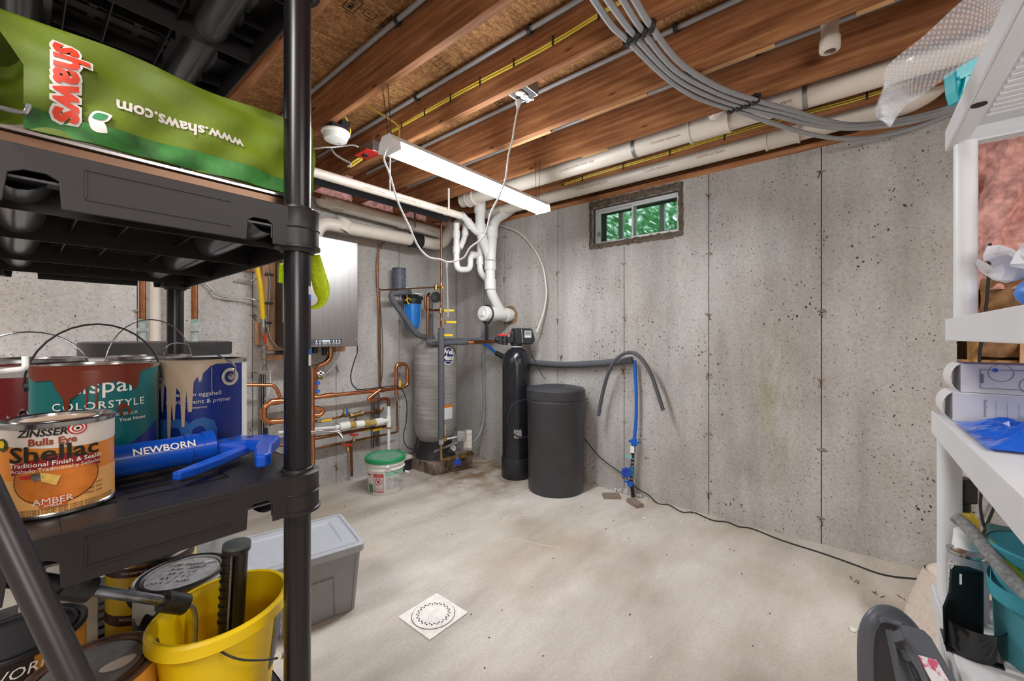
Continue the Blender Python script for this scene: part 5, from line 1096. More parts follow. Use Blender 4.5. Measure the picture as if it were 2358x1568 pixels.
# =====================================================================
# BLACK SHELF UNIT (LEFT) AND ITS CONTENTS
# =====================================================================
PX0, PX1, PY0, PY1 = -.06, .326, .781, 1.695
SH = [.504, .976, 1.448, 1.920]; TH = .07
FX0, FX1, FY0, FY1 = PX0-.024, PX1+.024, PY0-.024, PY1+.024
su = thing('shelving_unit', 'tall black plastic shelving unit with round posts in the left foreground', 'shelving unit', ((PX0+PX1)/2, (PY0+PY1)/2, 0))
M_POST = mat('black_post', (20, 19, 24), .3, var=.03, scale=3)
M_CHAN = mat('shelf_channel', (74, 75, 78), .22, var=.08, scale=30, aniso=(6, .4, 6), bump=.08, bscale=20)
for x in (PX0, PX1):
    for y in (PY0, PY1):
        part('post', MB().cyl((x, y, 0), (x, y, SH[3]-.004), .0222, 32), M_POST, su)
def shelf_level(z):
    m = MB(); zb = z-TH
    XN0, XN1 = .237, .276
    poly = [(FX0+.02, zb), (-.012, zb), (-.008, zb+.034), (.004, zb+.04), (.022, zb+.04), (.032, zb+.034), (.034, zb), (XN0, zb), (XN0+.002, zb+.032), (XN0+.01, zb+.038), (XN1-.008, zb+.038), (XN1, zb+.032), (XN1, zb), (FX1-.02, zb), (FX1-.02, z), (FX0+.02, z)]
    m.prism([(a, b) for a, b in poly], (0, FY0, 0), EX, EZ, .004)
    m.prism([(a, b) for a, b in poly], (0, FY1-.004, 0), EX, EZ, .004)
    m.box((FX0, FY0+.02, zb), (FX0+.004, FY1-.02, z)).box((FX1-.004, FY0+.02, zb), (FX1, FY1-.02, z))
    fr_ = part('shelf_rim', m, M_SHELF, su, smooth=False, bev=.001)
    # shallow moulded outline on the end panel
    o = MB()
    for zz, xa, xb in ((z-.014, .055, .215), (z-.052, .055, .215)): o.box((xa, FY0-.0015, zz-.0012), (xb, FY0+.001, zz+.0012))
    o.box((.054, FY0-.0015, z-.052), (.056, FY0+.001, z-.014))
    part('moulded_line', o, M_SHELF, fr_, smooth=False)
    # deck: solid borders and channels, open slots between
    d = MB(); zt0, zt1 = z-.007, z
    for a, b in ((FX0, -.035), (-.035, .035), (.235, .305), (.305, FX1)): d.box((a, FY0+.004, zt0), (b-.0005, FY1-.004, zt1)) if b-a > .06 else d.box((a, FY0+.004, zt0), (b-.0005, FY1-.004, zt1))
    d.box((.035, FY0+.004, zt0), (.235, FY0+.075, zt1)); d.box((.035, FY1-.075, zt0), (.235, FY1-.004, zt1))
    y = FY0+.075+.016; k = 0
    while y < FY1-.1:
        d.box((.035, y, zt0-.004), (.235, y+.026, zt1-.002)); y += .042; k += 1
    for xx in (.10, .17): d.box((xx-.006, FY0+.07, zt0-.003), (xx+.006, FY1-.07, zt1-.0015))
    part('deck', d, M_SHELF, su, smooth=False)
    r = MB()
    for yy in (FY0+.085, FY0+.33, FY1-.33, FY1-.085): r.box((FX0+.004, yy-.0015, zb+.008), (FX1-.004, yy+.0015, zt0))
    for xx in (.06, .12, .21): r.box((xx-.001, FY0+.004, zb+.03), (xx+.001, FY1-.004, zt0))
    for sy, cyy in ((1, FY0), (-1, FY1)):
        r.bar((FX1-.075, cyy+sy*.003, z-.035), (FX1-.004, cyy+sy*.085, z-.035), .002, .05)
    for yy in (.99, 1.05, 1.11, 1.17, 1.30, 1.36, 1.42): r.box((.045, yy-.001, zb+.035), (.225, yy+.001, zt0)); r.box((.305, yy-.001, zb+.035), (FX1-.006, yy+.001, zt0))
    part('underside_ribs', r, M_SHELF, su, smooth=False)
    for xc in (0, .27):
        c = MB(); c.grid(lambda u, v: V((xc-math.cos(PI*u)*.033, FY0+.006+(FY1-FY0-.012)*v, z-.008-math.sin(PI*u)*.045)), 14, 1)
        c.box((xc-.045, FY0+.006, z-.012), (xc-.03, FY1-.006, z-.008)).box((xc+.03, FY0+.006, z-.012), (xc+.045, FY1-.006, z-.008))
        part('channel', c, M_CHAN, su)
        part('end_plate', MB().box((xc-.045, FY0+.004, z-.04), (xc+.045, FY0+.03, z-.037)), M_CHAN, su, smooth=False)
    for x in (PX0, PX1):
        for y in (PY0, PY1):
            c = MB().lathe([(.0235, -TH-.006), (.028, -TH-.006), (.030, -TH), (.038, -TH), (.0385, -TH+.005), (.0355, -TH+.006), (.0355, -TH/2-.0015), (.0375, -TH/2), (.0355, -TH/2+.0015), (.0355, -.003), (.037, -.001), (.034, .0), (.0275, .001), (.0265, .006), (.0235, .007)], (x, y, z), seg=36)
            for k in range(10):
                a = 2*PI*k/10; c.bar((x+math.cos(a)*.0355, y+math.sin(a)*.0355, z-TH), (x+math.cos(a)*.0355, y+math.sin(a)*.0355, z-.001), .0016, .005)
            part('corner_sleeve', c, M_SHELF, su)
for z in SH: shelf_level(z)
for mtt, za, zb_, lb in ((M_BLUE, 1.287, 1.297, 'scrap of blue tape'), (M_BLUE, 1.187, 1.197, 'scrap of blue tape'), (M_WHITE, 1.297, 1.312, 'scrap of white tape'), (M_WHITE, 1.167, 1.187, 'scrap of white tape')): part('tape_flag', MB().patch(PX1, PY0, .0226, -1.05, -.55, za, zb_, 5), mtt, su, lb)
# --- top shelf: pale green crate glimpsed through the slots ---
solo('green_crate', MB().box((.0, .84, SH[3]+.002), (.30, 1.60, SH[3]+.16)), mat('pale_lime', (232, 244, 150), .6, var=.12, scale=14), 'pale lime green crate on the topmost black shelf, seen through its slots', 'crate', smooth=False)
# --- middle shelf: foil tray, green bag ---
def bagy(x, z):
    s = (z-1.48)/.145
    return .807+.012*(1-4*(s-.5)**2)*-1+.004*math.sin(x*38+z*22)+.003*math.sin(x*75-z*60+1)+.0025*math.sin(z*110+x*25)
tray = thing('foil_tray', 'shiny metal tray lying under the green bag', 'tray', (.13, .88, SH[2]))
part('pan', MB().box((-.03, .808, SH[2]+.002), (.345, 1.02, SH[2]+.03)), mat('tray_metal', (124, 98, 82), .36, 1, var=.05, scale=5), tray, bev=.004, smooth=False)  # tan in the metal colour stands in for reflected wood
part('rim', MB().bar((-.03, .807, SH[2]+.031), (.345, .807, SH[2]+.031), .006, .004).bar((.347, .807, SH[2]+.031), (.347, 1.02, SH[2]+.031), .006, .004), M_STEELW, tray)
bag = thing('shopping_bag', 'lime green reusable shopping bag lying folded on the middle black shelf', 'bag', (.14, .87, SH[2]+.034))
M_BAG = mat('bag_lime', (92, 112, 8), .62, var=.22, scale=7, bump=.15, bscale=120)
M_BAGD = mat('bag_green_print', (52, 118, 50), .55, var=.4, scale=22)
BX0, BX1, BZ0, BZ1 = .004, .362, 1.484, 1.624
def bag_surf(u, v):
    x = BX0+(BX1-BX0)*u; q = v
    if q < .5: z = BZ0+(BZ1-BZ0)*(q*2); return V((x-.03*max(0, q*2-.55)*(1-u)**3*3, bagy(x, z), z+.004*math.sin(x*20)*(q*2)))
    f_ = (q-.5)*2; z = BZ1-(BZ1-BZ0)*f_; return V((x-.03*max(0, .45-f_)*(1-u)**3*3, .807+.15*math.sin(PI*min(1, f_*1.15))**.6+.004*math.sin(x*40+f_*9), z+.004*math.sin(x*20)*(1-f_)))
part('bag_body', MB().grid(bag_surf, 60, 40), M_BAG, bag, ang=70)
part('printed_hem', MB().grid(lambda u, v: V((BX0+(BX1-BX0)*u, bagy(BX0+(BX1-BX0)*u, BZ0+(.026-.003*math.sin(u*9))*v)-.0045, BZ0+(.026-.003*math.sin(u*9))*v)), 60, 6), M_BAGD, bag, 'dark green printed hem')
part('folded_gusset', MB().grid(lambda u, v: V((-.05+.06*u, .815+.03*math.sin(PI*u)+.01*math.sin(v*9), BZ0+.01+(.125-.05*math.sin(u*2.6))*v)), 10, 14), M_BAG, bag, ang=70)
M_BW = mat('bag_white_print', (206, 200, 194), .6, var=0)
def bag_text(s, size, x, z, xd, yd, m, bold, eps, sx=1, shear=0, name='lettering'):
    o = text(s, size, (x, 0, z), xd, yd, m, bag, name, bold=bold, sx=sx, shear=shear)
    base = ORG[bag.name]; bm = bmesh.new(); bm.from_mesh(o.data)
    for ax_, rng in (((1, 0, 0), [BX0+i*.006 for i in range(62)]), ((0, 0, 1), [1.48+i*.006 for i in range(25)])):
        for c in rng:
            p_ = V((c, 0, c))-base; bmesh.ops.bisect_plane(bm, geom=bm.verts[:]+bm.edges[:]+bm.faces[:], plane_co=p_, plane_no=ax_)
    for v in bm.verts: w_ = v.co+base; v.co.y = bagy(w_.x, w_.z)-eps-base.y
    bm.to_mesh(o.data); bm.free()
bag_text('shaws', .044, .043, 1.552, (0, 0, -1), (1, 0, 0), M_BW, .10, .0052, .95, name='lettering_outline')
bag_text('shaws', .044, .043, 1.552, (0, 0, -1), (1, 0, 0), mat('logo_red', (206, 58, 34), .5, var=0), .035, .0064, .95)
bag_text('www.shaws.com', .0235, .165, 1.545, (-1, 0, 0), (0, 0, -1), M_BW, .03, .0022, .98)
def leaf_fn(m_, x, z, a, L, wd, eps):
    def fn(u, v): p = L*u; q = (v-.5)*2*wd*math.sin(PI*min(1, u*.98+.01)); X_ = x+math.cos(a)*p-math.sin(a)*q; Z_ = z+math.sin(a)*p+math.cos(a)*q; return V((X_, bagy(X_, Z_)-eps, Z_))
    m_.grid(fn, 8, 2)
m = MB(); leaf_fn(m, .060, 1.513, .5, .026, .008, .0052); leaf_fn(m, .060, 1.512, -.6, .022, .008, .0052); part('leaf_outline', m, M_WINK, bag)
m = MB(); leaf_fn(m, .063, 1.5145, .5, .018, .005, .0064); part('leaf_mark', m, M_LG, bag)
neon = mat('neon_webbing', (196, 222, 20), .6, var=.12, scale=160)
def ribbon(pts, w_, wd):      # flat webbing band through points, wd = width direction
    P = spline(pts, 6); m = MB(); n = len(P); wd = V(wd).normalized()
    vs = []
    for i, p in enumerate(P): vs += [p-wd*w_/2, p+wd*w_/2]
    m.add(vs, [(2*i, 2*i+1, 2*i+3, 2*i+2) for i in range(n-1)]); return m
str_ = thing('webbing_strap', 'neon yellow-green webbing strap looped around the shelf post', 'strap', atd(735, 650, .95))
EL = spline([atd(712, 588, .87), atd(714, 630, .87), atd(722, 668, .87), atd(732, 690, .865), atd(724, 702, .855), atd(706, 704, .845)], 5); ER = spline([atd(736, 586, .87), atd(750, 630, .875), atd(759, 666, .875), atd(752, 694, .865), atd(734, 709, .855), atd(706, 712, .845)], 5)
o = part('strap_band', MB().grid(lambda u, v: EL[int(round(u*(len(EL)-1)))].lerp(ER[int(round(u*(len(EL)-1)))], v), len(EL)-1, 3), neon, str_); sl = o.modifiers.new('thick', 'SOLIDIFY'); sl.thickness = .002
o = part('strap_tail', MB().grid(lambda u, v: atd(664-26*v-6*u*(1-v), 608+44*u-4*v+4*math.sin(u*9), .92+.01*math.sin(v*6)), 8, 5), neon, str_); sl = o.modifiers.new('thick', 'SOLIDIFY'); sl.thickness = .002
solo('chrome_hook', MB().tube(fillet([atd(-20, 243, .46), atd(62, 262, .46), atd(68, 240, .46)], .01), .0026, 8), M_STEELW, 'bent chrome wire hook at the left edge in front of the green bag', 'hook')
solo('white_hook', MB().tube(fillet([atd(-20, 858, .5), atd(50, 850, .5), atd(59, 845, .5), atd(58, 820, .5)], .01), .0032, 8), M_WHITE, 'white coated bent wire hook at the left edge above the paint cans', 'hook')
# --- cans ---
def vang(cx, cy): return math.atan2(-cy, -cx)
def can(name, label, cx, cy, z0, R, H, body, lid=True, lidm=None, group=None, rimm=None):
    t = thing(name, label, 'can', (cx, cy, z0), group); rimm = rimm or M_TIN
    part('body', MB().lathe([(0, .001), (R-.003, .001), (R, .004), (R, H-.004), (R-.003, H-.003)], (cx, cy, z0), seg=56), body, t)
    part('bottom_seam', MB().lathe([(R, .001), (R+.0018, .003), (R+.0018, .006), (R, .008)], (cx, cy, z0), seg=56), rimm, t)
    part('top_rim', MB().lathe([(R, H-.008), (R+.002, H-.006), (R+.002, H), (R-.002, H+.001), (R-.008, H-.002), (R-.009, H-.005), (R-.012, H-.005)], (cx, cy, z0), seg=56), rimm, t)
    if lid: part('lid', MB().lathe([(R-.011, H-.004), (R-.011, H+.0005), (R-.016, H+.001), (R-.017, H-.003), (0, H-.003)], (cx, cy, z0), seg=48), lidm or M_TIN, t)
    return t
def ctext(t, s, size, cx, cy, R, z, da, m, eps=.0012, **k):
    th = vang(cx, cy)+da; return text(s, size, (cx+math.cos(th)*R, cy+math.sin(th)*R, z), EX, EZ, m, t, wrap=(cx, cy, R), eps=eps, **k)
def cpatch(t, name, cx, cy, R, a0, a1, z0, z1, m, e=.0006, n=24, **k):
    a = vang(cx, cy); return part(name, MB().patch(cx, cy, R+e, a+a0, a+a1, z0, z1, n, **k), m, t)
def bail(t, cx, cy, z, R, hgt, lean, th, m=M_STEELW, wl=1):
    a = V((math.cos(th), math.sin(th), 0)); b = V((-a.y, a.x, 0)); P = []
    for k in range(17): q = PI*k/16; P.append(V((cx, cy, z))+a*math.cos(q)*(R+.005)+EZ*math.sin(q)*hgt+b*math.sin(q)*lean)
    part('wire_handle', MB().tube(P, .0016, 8), m, t)
    for s in (1, -1): part('handle_ear', MB().cyl(V((cx, cy, z))+a*s*(R-.002), V((cx, cy, z))+a*s*(R+.004), .008, 14), M_BLACK, t)
def drip_fn(segs, ztop):      # piecewise-linear lower edge of a paint run
    def f_(u):
        for (u0, z0), (u1, z1) in zip(segs, segs[1:]):
            if u0 <= u <= u1: return z0+(z1-z0)*(u-u0)/max(1e-6, u1-u0)
        return ztop-.002
    return f_
Z1 = SH[1]
M_TEAL = mat('teal_label', (0, 104, 106), .3, var=.05, scale=5)
vx, vy, VR, VH = .094, 1.068, .0838, .194
vc = can('paint_can', 'teal paint can with red-brown paint run down its front', vx, vy, Z1, VR, VH, M_TEAL)
cpatch(vc, 'blue_band', vx, vy, VR, -.3, 1.2, Z1+.01, Z1+.09, mat('deep_blue_label', (28, 40, 130), .3, var=0), zt=lambda u: Z1+.02+.065*u)
M_SILV = mat('can_silver', (190, 190, 190), .3, .9, var=.03)
cpatch(vc, 'seam_strip', vx, vy, VR, 1.35, 1.55, Z1+.01, Z1+.18, M_SILV)
ctext(vc, 'valspar', .038, vx, vy, VR, Z1+.160, -.0, M_WINK, bold=.005, sx=.98)
ctext(vc, 'COLORSTYLE', .018, vx, vy, VR, Z1+.127, .04, M_WINK, bold=.008, space=1.15)
ctext(vc, 'INTERIOR & EXTERIOR', .008, vx, vy, VR, Z1+.108, .15, M_WINK); ctext(vc, 'Your Home', .0085, vx, vy, VR, Z1+.098, .55, M_WINK, bold=.02)
M_DRIP = mat('red_brown_paint', (112, 44, 26), .28, var=.08, scale=12)
seg = [(0, VH-.016), (.10, VH-.024), (.20, VH-.022), (.25, VH-.022), (.28, VH-.038), (.325, VH-.052), (.335, VH-.072), (.36, VH-.073), (.375, VH-.054), (.42, VH-.046), (.48, VH-.034), (.56, VH-.029), (.66, VH-.027), (.74, VH-.033), (.79, VH-.043), (.805, VH-.046), (.82, VH-.032), (.84, VH-.012), (.93, VH-.008), (1, VH-.003)]
cpatch(vc, 'paint_run', vx, vy, VR, -1.25, 1.05, 0, Z1+VH-.001, M_DRIP, e=.0022, n=120, zb=lambda u: Z1+drip_fn(seg, VH)(u))
for u_, zz, L in ((.47, VH-.034, .035), (.53, VH-.028, .042)):
    a = -1.25+2.3*u_; cpatch(vc, 'paint_run', vx, vy, VR, a-.012, a+.014, Z1+zz-L, Z1+zz+.004, M_DRIP, e=.0022, n=2)
cpatch(vc, 'paint_smear', vx, vy, VR, .22, .5, Z1+.098, Z1+.128, M_DRIP, e=.0016, n=20, zb=lambda u: Z1+.1+.02*abs(math.sin(u*7)), zt=lambda u: Z1+.112+.016*math.sin(u*3))
part('rim_paint', MB().lathe([(VR+.0022, VH-.007), (VR+.0028, VH), (VR-.004, VH+.0016)], (vx, vy, Z1), seg=56, a0=vang(vx, vy)-1.3, a1=vang(vx, vy)+.9), M_DRIP, vc)
bail(vc, vx, vy, Z1+VH-.035, VR, .108, .0, vang(vx, vy)+PI/2, M_DARK)
M_ROY = mat('royal_label', (14, 44, 130), .28, var=.05, scale=5)
ux, uy = .262, 1.12
bc = can('paint_can', 'royal blue paint can with cream paint run down its left side', ux, uy, Z1, VR, VH, M_ROY, lidm=M_DARK)
cpatch(bc, 'white_seam', ux, uy, VR, 1.02, 1.55, Z1+.004, Z1+VH-.008, M_WHITE)
cpatch(bc, 'pale_base', ux, uy, VR, .2, 1.02, Z1+.004, Z1+.02, mat('pale_sky', (150, 176, 210), .4, var=0), zt=lambda u: Z1+.006+.018*u)
ctext(bc, 'premium eggshell', .0125, ux, uy, VR, Z1+.125, -.12, M_WINK); ctext(bc, 'interior paint & primer', .0125, ux, uy, VR, Z1+.110, -.06, M_WINK); ctext(bc, 'for all interiors', .007, ux, uy, VR, Z1+.098, -.15, M_WINK)
ctext(bc, 'm', .15, ux, uy, VR, Z1+.05, -.30, mat('letter_blue', (44, 100, 170), .35, var=0), bold=.02, eps=.0009)
M_CRM = mat('cream_paint', (196, 176, 150), .3, var=.05, scale=12)
seg2 = [(0, .10), (.2, .1), (.22, .055), (.25, .055), (.27, .135), (.31, .14), (.33, .09), (.35, .09), (.37, .148), (.40, .14), (.42, .03), (.45, .02), (.47, .11), (.49, .075), (.51, .075), (.53, .14), (.57, .13), (.59, .06), (.62, .06), (.64, .135), (.66, .09), (.70, .09), (.72, .15), (.76, .162), (.78, .15), (.80, .152), (.82, .168), (.90, .182), (1, .189)]
cpatch(bc, 'paint_run', ux, uy, VR, -1.45, .35, 0, Z1+VH-.001, M_CRM, e=.0022, n=200, zb=lambda u: Z1+drip_fn(seg2, VH)(u))
cpatch(bc, 'paint_run', ux, uy, VR, .19, .205, Z1+.13, Z1+.18, M_CRM, e=.0016, n=2)
part('rim_paint', MB().lathe([(VR+.0022, VH-.007), (VR+.0028, VH), (VR-.004, VH+.0016)], (ux, uy, Z1), seg=56, a0=vang(ux, uy)-1.5, a1=vang(ux, uy)+.5), M_CRM, bc)
ea = vang(ux, uy)+.62
eV = V((ux+math.cos(ea)*VR, uy+math.sin(ea)*VR, Z1+VH-.037)); en = V((math.cos(ea), math.sin(ea), 0))
part('ear_disc', MB().lathe([(.017, 0), (.019, .001), (.017, .0025), (.013, .0015), (.012, -.001), (0, -.001)], eV, en, 24), mat('ear_ivory', (206, 198, 180), .35, var=.05), bc, 'round ivory handle boss')
part('ear_pin', MB().lathe([(.008, 0), (.007, .005), (0, .006)], eV, en, 16), M_TIN, bc)
hp0 = eV+en*.004; hp1 = V((ux-math.cos(ea)*VR, uy-math.sin(ea)*VR, Z1+VH-.03))
part('wire_handle', MB().tube(spline([hp0, atd(540, 842, .86), atd(490, 812, .87), atd(430, 792, .9), atd(392, 793, .95), atd(376, 815, 1.0), hp1], 6), .0016, 8), M_STEELW, bc)
rx_, ry_ = .015, 1.33
rd = can('paint_can', 'dark red paint can at the left edge behind the teal can', rx_, ry_, Z1, VR, VH+.004, mat('dark_red_label', (96, 8, 14), .3, var=.06))
cpatch(rd, 'grey_band', rx_, ry_, VR, -1.4, 1.4, Z1+VH-.03, Z1+VH-.008, mat('label_grey', (140, 136, 132), .4, var=.05))
ctext(rd, 'Paint directly over', .011, rx_, ry_, VR, Z1+.095, .35, M_WINK); ctext(rd, 'most surfaces', .009, rx_, ry_, VR, Z1+.083, .35, M_WINK)
bail(rd, rx_, ry_, Z1+VH-.03, VR, .09, .0, vang(rx_, ry_)+PI/2)
sx2, sy2 = .225, 1.43
sv = can('paint_can', 'bare silver paint can behind the teal and blue cans', sx2, sy2, Z1, VR, VH, M_TIN)
bail(sv, sx2, sy2, Z1+VH-.03, VR, .125, .0, vang(sx2, sy2)+PI/2+.2)
# shellac can
hx, hy, HR, HH = .0375, .884, .0575, .128
shc = can('shellac_can', 'small orange and white shellac can at the front of the black shelf', hx, hy, Z1, HR, HH, mat('orange_label', (226, 138, 48), .32, var=.06, scale=9), lidm=M_TIN)
part('lid_well', MB().lathe([(HR-.017, HH-.0025), (0, HH-.0025)], (hx, hy, Z1), seg=40), mat('beige_lid', (206, 180, 156), .45, var=.05), shc)
cpatch(shc, 'white_band', hx, hy, HR, -PI, PI, Z1+.104, Z1+HH-.006, mat('label_cream', (222, 214, 206), .4, var=.02), n=60, zb=lambda u: Z1+.100+.008*math.sin(u*6.28+.9))
cpatch(shc, 'amber_floor', hx, hy, HR, -PI, PI, Z1+.004, Z1+.055, mat('amber_light', (236, 176, 104), .35, var=.1, scale=12), n=60)
def oval(t, cx, cy, R, da, z, ha, hz_, m, name, e=.0009, lab=None):
    a = vang(cx, cy)+da
    return part(name, MB().grid(lambda u, v: V((cx+math.cos(a+math.cos(2*PI*u)*ha*v)*(R+e), cy+math.sin(a+math.cos(2*PI*u)*ha*v)*(R+e), z+math.sin(2*PI*u)*hz_*v)), 40, 6), m, t, lab)
oval(shc, hx, hy, HR, -.02, Z1+.052, .74, .034, mat('oval_brown', (120, 62, 24), .35, var=0), 'oval_edge'); oval(shc, hx, hy, HR, -.02, Z1+.052, .71, .0322, mat('oval_amber', (204, 118, 44), .3, var=.22, scale=22), 'oval_picture', .0013)
m = MB(); a = vang(hx, hy)
cpatch(shc, 'red_banner', hx, hy, HR, -.78, .74, Z1+.060, Z1+.080, mat('banner_red', (140, 22, 24), .35, var=0), e=.0018, n=30, zb=lambda u: Z1+.058+.012*math.sin(u*2.6+.3), zt=lambda u: Z1+.071+.013*math.sin(u*2.6+.3))
ctext(shc, 'ZINSSER', .0125, hx, hy, HR, Z1+.1155, -.27, M_INK, bold=.03, shear=.2, eps=.0014)
ctext(shc, 'Bulls Eye', .0125, hx, hy, HR, Z1+.1035, -.1, mat('brick_ink', (150, 58, 24), .5, var=0), bold=.03, eps=.0014)
ctext(shc, 'Shellac', .0285, hx, hy, HR, Z1+.0875, -.06, M_INK, bold=.02, eps=.0024, sx=1.12)
ctext(shc, 'Traditional Finish & Sealer', .0085, hx, hy, HR, Z1+.0745, -.02, M_WINK, bold=.01, eps=.0026); ctext(shc, 'Acabado Tradicional y Sellador', .007, hx, hy, HR, Z1+.0672, -.02, M_WINK, eps=.0026)
for rr_, mm in ((.0085, M_LR), (.0068, M_WINK), (.0052, M_LR), (.0036, M_WINK), (.0018, M_INK)): oval(shc, hx, hy, HR, .30, Z1+.1175, rr_/HR*1.15, rr_, mm, 'target_ring', .0012+(.0085-rr_)*.18)
oval(shc, hx, hy, HR, -1.0, Z1+.102, .13, .0085, mat('dark_olive', (60, 72, 24), .4, var=0), 'side_badge', .0016); oval(shc, hx, hy, HR, -1.0, Z1+.103, .07, .005, M_YLV, 'side_badge_centre', .0022)
cpatch(shc, 'amber_panel', hx, hy, HR, -.30, .12, Z1+.016, Z1+.030, mat('amber_panel', (214, 96, 30), .4, var=0), e=.0022)
ctext(shc, 'AMBER', .0115, hx, hy, HR, Z1+.0245, -.09, M_WINK, bold=0, eps=.0034); ctext(shc, 'AMBAR', .005, hx, hy, HR, Z1+.0185, -.09, M_WINK, eps=.0034)
for k in range(3): ctext(shc, 'WARNING COMBUSTIBLE LIQUID AND VAPOR HARMFUL IF INHALED', .0042, hx, hy, HR, Z1+.0135-.0035*k, .0, M_INK, eps=.001)
for k in range(3): ctext(shc, 'Clear coat', .005, hx, hy, HR, Z1+.036-.006*k, .62, M_INK, eps=.001)
# brush picture: flat print on the label
aa_ = vang(hx, hy)
def pr(u0, z0, pts, m, nm, e):
    P = [V((hx+math.cos(aa_+u0+x/HR)*(HR+e), hy+math.sin(aa_+u0+x/HR)*(HR+e), Z1+z0+z)) for x, z in pts]; part(nm, MB().add(P, [tuple(range(len(P)))]), m, shc, smooth=False)
pr(-.25, .052, [(-.012, .010), (-.002, .012), (.001, .004), (-.007, .0)], M_TIN, 'brush_ferrule', .0022); pr(-.25, .052, [(-.002, .012), (.016, .004), (.012, -.008), (-.001, .0)], mat('bristle', (222, 184, 90), .5, var=.1, scale=200), 'brush_bristles', .0023); pr(-.25, .052, [(-.022, .009), (-.012, .010), (-.010, .004), (-.02, .005)], M_LR, 'brush_handle', .0022)
# caulking gun
gn = thing('caulking_gun', 'blue metal caulking gun lying on the black shelf beside the shellac can', 'caulking gun', (.2, .95, Z1))
M_GUN = mat('gun_blue', (14, 78, 188), .25, var=.05, scale=8)
gy_, gz = .952, Z1+.034
part('barrel', MB().cyl((.06, gy_, gz), (.232, gy_, gz), .0265, 28).cyl((.196, gy_, gz), (.204, gy_, gz), .0285, 28).cyl((.222, gy_, gz), (.240, gy_, gz), .029, 28), M_GUN, gn)
part('label_strip', MB().lathe([(.0268, .02), (.0268, .11)], (.095, gy_, gz), (1, 0, 0), 14, a0=2.55, a1=3.1), mat('label_pale', (190, 196, 206), .4, var=.15, scale=80), gn)
gd = V((0, -.86, .51)).normalized(); text('NEWBORN', .017, V((.165, gy_, gz))+gd*.0285, EX, V((0, .51, .86)), M_WINK, gn, bold=.02)
frp = [(.236, .972), (.29, .976), (.335, .945), (.345, .905), (.308, .85), (.285, .79), (.272, .780), (.260, .786), (.262, .80), (.278, .85), (.300, .895), (.285, .918), (.236, .934)]
part('frame_handle', MB().prism(frp, (0, 0, gz+.006), EX, EY, .022), M_GUN, gn, bev=.004, smooth=False)
part('trigger', MB().prism([(.29, .940), (.302, .922), (.24, .872), (.185, .834), (.163, .824), (.156, .836), (.182, .856), (.235, .898)], (0, 0, gz-.006), EX, EY, .014), M_GUN, gn, bev=.003, smooth=False)
part('frame_hole', MB().cyl((.272, .955, gz+.0055), (.272, .955, gz+.0066), .006, 14), M_INK, gn); part('frame_hole', MB().cyl((.302, .945, gz+.0055), (.302, .945, gz+.0066), .006, 14), M_INK, gn)
part('plunger_rod', MB().tube(fillet([(.24, gy_, gz+.004), (.46, gy_, gz-.012), (.485, gy_-.012, gz-.014), (.492, gy_-.02, gz-.03)], .012), .0038, 10), M_STEELW, gn, 'bent steel plunger rod')
part('release_catch', MB().box((.335, gy_+.006, gz-.012), (.34, gy_+.018, gz+.016)), M_DARK, gn, smooth=False)
solo('crumpled_film', MB().grid(lambda u, v: atd(15+70*u, 955+22*v*(1-u)+12*math.sin(u*9), .62).lerp(atd(15+70*u, 955, .66), .3*math.sin(u*20+v*7)), 10, 4), mat('clear_film', (190, 190, 196), .1, .3, var=.1), 'scrap of crumpled clear film behind the shellac can', 'plastic scrap', smooth=False)
# --- bottom shelf ---
Z0 = SH[0]
bx_, by_ = .25, .924
yb = thing('yellow_bucket', 'bright yellow oval plastic bucket with a wire handle on the lowest black shelf', 'bucket', (bx_, by_, Z0))
M_YB = mat('bucket_yellow', (244, 208, 8), .4, var=.03, scale=5)
BH, e1, e2 = .205, .114, .098
ang0 = .44
ux1 = V((math.cos(ang0), math.sin(ang0), 0)); uy1 = V((-math.sin(ang0), math.cos(ang0), 0))
def bl_(f, z, o=0): return [V((bx_, by_, Z0+z))+ux1*math.cos(2*PI*k/48)*(e1*f+o)+uy1*math.sin(2*PI*k/48)*(e2*f+o)*(1+.10*max(0, math.cos(2*PI*k/48*1-PI))**8) for k in range(48)]
def loops_mb(loops, closed=False):
    m = MB(); n = len(loops[0]); vs = [p for l in loops for p in l]; fs = []
    for i in range(len(loops)-1):
        for k in range(n): fs.append((i*n+k, i*n+(k+1) % n, (i+1)*n+(k+1) % n, (i+1)*n+k))
    fs.append(tuple(range(n-1, -1, -1))); return m.add(vs, fs)
wl_ = [bl_(.72, .004)]+[bl_(.72+.23*q/8, .004+(BH-.004)*q/8) for q in range(1, 9)]
wi = [bl_(.70+.23*q/8, .008+(BH-.010)*q/8) for q in range(8, -1, -1)]
m = loops_mb(wl_+wi); m.f.append(list(range((len(wl_)+len(wi)-1)*48, (len(wl_)+len(wi))*48))); m.mi.append(0)
part('body', m, M_YB, yb)
rim_ = [bl_(.95, BH-.022), bl_(1.02, BH-.022), bl_(1.04, BH-.02), bl_(1.04, BH), bl_(1.0, BH+.004), bl_(.945, BH+.003), bl_(.935, BH-.004)]
mm = MB(); n = 48; vs = [p for l in rim_ for p in l]; mm.add(vs, [(i*n+k, i*n+(k+1) % n, (i+1)*n+(k+1) % n, (i+1)*n+k) for i in range(len(rim_)-1) for k in range(n)])
part('rim', mm, M_YB, yb)
cang = math.atan2(-by_, -bx_)
part('rib', MB().bar(V((bx_, by_, Z0+BH-.02))+uy1*e2*.91-ux1*.012, V((bx_, by_, Z0+.04))+uy1*e2*.74-ux1*.006, .012, .006).bar(V((bx_, by_, Z0+BH-.02))+uy1*e2*.90+ux1*.03, V((bx_, by_, Z0+.04))+uy1*e2*.73+ux1*.02, .008, .006), M_YB, yb, smooth=False)
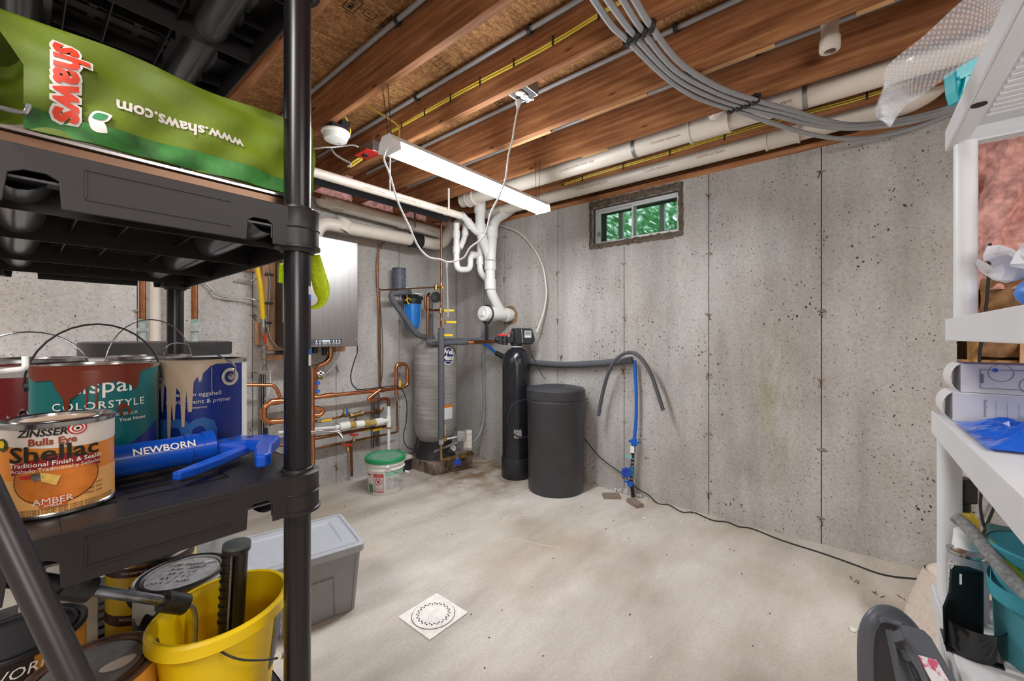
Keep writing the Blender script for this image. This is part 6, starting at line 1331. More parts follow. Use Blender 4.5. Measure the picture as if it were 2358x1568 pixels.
h0 = V((bx_, by_, Z0+BH-.012))
bh = [onY(486, 1478, .80), atd(512, 1502, .70), atd(552, 1518, .70), atd(600, 1520, .72), atd(640, 1515, .74)]
part('wire_handle', MB().tube(spline([atd(486, 1476, .69)]+bh[1:], 5), .0018, 8), M_DARK, yb); part('wooden_grip', MB().cyl(atd(640, 1512, .74), atd(662, 1500, .78), .007, 12), M_PVC, yb)
def bsurf(a, z, e=.001):
    f = .72+.23*z/BH; return V((bx_, by_, Z0+z))+ux1*math.cos(a)*(e1*f+e)+uy1*math.sin(a)*(e2*f+e)
A0, A1 = -1.22, -.42
part('label', MB().grid(lambda u, v: bsurf(A0+(A1-A0)*u, .07+.10*v+.01*u), 10, 4), mat('pail_label', (58, 54, 74), .4, var=.3, scale=60), yb, 'dark printed label', smooth=True)
lc = bsurf((A0+A1)/2, .13, .004); lr = (bsurf(A1, .13)-bsurf(A0, .13)).normalized(); lu = EZ
for k, (s, mmn) in enumerate((('PAIL', M_WINK), ('1 Gal Pail', mat('print_orange', (236, 150, 40), .5, var=0)), ('Balde de', M_WINK), ('1 galon', mat('print_orange', (236, 150, 40))))): text(s, .011, lc+lu*(.028-.016*k)+(C0-lc).normalized()*.004, lr, lu, mmn, yb, bold=.02)
# roller rack standing in the bucket
rk = thing('extension_rod_end', 'black ribbed plastic paddle standing upright in the yellow bucket', 'paddle', atd(540, 1430, .80))
def rkp(px, py): return atd(px, py, .80)
c0, c1 = rkp(535, 1440), rkp(545, 1262)
dirv = (c1-c0).normalized(); sd = V((SB, -CB, 0))
m = MB()
for s, r in ((-.013, .0125), (.010, .0115)): m.cyl(c0+sd*s-dirv*.06, c1+sd*s, r, 18)
m.cyl(c1-dirv*.004, c1+dirv*.004, .024, 20)
part('paddle_body', m, mat('paddle_black', (34, 30, 26), .3, var=.1, scale=40), rk)
m = MB(); L = (c1-c0).length
for k in range(9): q = c0+dirv*(L*.06+L*k*.105)+sd*-.013; m.cyl(q, q+dirv*.003, .0145, 16)
part('ribs', m, M_BLACK, rk); part('paint_smear', MB().bar(c0+sd*-.001-(V((CB, SB, 0)))*.012, c1+sd*-.001-(V((CB, SB, 0)))*.012, .003, .002), mat('grey_paint', (150, 146, 138), .5, var=.2, scale=80), rk, smooth=False)
part('end_cap', MB().cyl(c1+dirv*.003, c1+dirv*.010, .0235, 20), mat('worn_grey_cap', (104, 112, 108), .6, var=.2, scale=60), rk)
# roller frame lying across
rf = thing('roller_frame', 'paint roller frame with a black end cap and bent wire hooked into the yellow bucket', 'paint roller', atd(300, 1370, .72))
ra, rb = atd(80, 1338, .60), atd(385, 1385, .74)
part('rod', MB().cyl(ra, rb, .0085, 16), mat('worn_chrome', (150, 156, 168), .25, .9, var=.3, scale=40), rf)
dd = (rb-ra).normalized()
part('end_cap', MB().cyl(rb-dd*.008, rb+dd*.034, .0175, 20), mat('cap_black_speckled', (44, 44, 40), .5, var=.4, scale=150), rf)
kb = ra.lerp(rb, .26); part('knob', MB().cyl(kb-dd*.02, kb+dd*.022, .0185, 18).sphere(kb+EZ*.006, .02, 12), M_BLACK, rf)
part('handle', MB().cyl(ra-dd*.03, ra.lerp(rb, .2), .013, 14), M_BLACK, rf)
we = rb+dd*.034; part('wire', MB().tube(fillet([we-dd*.01, we+dd*.016, we+dd*.022-EZ*.02, we+dd*.020-EZ*.07], .012), .0045, 10), M_GALV, rf)
# gallon cans on the bottom shelf
c2 = (.235, 1.150)
pc2 = can('paint_can', 'dark blue primer can with handwriting across its silver lid', c2[0], c2[1], Z0, .084, .19, mat('primer_navy', (22, 34, 48), .35, var=.08, scale=8))
part('lid_plate', MB().lathe([(.066, .1885), (0, .1885)], (c2[0], c2[1], Z0), seg=40), mat('dusty_lid', (196, 194, 196), .55, .3, var=.15, scale=50), pc2)
part('lid_gutter', MB().lathe([(.0815, .1905), (.075, .1885), (.068, .190)], (c2[0], c2[1], Z0), seg=48), M_DARK, pc2)
cpatch(pc2, 'green_stripe', c2[0], c2[1], .084, .15, 1.5, Z0+.13, Z0+.178, mat('stripe_green', (60, 120, 50), .4, var=.25, scale=18)); cpatch(pc2, 'paint_run', c2[0], c2[1], .084, -1.3, -.35, Z0+.1, Z0+.19, mat('pale_grey_paint', (190, 200, 196), .35, var=.05), e=.0015, n=30, zb=lambda u: Z0+.13+.05*u*u+.008*math.sin(u*14))
cpatch(pc2, 'base_band', c2[0], c2[1], .084, -1.5, 1.5, Z0+.012, Z0+.03, mat('band_grey', (150, 148, 140), .5, var=.1))
ctext(pc2, 'MILLION', .017, c2[0], c2[1], .084, Z0+.105, -.55, M_WINK, sx=.9); ctext(pc2, 'PRIMER', .010, c2[0], c2[1], .084, Z0+.09, -.5, M_WINK); ctext(pc2, 'kilz', .02, c2[0], c2[1], .084, Z0+.05, -.6, M_WINK, shear=.3)
wd_ = V((SB, -CB, 0)); wu = V((CB, SB, 0))
for k, (s, sz) in enumerate((('1/28 Pastel Base', .0155), ('Jules  254-7', .0145), ('AA  0  Y 2', .013), ('KX  2  Y 2', .013), ('DD 4 12 (NW)', .0125))):
    text(s, sz, V((c2[0], c2[1], Z0+.1888))+wu*(.036-.018*k)-wd_*.004, (wd_*.97+wu*.22), (wu*.97-wd_*.22), M_INK, pc2, 'handwriting', shear=.2)
part('paint_dot', MB().lathe([(.008, 0), (0, .0006)], V((c2[0], c2[1], Z0+.189))+wu*.045+wd_*.022, seg=16), M_WHITE, pc2)
c3 = (.213, 1.345)
pc3 = can('paint_can', 'yellow stain can with a dark oval label on the lowest black shelf', c3[0], c3[1], Z0, .084, .19, mat('stain_yellow', (206, 172, 20), .35, var=.06, scale=8))
cpatch(pc3, 'dark_band', c3[0], c3[1], .084, -1.5, 1.5, Z0+.162, Z0+.182, mat('maroon_band', (58, 16, 18), .4, var=0)); cpatch(pc3, 'dark_band', c3[0], c3[1], .084, -1.5, 1.5, Z0+.052, Z0+.076, mat('maroon_band', (58, 16, 18)))
oval(pc3, c3[0], c3[1], .084, -.05, Z0+.118, .52, .040, M_INK, 'oval_label'); oval(pc3, c3[0], c3[1], .084, -.05, Z0+.118, .36, .027, mat('sunset_print', (170, 110, 30), .4, var=.5, scale=30), 'oval_picture', .0014)
ctext(pc3, 'WOOD COLOR ACRYLIC', .0105, c3[0], c3[1], .084, Z0+.067, -.02, M_WINK); ctext(pc3, 'ADVANCED FORMULA', .006, c3[0], c3[1], .084, Z0+.057, -.02, M_WINK); ctext(pc3, 'FADE RESISTANT - WATER REPELLENT', .0065, c3[0], c3[1], .084, Z0+.172, -.02, M_WINK); ctext(pc3, 'PREMIUM', .0095, c3[0], c3[1], .084, Z0+.148, -.08, M_YLV, eps=.002); ctext(pc3, 'SIDE MUY', .009, c3[0], c3[1], .084, Z0+.028, .05, M_INK, bold=.02)
pc3b = part('lid_barcode', MB().obox(V((c3[0], c3[1], Z0+.189))+wu*-.03, (wd_, wu, EZ), (.07, .018, .0008)), M_WHITE, pc3, smooth=False)
c4 = (.262, 1.545)
pc4 = can('paint_can', 'black-lidded yellow-labelled can at the back of the lowest black shelf', c4[0], c4[1], Z0, .084, .19, mat('label_lemon', (240, 214, 30), .35, var=.04), lidm=M_BLACK, rimm=M_BLACK)
c5 = (.075, .945)
M_RUSTY = mat('rusty_rim', (112, 84, 70), .55, .6, var=.35, scale=30)
pc5 = can('paint_can', 'orange can with a rusty rim and grey-painted lid at the bottom edge', c5[0], c5[1], Z0-.004, .082, .185, mat('stain_orange', (216, 150, 60), .4, var=.12, scale=20), rimm=M_RUSTY, lidm=M_RUSTY)
part('lid_plate', MB().lathe([(.063, .184), (0, .184)], (c5[0], c5[1], Z0-.004), seg=40), mat('grey_lid', (118, 116, 114), .6, .2, var=.2, scale=30), pc5)
part('lid_spot', MB().grid(lambda u, v: V((c5[0]+.03+.022*v*math.cos(2*PI*u)*(1+.2*math.sin(6*u)), c5[1]-.02+.014*v*math.sin(2*PI*u), Z0+.1808)), 20, 2), M_PVC, pc5)
c6 = (.0, 1.135)
pc6 = can('paint_can', 'orange-brown can half hidden behind the leaning grey pole', c6[0], c6[1], Z0, .084, .19, mat('amber_can', (206, 142, 56), .35, var=.25, scale=14), rimm=M_BLACK, lidm=M_BLACK)
cpatch(pc6, 'black_label', c6[0], c6[1], .084, -1.3, .2, Z0+.08, Z0+.185, M_INK); ctext(pc6, 'WORK', .024, c6[0], c6[1], .084, Z0+.165, .0, M_WINK, shear=.2); cpatch(pc6, 'red_seal', c6[0], c6[1], .084, -.55, -.35, Z0+.16, Z0+.178, M_RED, e=.0016)
bxo = thing('carton', 'plain cream carton behind the cans on the lowest black shelf', 'box', (.07, 1.38, Z0))
part('carton_body', MB().box((.0, 1.34, Z0), (.118, 1.5, Z0+.17)), mat('cream_card', (196, 188, 176), .7, var=.06), bxo, bev=.002, smooth=False)
text('INTERIOR', .012, (.06, 1.3395, Z0+.12), EX, EZ, M_INK, bxo)
solo('orange_rope', MB().tube(spline([atd(328, 1530, .80), atd(345, 1548, .80), atd(358, 1572, .79)], 5), .004, 8), mat('cord_orange', (206, 140, 40), .5, var=.2, scale=60), 'short orange cord between the cans at the bottom edge', 'cord')
# leaning pole
pA, pB = atd(-40, 1110, .40), atd(190, 1600, .40)
dv = (pB-pA).normalized(); lp = thing('leaning_pole', 'dark grey metal pole leaning diagonally in the lower left corner', 'pole', pA+dv*((0-pA.z)/dv.z))
part('pole', MB().cyl(pA-dv*.12, pA+dv*((0.01-pA.z)/dv.z), .0118, 20), mat('pole_grey', (66, 63, 66), .35, .6, var=.05), lp)
# water heater behind the shelf
wh = thing('water_heater', 'wide round grey water heater with a black top ring behind the shelf', 'water heater', (.45, 2.62, 0))
part('jacket', MB().lathe([(0, .04), (.278, .04), (.282, .05), (.282, 1.135), (.27, 1.14)], (.45, 2.62, 0), seg=56), mat('heater_grey', (178, 180, 184), .35, var=.04), wh)
part('top_ring', MB().lathe([(.27, 1.13), (.287, 1.132), (.288, 1.192), (.27, 1.197), (0, 1.197)], (.45, 2.62, 0), seg=56), mat('heater_black', (48, 46, 48), .35, var=.05), wh)
part('base_ring', MB().lathe([(.27, 0), (.284, .0), (.284, .045), (.27, .05)], (.45, 2.62, 0), seg=56), M_BLACK, wh)
part('rating_plate', MB().patch(.45, 2.62, .2835, vang(.45, 2.62)-.2, vang(.45, 2.62)+.9, 1.02, 1.12, 12), mat('plate_blue_white', (196, 206, 222), .4, var=.05), wh)
for px in (328, 448):
    q = atd(px, 785, 2.03 if px == 328 else 2.0); 
    wp = thing('heater_pipe', 'copper pipe rising from the water heater, ' + ('left one beside the white conduit' if px == 328 else 'right one just beyond the rear shelf post'), 'pipe', (q.x, q.y, 1.197))
    part('copper_pipe', MB().cyl((q.x, q.y, 1.28), (q.x, q.y, JB+.1), .0135, 14), M_COPD, wp)
    part('union', MB().cyl((q.x, q.y, 1.195), (q.x, q.y, 1.245), .017, 14).cyl((q.x, q.y, 1.245), (q.x, q.y, 1.262), .025, 6).cyl((q.x, q.y, 1.262), (q.x, q.y, 1.285), .017, 14), mat('pale_union', (176, 182, 178), .5, .5, var=.1), wp)
    part('verdigris', MB().cyl((q.x, q.y, 1.283), (q.x, q.y, 1.305), .0142, 14), mat('verdigris', (120, 150, 134), .8, var=.3, scale=60), wp)
q = B_(357, 785, .02); solo('wall_conduit', MB().cyl((q.x, YW-.03, .4), (q.x, YW-.03, WT), .026, 14), M_PVC, 'upright white conduit on the wall left of the rear shelf post', 'conduit')
dvv = thing('drain_valve', 'small brass drain valve low on the heater, with a blue handle', 'valve', onY(545, 1215, 2.3))
q = onY(540, 1213, 2.3); part('valve_body', MB().cyl(q+V((-.03, .08, 0)), q+V((.02, -.02, 0)), .014, 12), M_BRASS, dvv); part('blue_handle', MB().sphere(q+V((.0, .0, .03)), .014, 8).cyl(q, q+V((0, 0, .03)), .006, 8), M_BLUE, dvv)
# =====================================================================
# WHITE SHELVES (RIGHT) AND THEIR CONTENTS
# =====================================================================
WX1 = 1.536
def wshelf(par, x0, x1, y0, y1, z, th=.045):
    m = MB()
    m.box((x0, y1-.005, z-th), (x1, y1, z)).box((x0, y0, z-th), (x1, y0+.005, z)).box((x1-.005, y0+.005, z-th), (x1, y1-.005, z)).box((x0, y0+.005, z-th), (x0+.005, y1-.005, z))
    m.box((x0+.005, y1-.035, z-th), (x1-.005, y1-.005, z-th+.005)).box((x1-.035, y0+.005, z-th), (x1-.005, y1-.035, z-th+.005))
    part('shelf_rim', m, M_WSH, par, bev=.0015, smooth=False)
    d = MB(); d.box((x0+.005, y1-.06, z-.006), (x1-.005, y1-.005, z-.001)).box((x0+.005, y0+.005, z-.006), (x1-.005, y0+.06, z-.001)).box((x1-.06, y0+.06, z-.006), (x1-.005, y1-.06, z-.001))
    x = x0+.02
    while x < x1-.075: d.box((x, y0+.06, z-.010), (x+.016, y1-.06, z-.001)); x += .028
    part('slatted_deck', d, M_WSH, par, smooth=False)
def wpost(par, x, y, z0, z1, r=.021): part('post', MB().cyl((x, y, z0), (x, y, z1), r, 28), M_WSH, par)
wl1 = thing('shelving_unit', 'lower white plastic shelving unit at the right edge, holding boxes and a blue bag', 'shelving unit', (1.15, -.38, 0))
for z in (1.026, .569, .112): wshelf(wl1, .66, WX1, -.60, -.158, z, .058)
for x, y in ((1.505, -.187), (1.505, -.57), (.69, -.57)): 
    for z0, z1 in ((0, .054), (.112, .511), (.569, .968)): wpost(wl1, x, y, z0, z1, .0225)
wu1 = thing('shelving_unit', 'upper white plastic shelves at the right edge with bubble wrap on top', 'shelving unit', (1.2, -.4, 1.209))
wshelf(wu1, .66, WX1, -.62, -.183, 1.265, .055); wshelf(wu1, .66, WX1, -.62, -.183, 1.752, .052)
wpost(wu1, 1.50, -.2137, 1.265, 1.70); wpost(wu1, 1.50, -.59, 1.265, 1.70); wpost(wu1, .69, -.59, 1.265, 1.70)
part('rim_hole', MB().cyl((1.27, -.2, 1.7005), (1.27, -.2, 1.698), .012, 16), M_INK, wu1)
wpost(wu1, 1.50, -.59, 1.02, 1.21); wpost(wu1, .69, -.59, 1.02, 1.21)
# bubble wrap
EA = [(2352, -60, 1.0), (2290, -40, 1.0), (2223, -5, .98), (2130, 80, .95), (2045, 150, .93), (2035, 200, .92), (2022, 240, .92), (2020, 268, .93)]
EB = [(2352, 40, 1.06), (2325, 80, 1.05), (2290, 112, 1.04), (2200, 165, 1.0), (2115, 225, .97), (2085, 243, .96), (2060, 275, .95), (2050, 292, .94)]
SA = spline([atd(*q) for q in EA], 5); SB_ = spline([atd(*q) for q in EB], 5)
def bws(u, v):
    i = min(len(SA)-1.001, u*(len(SA)-1)); k = int(i); f_ = i-k
    a = SA[k].lerp(SA[k+1], f_); b = SB_[k].lerp(SB_[k+1], f_); p = a.lerp(b, v); return p+(C0-p).normalized()*(.018*math.sin(PI*v)+.003*math.sin(u*40+v*9))
def film():
    t = NT('bubble_film'); t.base(lin((232, 236, 242))); t.b.inputs['Roughness'].default_value = .08; t.b.inputs['Alpha'].default_value = .26; t.b.inputs['Specular IOR Level'].default_value = .9; return t.m
M_FILM = film(); bwr = thing('bubble_wrap', 'strip of clear bubble wrap hanging off the top white shelf', 'bubble wrap', bws(.1, .5))
part('film_sheet', MB().grid(bws, 70, 16), M_FILM, bwr)
m = MB(); nu, nv = 46, 17
for i in range(nu):
    for j in range(nv):
        u = (i+.5+(.5 if j % 2 else 0))/(nu+.6); v = (j+.5)/nv
        p = bws(u, v); n = (bws(min(1, u+.01), v)-p).cross(bws(u, min(1, v+.02))-p); 
        if n.length < 1e-9: continue
        n.normalize()
        if n.dot(C0-p) < 0: n = -n
        a = n.orthogonal().normalized(); b = n.cross(a); r = .0047; vs = []; fs = []
        for rr_, hh in ((1, 0), (.85, .26), (.4, .38)):
            for k in range(7): q = 2*PI*k/7; vs.append(p+(a*math.cos(q)+b*math.sin(q))*r*rr_+n*r*hh)
        for w_ in range(2):
            for k in range(7): fs.append((w_*7+k, w_*7+(k+1) % 7, (w_+1)*7+(k+1) % 7, (w_+1)*7+k))
        fs.append(tuple(range(14, 21))); m.add(vs, fs)
o = part('bubbles', m, M_FILM, bwr, ang=80, stuff=True)
# teal clamp-like scoop by the top shelf
tp_ = [(2200, 158), (2235, 136), (2266, 122), (2292, 146), (2262, 190), (2232, 227), (2212, 232), (2204, 205)]
P = [atd(a, b, 1.03) for a, b in tp_]; bk_ = [p+V((CB, SB, 0))*.03 for p in P]; n = len(P)
tsc = thing('teal_scoop', 'turquoise plastic scoop hanging beside the top white shelf', 'scoop', P[5])
M_TQ = mat('turquoise', (0, 176, 190), .35, var=.04)
part('shell', MB().add(P+bk_, [tuple(range(n)), tuple(range(2*n-1, n-1, -1))]+[(i, i+n, (i+1) % n+n, (i+1) % n) for i in range(n)]), M_TQ, tsc, bev=.003, smooth=False)
part('rib', MB().bar(atd(2208, 180, 1.025), atd(2240, 165, 1.025), .006, .008).bar(atd(2240, 165, 1.025), atd(2268, 160, 1.025), .006, .008).bar(atd(2215, 225, 1.025), atd(2225, 178, 1.025), .006, .008).bar(atd(2235, 215, 1.025), atd(2255, 170, 1.025), .005, .006), mat('turquoise', (0, 176, 190)), tsc, smooth=False)
# papers, pack and roll on the upper unit's lower shelf
UZ = 1.265
def sheet(label, cx, cy, z, sx, sy, tilt, seed, mt):
    random.seed(seed); ph = [random.uniform(0, 6) for _ in range(5)]
    m = MB().grid(lambda u, v: V((cx+sx*(u-.5)+.01*math.sin(v*6+ph[3]), cy+sy*(v-.5)+.012*math.sin(u*7+ph[0]), z+.03*math.sin(u*5+ph[1]+v*3)*math.sin(v*4+ph[2])+tilt*(v-.5)+.012*math.sin(u*11+ph[4]))), 9, 7)
    o = solo('paper_sheet', m, mt, label, 'paper', 'crumpled papers on the white shelf', smooth=False); s = o.modifiers.new('t', 'SOLIDIFY'); s.thickness = .0006; return o
M_PAP = mat('white_paper', (230, 230, 238), .7, var=.02)
sheet('crumpled white paper nearest the white post', 1.42, -.295, UZ+.105, .13, .12, .05, 1, M_PAP)
sheet('crumpled white paper, uppermost on the pile', 1.40, -.40, UZ+.155, .16, .16, -.03, 2, M_PAP); sheet('crumpled white paper resting on the blue packet', 1.36, -.34, UZ+.12, .12, .14, .03, 5, M_PAP)
pk = thing('blue_packet', 'soft blue packet with a red emblem under crumpled papers', 'packet', (1.42, -.33, UZ))
part('packet', MB().sphere((1.42, -.34, UZ+.052), .05, 20, sc=(1.1, 1.3, .85)), mat('packet_blue', (70, 130, 216), .35, var=.08), pk)
part('red_emblem', MB().sphere((1.408, -.345, UZ+.052), .045, 16, sc=(1.1, .7, .42)), mat('packet_red', (210, 50, 70), .4, var=.2, scale=50), pk)
part('stand', MB().box((1.38, -.38, UZ), (1.46, -.30, UZ+.02)), M_RED, pk, smooth=False)
rl = thing('paper_roll', 'open white plastic cup lying on its side near the right edge', 'cup', (1.24, -.34, UZ))
rc0, rc1 = V((1.29, -.32, UZ+.04)), V((1.20, -.40, UZ+.045))
part('cup', MB().lathe([(0, 0.004), (.026, .004), (.034, -.0), (.0385, .0), (.0385, .003), (.036, .09), (0, .09)], rc0, rc1-rc0, 28), mat('cup_white', (226, 222, 216), .4, var=.03), rl)
cbn = thing('clear_bin', 'translucent plastic drawer at the right edge in front of pink insulation', 'container', (1.5, -.55, UZ+.22))
part('drawer', MB().box((1.36, -.56, UZ+.20), (1.475, -.375, UZ+.34)), mat('milky_clear', (200, 208, 216), .15, var=.02, alpha=.75), cbn, bev=.01, smooth=False)
part('drawer_ridges', MB().box((1.359, -.48, UZ+.22), (1.361, -.47, UZ+.33)).box((1.359, -.44, UZ+.22), (1.361, -.43, UZ+.33)), M_WHITE, cbn, smooth=False); part('support', MB().box((1.375, -.55, UZ), (1.46, -.42, UZ+.20)), M_PAP, cbn, smooth=False)
solo('wall_cable', MB().tube(spline([R_(2280, 560, .06), R_(2275, 660, .06), R_(2265, 760, .05), R_(2255, 845, .04), R_(2262, 1080, .03), R_(2258, 1170, .03), R_(2275, 1228, .03), R_(2310, 1234, .03), R_(2358, 1222, .03), R_(2420, 1200, .03)], 6), .006, 8), M_DARK, 'thick black cable hanging down the wall behind the white shelves', 'cable')
solo('wall_cable', MB().tube(spline([R_(2310, 1100, .03), R_(2298, 1145, .03), R_(2270, 1215, .04), R_(2262, 1235, .04)], 5), .006, 8), M_DARK, 'second black cable slanting down the wall behind the white shelves', 'cable')
part('stud', MB().box((XW-.02, -.90, .99), (XW+.10, -.62, 1.30)), M_STUD, fw, bev=.002, smooth=False)
part('stud', MB().box((XW-.022, -.64, .995), (XW-.018, -.60, 1.30)), M_BOARD, fw, smooth=False)
# two long boxes
def bulb_box(label, y1, z0, x0, seed):
    t = thing('product_box', label, 'box', (x0+.05, y1-.2, z0), 'white product boxes stacked on the white shelf')
    H_ = .065; m = MB().box((x0, y1-.44, z0), (x0+.11, y1, z0+H_)); part('box_body', m, mat('box_white', (214, 214, 220), .5, var=.02), t, bev=.0015, smooth=False)
    part('end_flap', MB().grid(lambda u, v: V((x0+.002+.106*u, y1+.016*math.sin(PI*v)**.7, z0+H_*v)), 2, 10), mat('flap_white', (226, 224, 226), .5, var=.02), t)
    if seed == 1:
        part('top_print', MB().box((x0+.001, y1-.43, z0+H_), (x0+.109, y1-.005, z0+H_+.0006)), mat('box_navy', (44, 56, 110), .4, var=.1), t, smooth=False)
        def P_(a, b): return V((x0-.0008, y1-a, z0+b))
        o = MB()
        for a0, b0, a1, b1 in ((.03, .012, .03, .054), (.03, .012, .24, .012), (.03, .054, .24, .054), (.24, .012, .24, .054), (.14, .012, .14, .054), (.175, .012, .175, .054), (.21, .012, .21, .054)): o.bar(P_(a0, b0), P_(a1, b1), .0012, .0008, up=(1, 0, 0))
        part('printed_lines', o, mat('print_grey', (120, 122, 132), .5, var=0), t, smooth=False)
        for a, b in ((.06, .047), (.105, .022)): part('printed_circle', MB().lathe([(.018, 0), (.0192, 0)], P_(a, b)-V((.0005, 0, 0)), (-1, 0, 0), 28), mat('print_grey', (120, 122, 132)), t)
        part('printed_dot', MB().lathe([(.0045, 0), (0, .0001)], P_(.052, .053)-V((.0006, 0, 0)), (-1, 0, 0), 14), M_BLUE, t)
        part('phone_print', MB().obox(P_(.033, .033), (EY, EX, EZ), (.004, .001, .02)), mat('print_grey', (120, 122, 132)), t, smooth=False)
    else:
        for k in range(14): text('-- ------ ---- ---' if k % 4 else 'Specifications', .0058 if k % 4 else .007, (x0-.0008, y1-.05-.016*k, z0+.034), (0, 0, -1), (0, -1, 0), mat('print_dark', (96, 96, 104), .5, var=0), t, 'printed_text')
    return t
bulb_box('upper of two long white product boxes, printed with circles and a dark top', -.19, 1.0925, 1.385, 1); bulb_box('lower of two long white product boxes, covered in small print', -.175, 1.027, 1.370, 2)
# blue plastic bag
random.seed(31)
def bbag(u, v):
    x = 1.10+.25*u; y = -.175-.36*v; e_ = min(u, 1-u, v, 1-v)*4
    return V((x-.05*(1-v)*(1-u), y, 1.03+min(1, e_)*(.022+.016*math.sin(u*14+v*5)+.013*math.sin(v*22-u*9)+.008*math.sin(u*37+v*31))))
o = solo('plastic_bag', MB().grid(bbag, 26, 30), mat('bag_blue_film', (20, 96, 214), .14, var=.18, scale=12), 'crumpled glossy blue plastic bag on the white shelf in front of the boxes', 'bag', smooth=False)
# lower right contents (on the .569 shelf)
LZ = .569
def at_px(px, t): p = atd(px, 1400, t); return p.x, p.y
ax, ay = at_px(2212, 1.06)
sb = thing('spray_bottle', 'yellow spray bottle with a black trigger head beside the white post', 'bottle', (ax, ay, LZ))
part('bottle', MB().lathe([(0, 0), (.036, 0), (.04, .006), (.04, .10), (.037, .12), (.034, .13), (.036, .14), (.033, .15), (.035, .16), (.032, .17), (.033, .185), (.022, .20), (.016, .205), (0, .205)], (ax, ay, LZ), seg=32), mat('bottle_yellow', (228, 196, 44), .35, var=.03), sb)
sa = vang(ax, ay)
part('bottle_label', MB().patch(ax, ay, .0408, sa-1.2, sa+1.2, LZ+.01, LZ+.095, 14), mat('label_blue2', (50, 92, 160), .4, var=.3, scale=40), sb, 'blue printed label')
for k, s in enumerate(('Citrus', 'CLEANER', 'DEGREASER')): text(s, .013, (ax+math.cos(sa-.5)*.041, ay+math.sin(sa-.5)*.041, LZ+.085-.024*k), EX, EZ, M_WINK if k else M_INK, sb, wrap=(ax, ay, .041), eps=.001, bold=.02)
part('trigger_head', MB().cyl((ax, ay, LZ+.20), (ax, ay, LZ+.225), .019, 16).obox((ax-.004, ay+.0, LZ+.258), (right, V((CB, SB, 0)), EZ), (.038, .05, .062)).obox((ax-.02, ay+.012, LZ+.25), (right, V((CB, SB, 0)), EZ), (.014, .02, .035)), M_BLACK, sb, bev=.005, smooth=False)
ax, ay = at_px(2228, .955)
gc_ = thing('aerosol_can', 'silver spray can with a white cap in front of the yellow bottle', 'can', (ax, ay, LZ)); sa = vang(ax, ay)
part('body', MB().lathe([(0, 0), (.032, 0), (.034, .004), (.0335, .006), (.0335, .148), (.035, .150), (.035, .153), (.03, .156), (.022, .166), (0, .167)], (ax, ay, LZ), seg=36), M_TIN, gc_)
part('label', MB().patch(ax, ay, .0339, sa-1.4, sa+1.4, LZ+.008, LZ+.145, 16), mat('label_silver', (176, 178, 186), .4, .3, var=.05), gc_); part('fine_print', MB().patch(ax, ay, .0344, sa-1.2, sa-.2, LZ+.03, LZ+.13, 10), M_GT, gc_)
part('cap', MB().lathe([(.026, .160), (.0245, .165), (.0225, .196), (.020, .199), (0, .199)], (ax, ay, LZ), seg=32), M_WHITE, gc_, 'white cap')
ax, ay = at_px(2236, .845)
dp = thing('holder', 'glossy black plastic scoop-shaped holder with a cut-out front', 'holder', (ax, ay, LZ))
f2 = V((-CB, -SB, 0)).lerp(V((-.2, -1, 0)), .0).normalized(); r2 = V((SB, -CB, 0))
def dpp(a, b, c): return V((ax, ay, LZ))+r2*a+f2*b+EZ*c
M_GBK = mat('gloss_black', (22, 24, 26), .14, var=.05)
part('back_plate', MB().prism([(-.032, 0), (.05, 0), (.05, .155), (.02, .165), (-.012, .168), (-.018, .16), (-.022, .11), (-.034, .08)], dpp(0, -.02, 0), r2, EZ, .004), M_GBK, dp, bev=.001, smooth=False)
part('front_cup', MB().lathe([(.045, 0), (.05, .012), (.05, .062), (.047, .062), (.047, .012), (.04, .004)], dpp(.01, -.01, 0), seg=28, a0=math.atan2(f2.y, f2.x)-1.5, a1=math.atan2(f2.y, f2.x)+1.5).box(dpp(.01, -.01, 0)-V((.04, .04, 0)), dpp(.01, -.01, .004)+V((.04, .04, 0))), M_GBK, dp)
if 0: part('side_plate', MB().prism([(-.018, .06), (.03, .06), (.03, .155), (.018, .163), (-.006, .160), (-.012, .13), (-.006, .1), (.002, .085), (-.004, .07)], dpp(.012, .028, 0), r2, EZ, .003), M_GBK, dp, bev=.001, smooth=False)
part('white_mark', MB().obox(dpp(.0, -.0195, .140), (r2, f2, EZ), (.004, .001, .022)), M_WHITE, dp, smooth=False)
# teal fabric bin with cleaning cloth and handles
tb = thing('fabric_bin', 'teal fabric bin with a stitched handle at the right edge', 'bin', (1.15, -.33, LZ))
M_TB = mat('teal_fabric', (92, 178, 194), .85, var=.06, scale=10, bump=.3, bscale=400)
qx, qy = 1.298, -.309
part('bin_body', MB().lathe([(0, .001), (.078, .001), (.082, .006), (.090, .20), (.093, .226), (.090, .228), (.086, .2), (.076, .02), (0, .018)], (qx, qy, LZ), seg=48), M_TB, tb)
part('stitched_hem', MB().lathe([(.0925, .205), (.095, .207), (.096, .226), (.093, .229)], (qx, qy, LZ), seg=48), mat('teal_strap', (66, 160, 178), .85, var=.08, scale=200), tb)
fa_ = math.atan2(-qy, -qx)
part('strap_handle', MB().grid(lambda u, v: V((qx+math.cos(fa_-1.35+2.2*u)*(.089+.022*math.sin(PI*min(1, u*1.6))), qy+math.sin(fa_-1.35+2.2*u)*(.089+.022*math.sin(PI*min(1, u*1.6))), LZ+.115+.03*v+.03*(1-u)**2)), 24, 3), mat('teal_strap', (66, 160, 178)), tb, 'stitched teal handle')
bh_ = thing('brush_handle', 'grey rubber-gripped handle with green trim resting on the fabric bin', 'handle', atd(2300, 1290, .8))
hP = [atd(2200, 1190, .92), atd(2225, 1210, .90), atd(2260, 1250, .86), atd(2300, 1300, .80), atd(2340, 1345, .76), atd(2380, 1380, .72)]
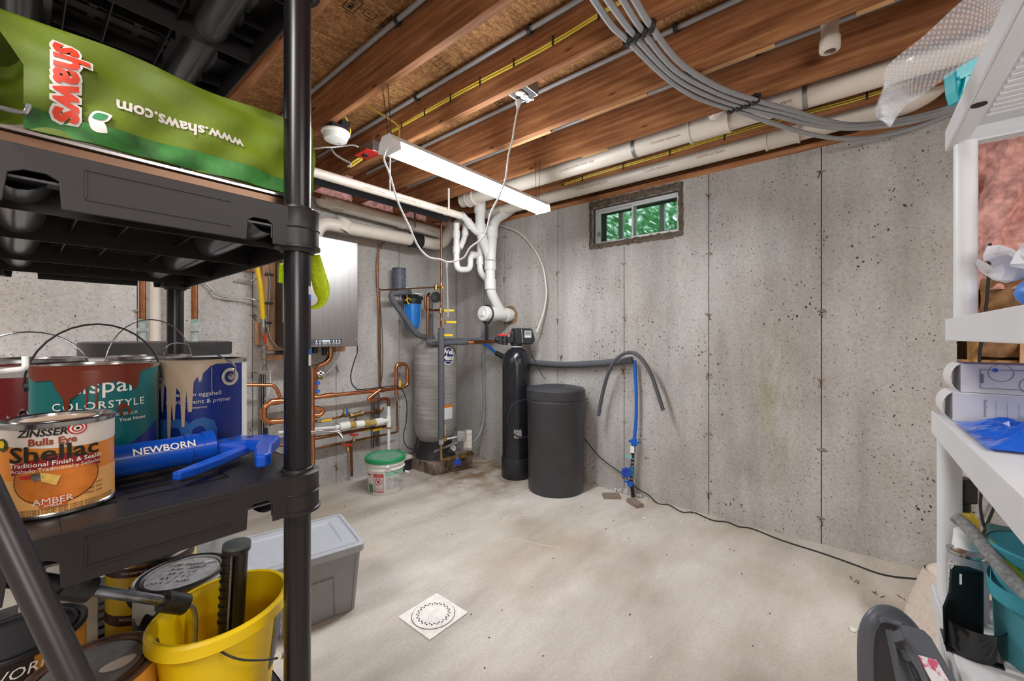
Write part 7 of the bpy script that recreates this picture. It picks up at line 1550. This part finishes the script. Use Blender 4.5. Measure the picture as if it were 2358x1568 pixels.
part('grip', MB().tube(spline(hP, 5), .0125, 14), mat('grip_grey', (134, 136, 136), .8, var=.25, scale=120), bh_)
part('green_trim', MB().tube(spline([p+V((.014, -.004, -.002)) for p in hP], 5), .009, 10), mat('dark_green_trim', (46, 66, 48), .5, var=.1), bh_); part('lime_trim', MB().tube(spline([p+V((.03, -.012, -.0)) for p in hP[2:]], 5), .008, 8), mat('lime_trim', (150, 170, 30), .5, var=.1), bh_)
cl = thing('dark_teal_box', 'dark teal tray with pale sponges at the right edge', 'tray', atd(2330, 1260, 1.0)); q = atd(2345, 1290, .95)
part('tray', MB().box((q.x-.02, q.y-.2, q.z-.05), (q.x+.18, q.y+.02, q.z+.02)), mat('dark_teal', (10, 70, 76), .5, var=.05), cl, bev=.004, smooth=False)
part('sponge', MB().box((q.x+.02, q.y-.16, q.z+.021), (q.x+.12, q.y-.02, q.z+.05)), mat('pale_sponge', (230, 222, 170), .9, var=.06, scale=80), cl, 'pale yellow sponge', bev=.004, smooth=False)
# white quilted sack and orange object on the floor
qs = thing('quilted_sack', 'cream quilted sack slumped on the floor behind the white post', 'sack', onZ(2120, 1500, 0)); qc = onZ(2150, 1500, 0)
def sk_(u, v):
    a = 2*PI*u; z = v; r = .15*(1-.45*z**1.5)*(1+.02*math.sin(18*a)*math.sin(22*z)); return V((qc.x+.04+math.cos(a)*r*1.1, qc.y-.06+math.sin(a)*r, .30*z))
m = MB().grid(sk_, 64, 26); m.sphere((qc.x+.04, qc.y-.06, .292), .09, 16, sc=(1, .9, .35))
part('sack', m, mat('quilted_cream', (222, 208, 194), .85, var=.06, scale=60, bump=.4), qs, ang=80)
oc_ = onZ(2175, 1530, 0); solo('orange_box', MB().box((oc_.x-.02, oc_.y-.10, 0), (oc_.x+.1, oc_.y+.015, .12)), mat('orange_plastic', (214, 98, 40), .4, var=.05), 'orange plastic box on the floor beneath the white shelf', 'box', bev=.006, smooth=False)
# folded step stool in the lower right
ss = thing('step_stool', 'folded grey plastic step stool standing in the lower right corner', 'step stool', (1.0, -.02, 0))
M_SS = mat('stool_grey', (92, 96, 104), .42, var=.05, scale=8, bump=.05); M_SSD = mat('stool_dark', (52, 50, 56), .5, var=.04)
tS = .92
def sp2(px, py, t=tS): return atd(px, py, t)
arch = [(1993, 1800), (1993, 1600), (1992, 1500), (1996, 1455), (2010, 1425), (2032, 1410), (2058, 1411), (2082, 1426), (2105, 1450), (2140, 1500), (2190, 1580), (2300, 1780)]
P = spline([sp2(a, b) for a, b in arch], 5)
part('outer_frame', MB().tube(P, .0095, 12, sx=1.5), M_SS, ss)
P2 = spline([sp2(a+(9 if a < 2000 else 4), b+14, tS+.012) for a, b in arch], 5)
part('inner_frame', MB().tube(P2, .0075, 10, sx=1.4), M_SSD, ss)
part('frame_lip', MB().tube(spline([sp2(a+(15 if a < 2000 else 6), b+(17 if b < 1700 else 0), tS+.002) for a, b in arch[:7]], 5), .0025, 8), M_SS, ss)
pq = [sp2(a, b, tS+.025) for a, b in ((2018, 1800), (2014, 1470), (2040, 1430), (2100, 1445), (2300, 1800))]
part('leg_panel', MB().add(pq+[p+V((.02, .015, 0)) for p in pq], [(0, 1, 2, 3, 4), (9, 8, 7, 6, 5), (0, 5, 6, 1), (1, 6, 7, 2), (2, 7, 8, 3), (3, 8, 9, 4)]), M_SSD, ss, smooth=False)
pa0, pb0, pc0 = atd(2073, 1436, .86), atd(2128, 1450, .84), atd(2141, 1600, .765); pn0 = (pb0-pa0).cross(pc0-pa0).normalized()
def onpl(px, py, d=0): r = ray(px, py); return C0+r*(((pa0-C0).dot(pn0))/r.dot(pn0))+(C0-pa0).normalized()*d
tq = [onpl(*q) for q in ((2073, 1436), (2128, 1450), (2146, 1468), (2204, 1568), (2270, 1700), (2190, 1700), (2141, 1568), (2101, 1505))]
part('step_plate', MB().add(tq+[p+V((.012, .008, -.012)) for p in tq], [tuple(range(8)), tuple(range(15, 7, -1))]+[(i, i+8, (i+1) % 8+8, (i+1) % 8) for i in range(8)]), M_SS, ss, bev=.003, smooth=False)
part('hinge_bar', MB().tube(spline([sp2(2029, 1427, .875), sp2(2040, 1427, .875), sp2(2060, 1433, .87), sp2(2078, 1440, .86)], 5), .0055, 10), M_SS, ss)
rb_ = MB()
for a, b, c, d in ((2056, 1468, 2076, 1462), (2074, 1462, 2096, 1510), (2070, 1505, 2096, 1512), (2072, 1505, 2100, 1568), (2072, 1545, 2108, 1550), (2076, 1548, 2112, 1620)): rb_.bar(sp2(a, b, .86), sp2(c, d, .83), .003, .018)
rb_.bar(sp2(2046, 1450, .88), sp2(2078, 1600, .83), .004, .022).bar(sp2(2078, 1446, .86), sp2(2140, 1590, .77), .004, .016)
part('underside_ribs', rb_, M_SS, ss, smooth=False)
lq = [onpl(a, b, .004) for a, b in ((2112, 1507), (2156, 1519), (2188, 1572), (2147, 1572))]
part('sticker', MB().add(lq, [(0, 1, 2, 3)]), speck('sticker_print', (226, 224, 226), (206, 90, 120), 60), ss, 'white and pink warning sticker', smooth=False)
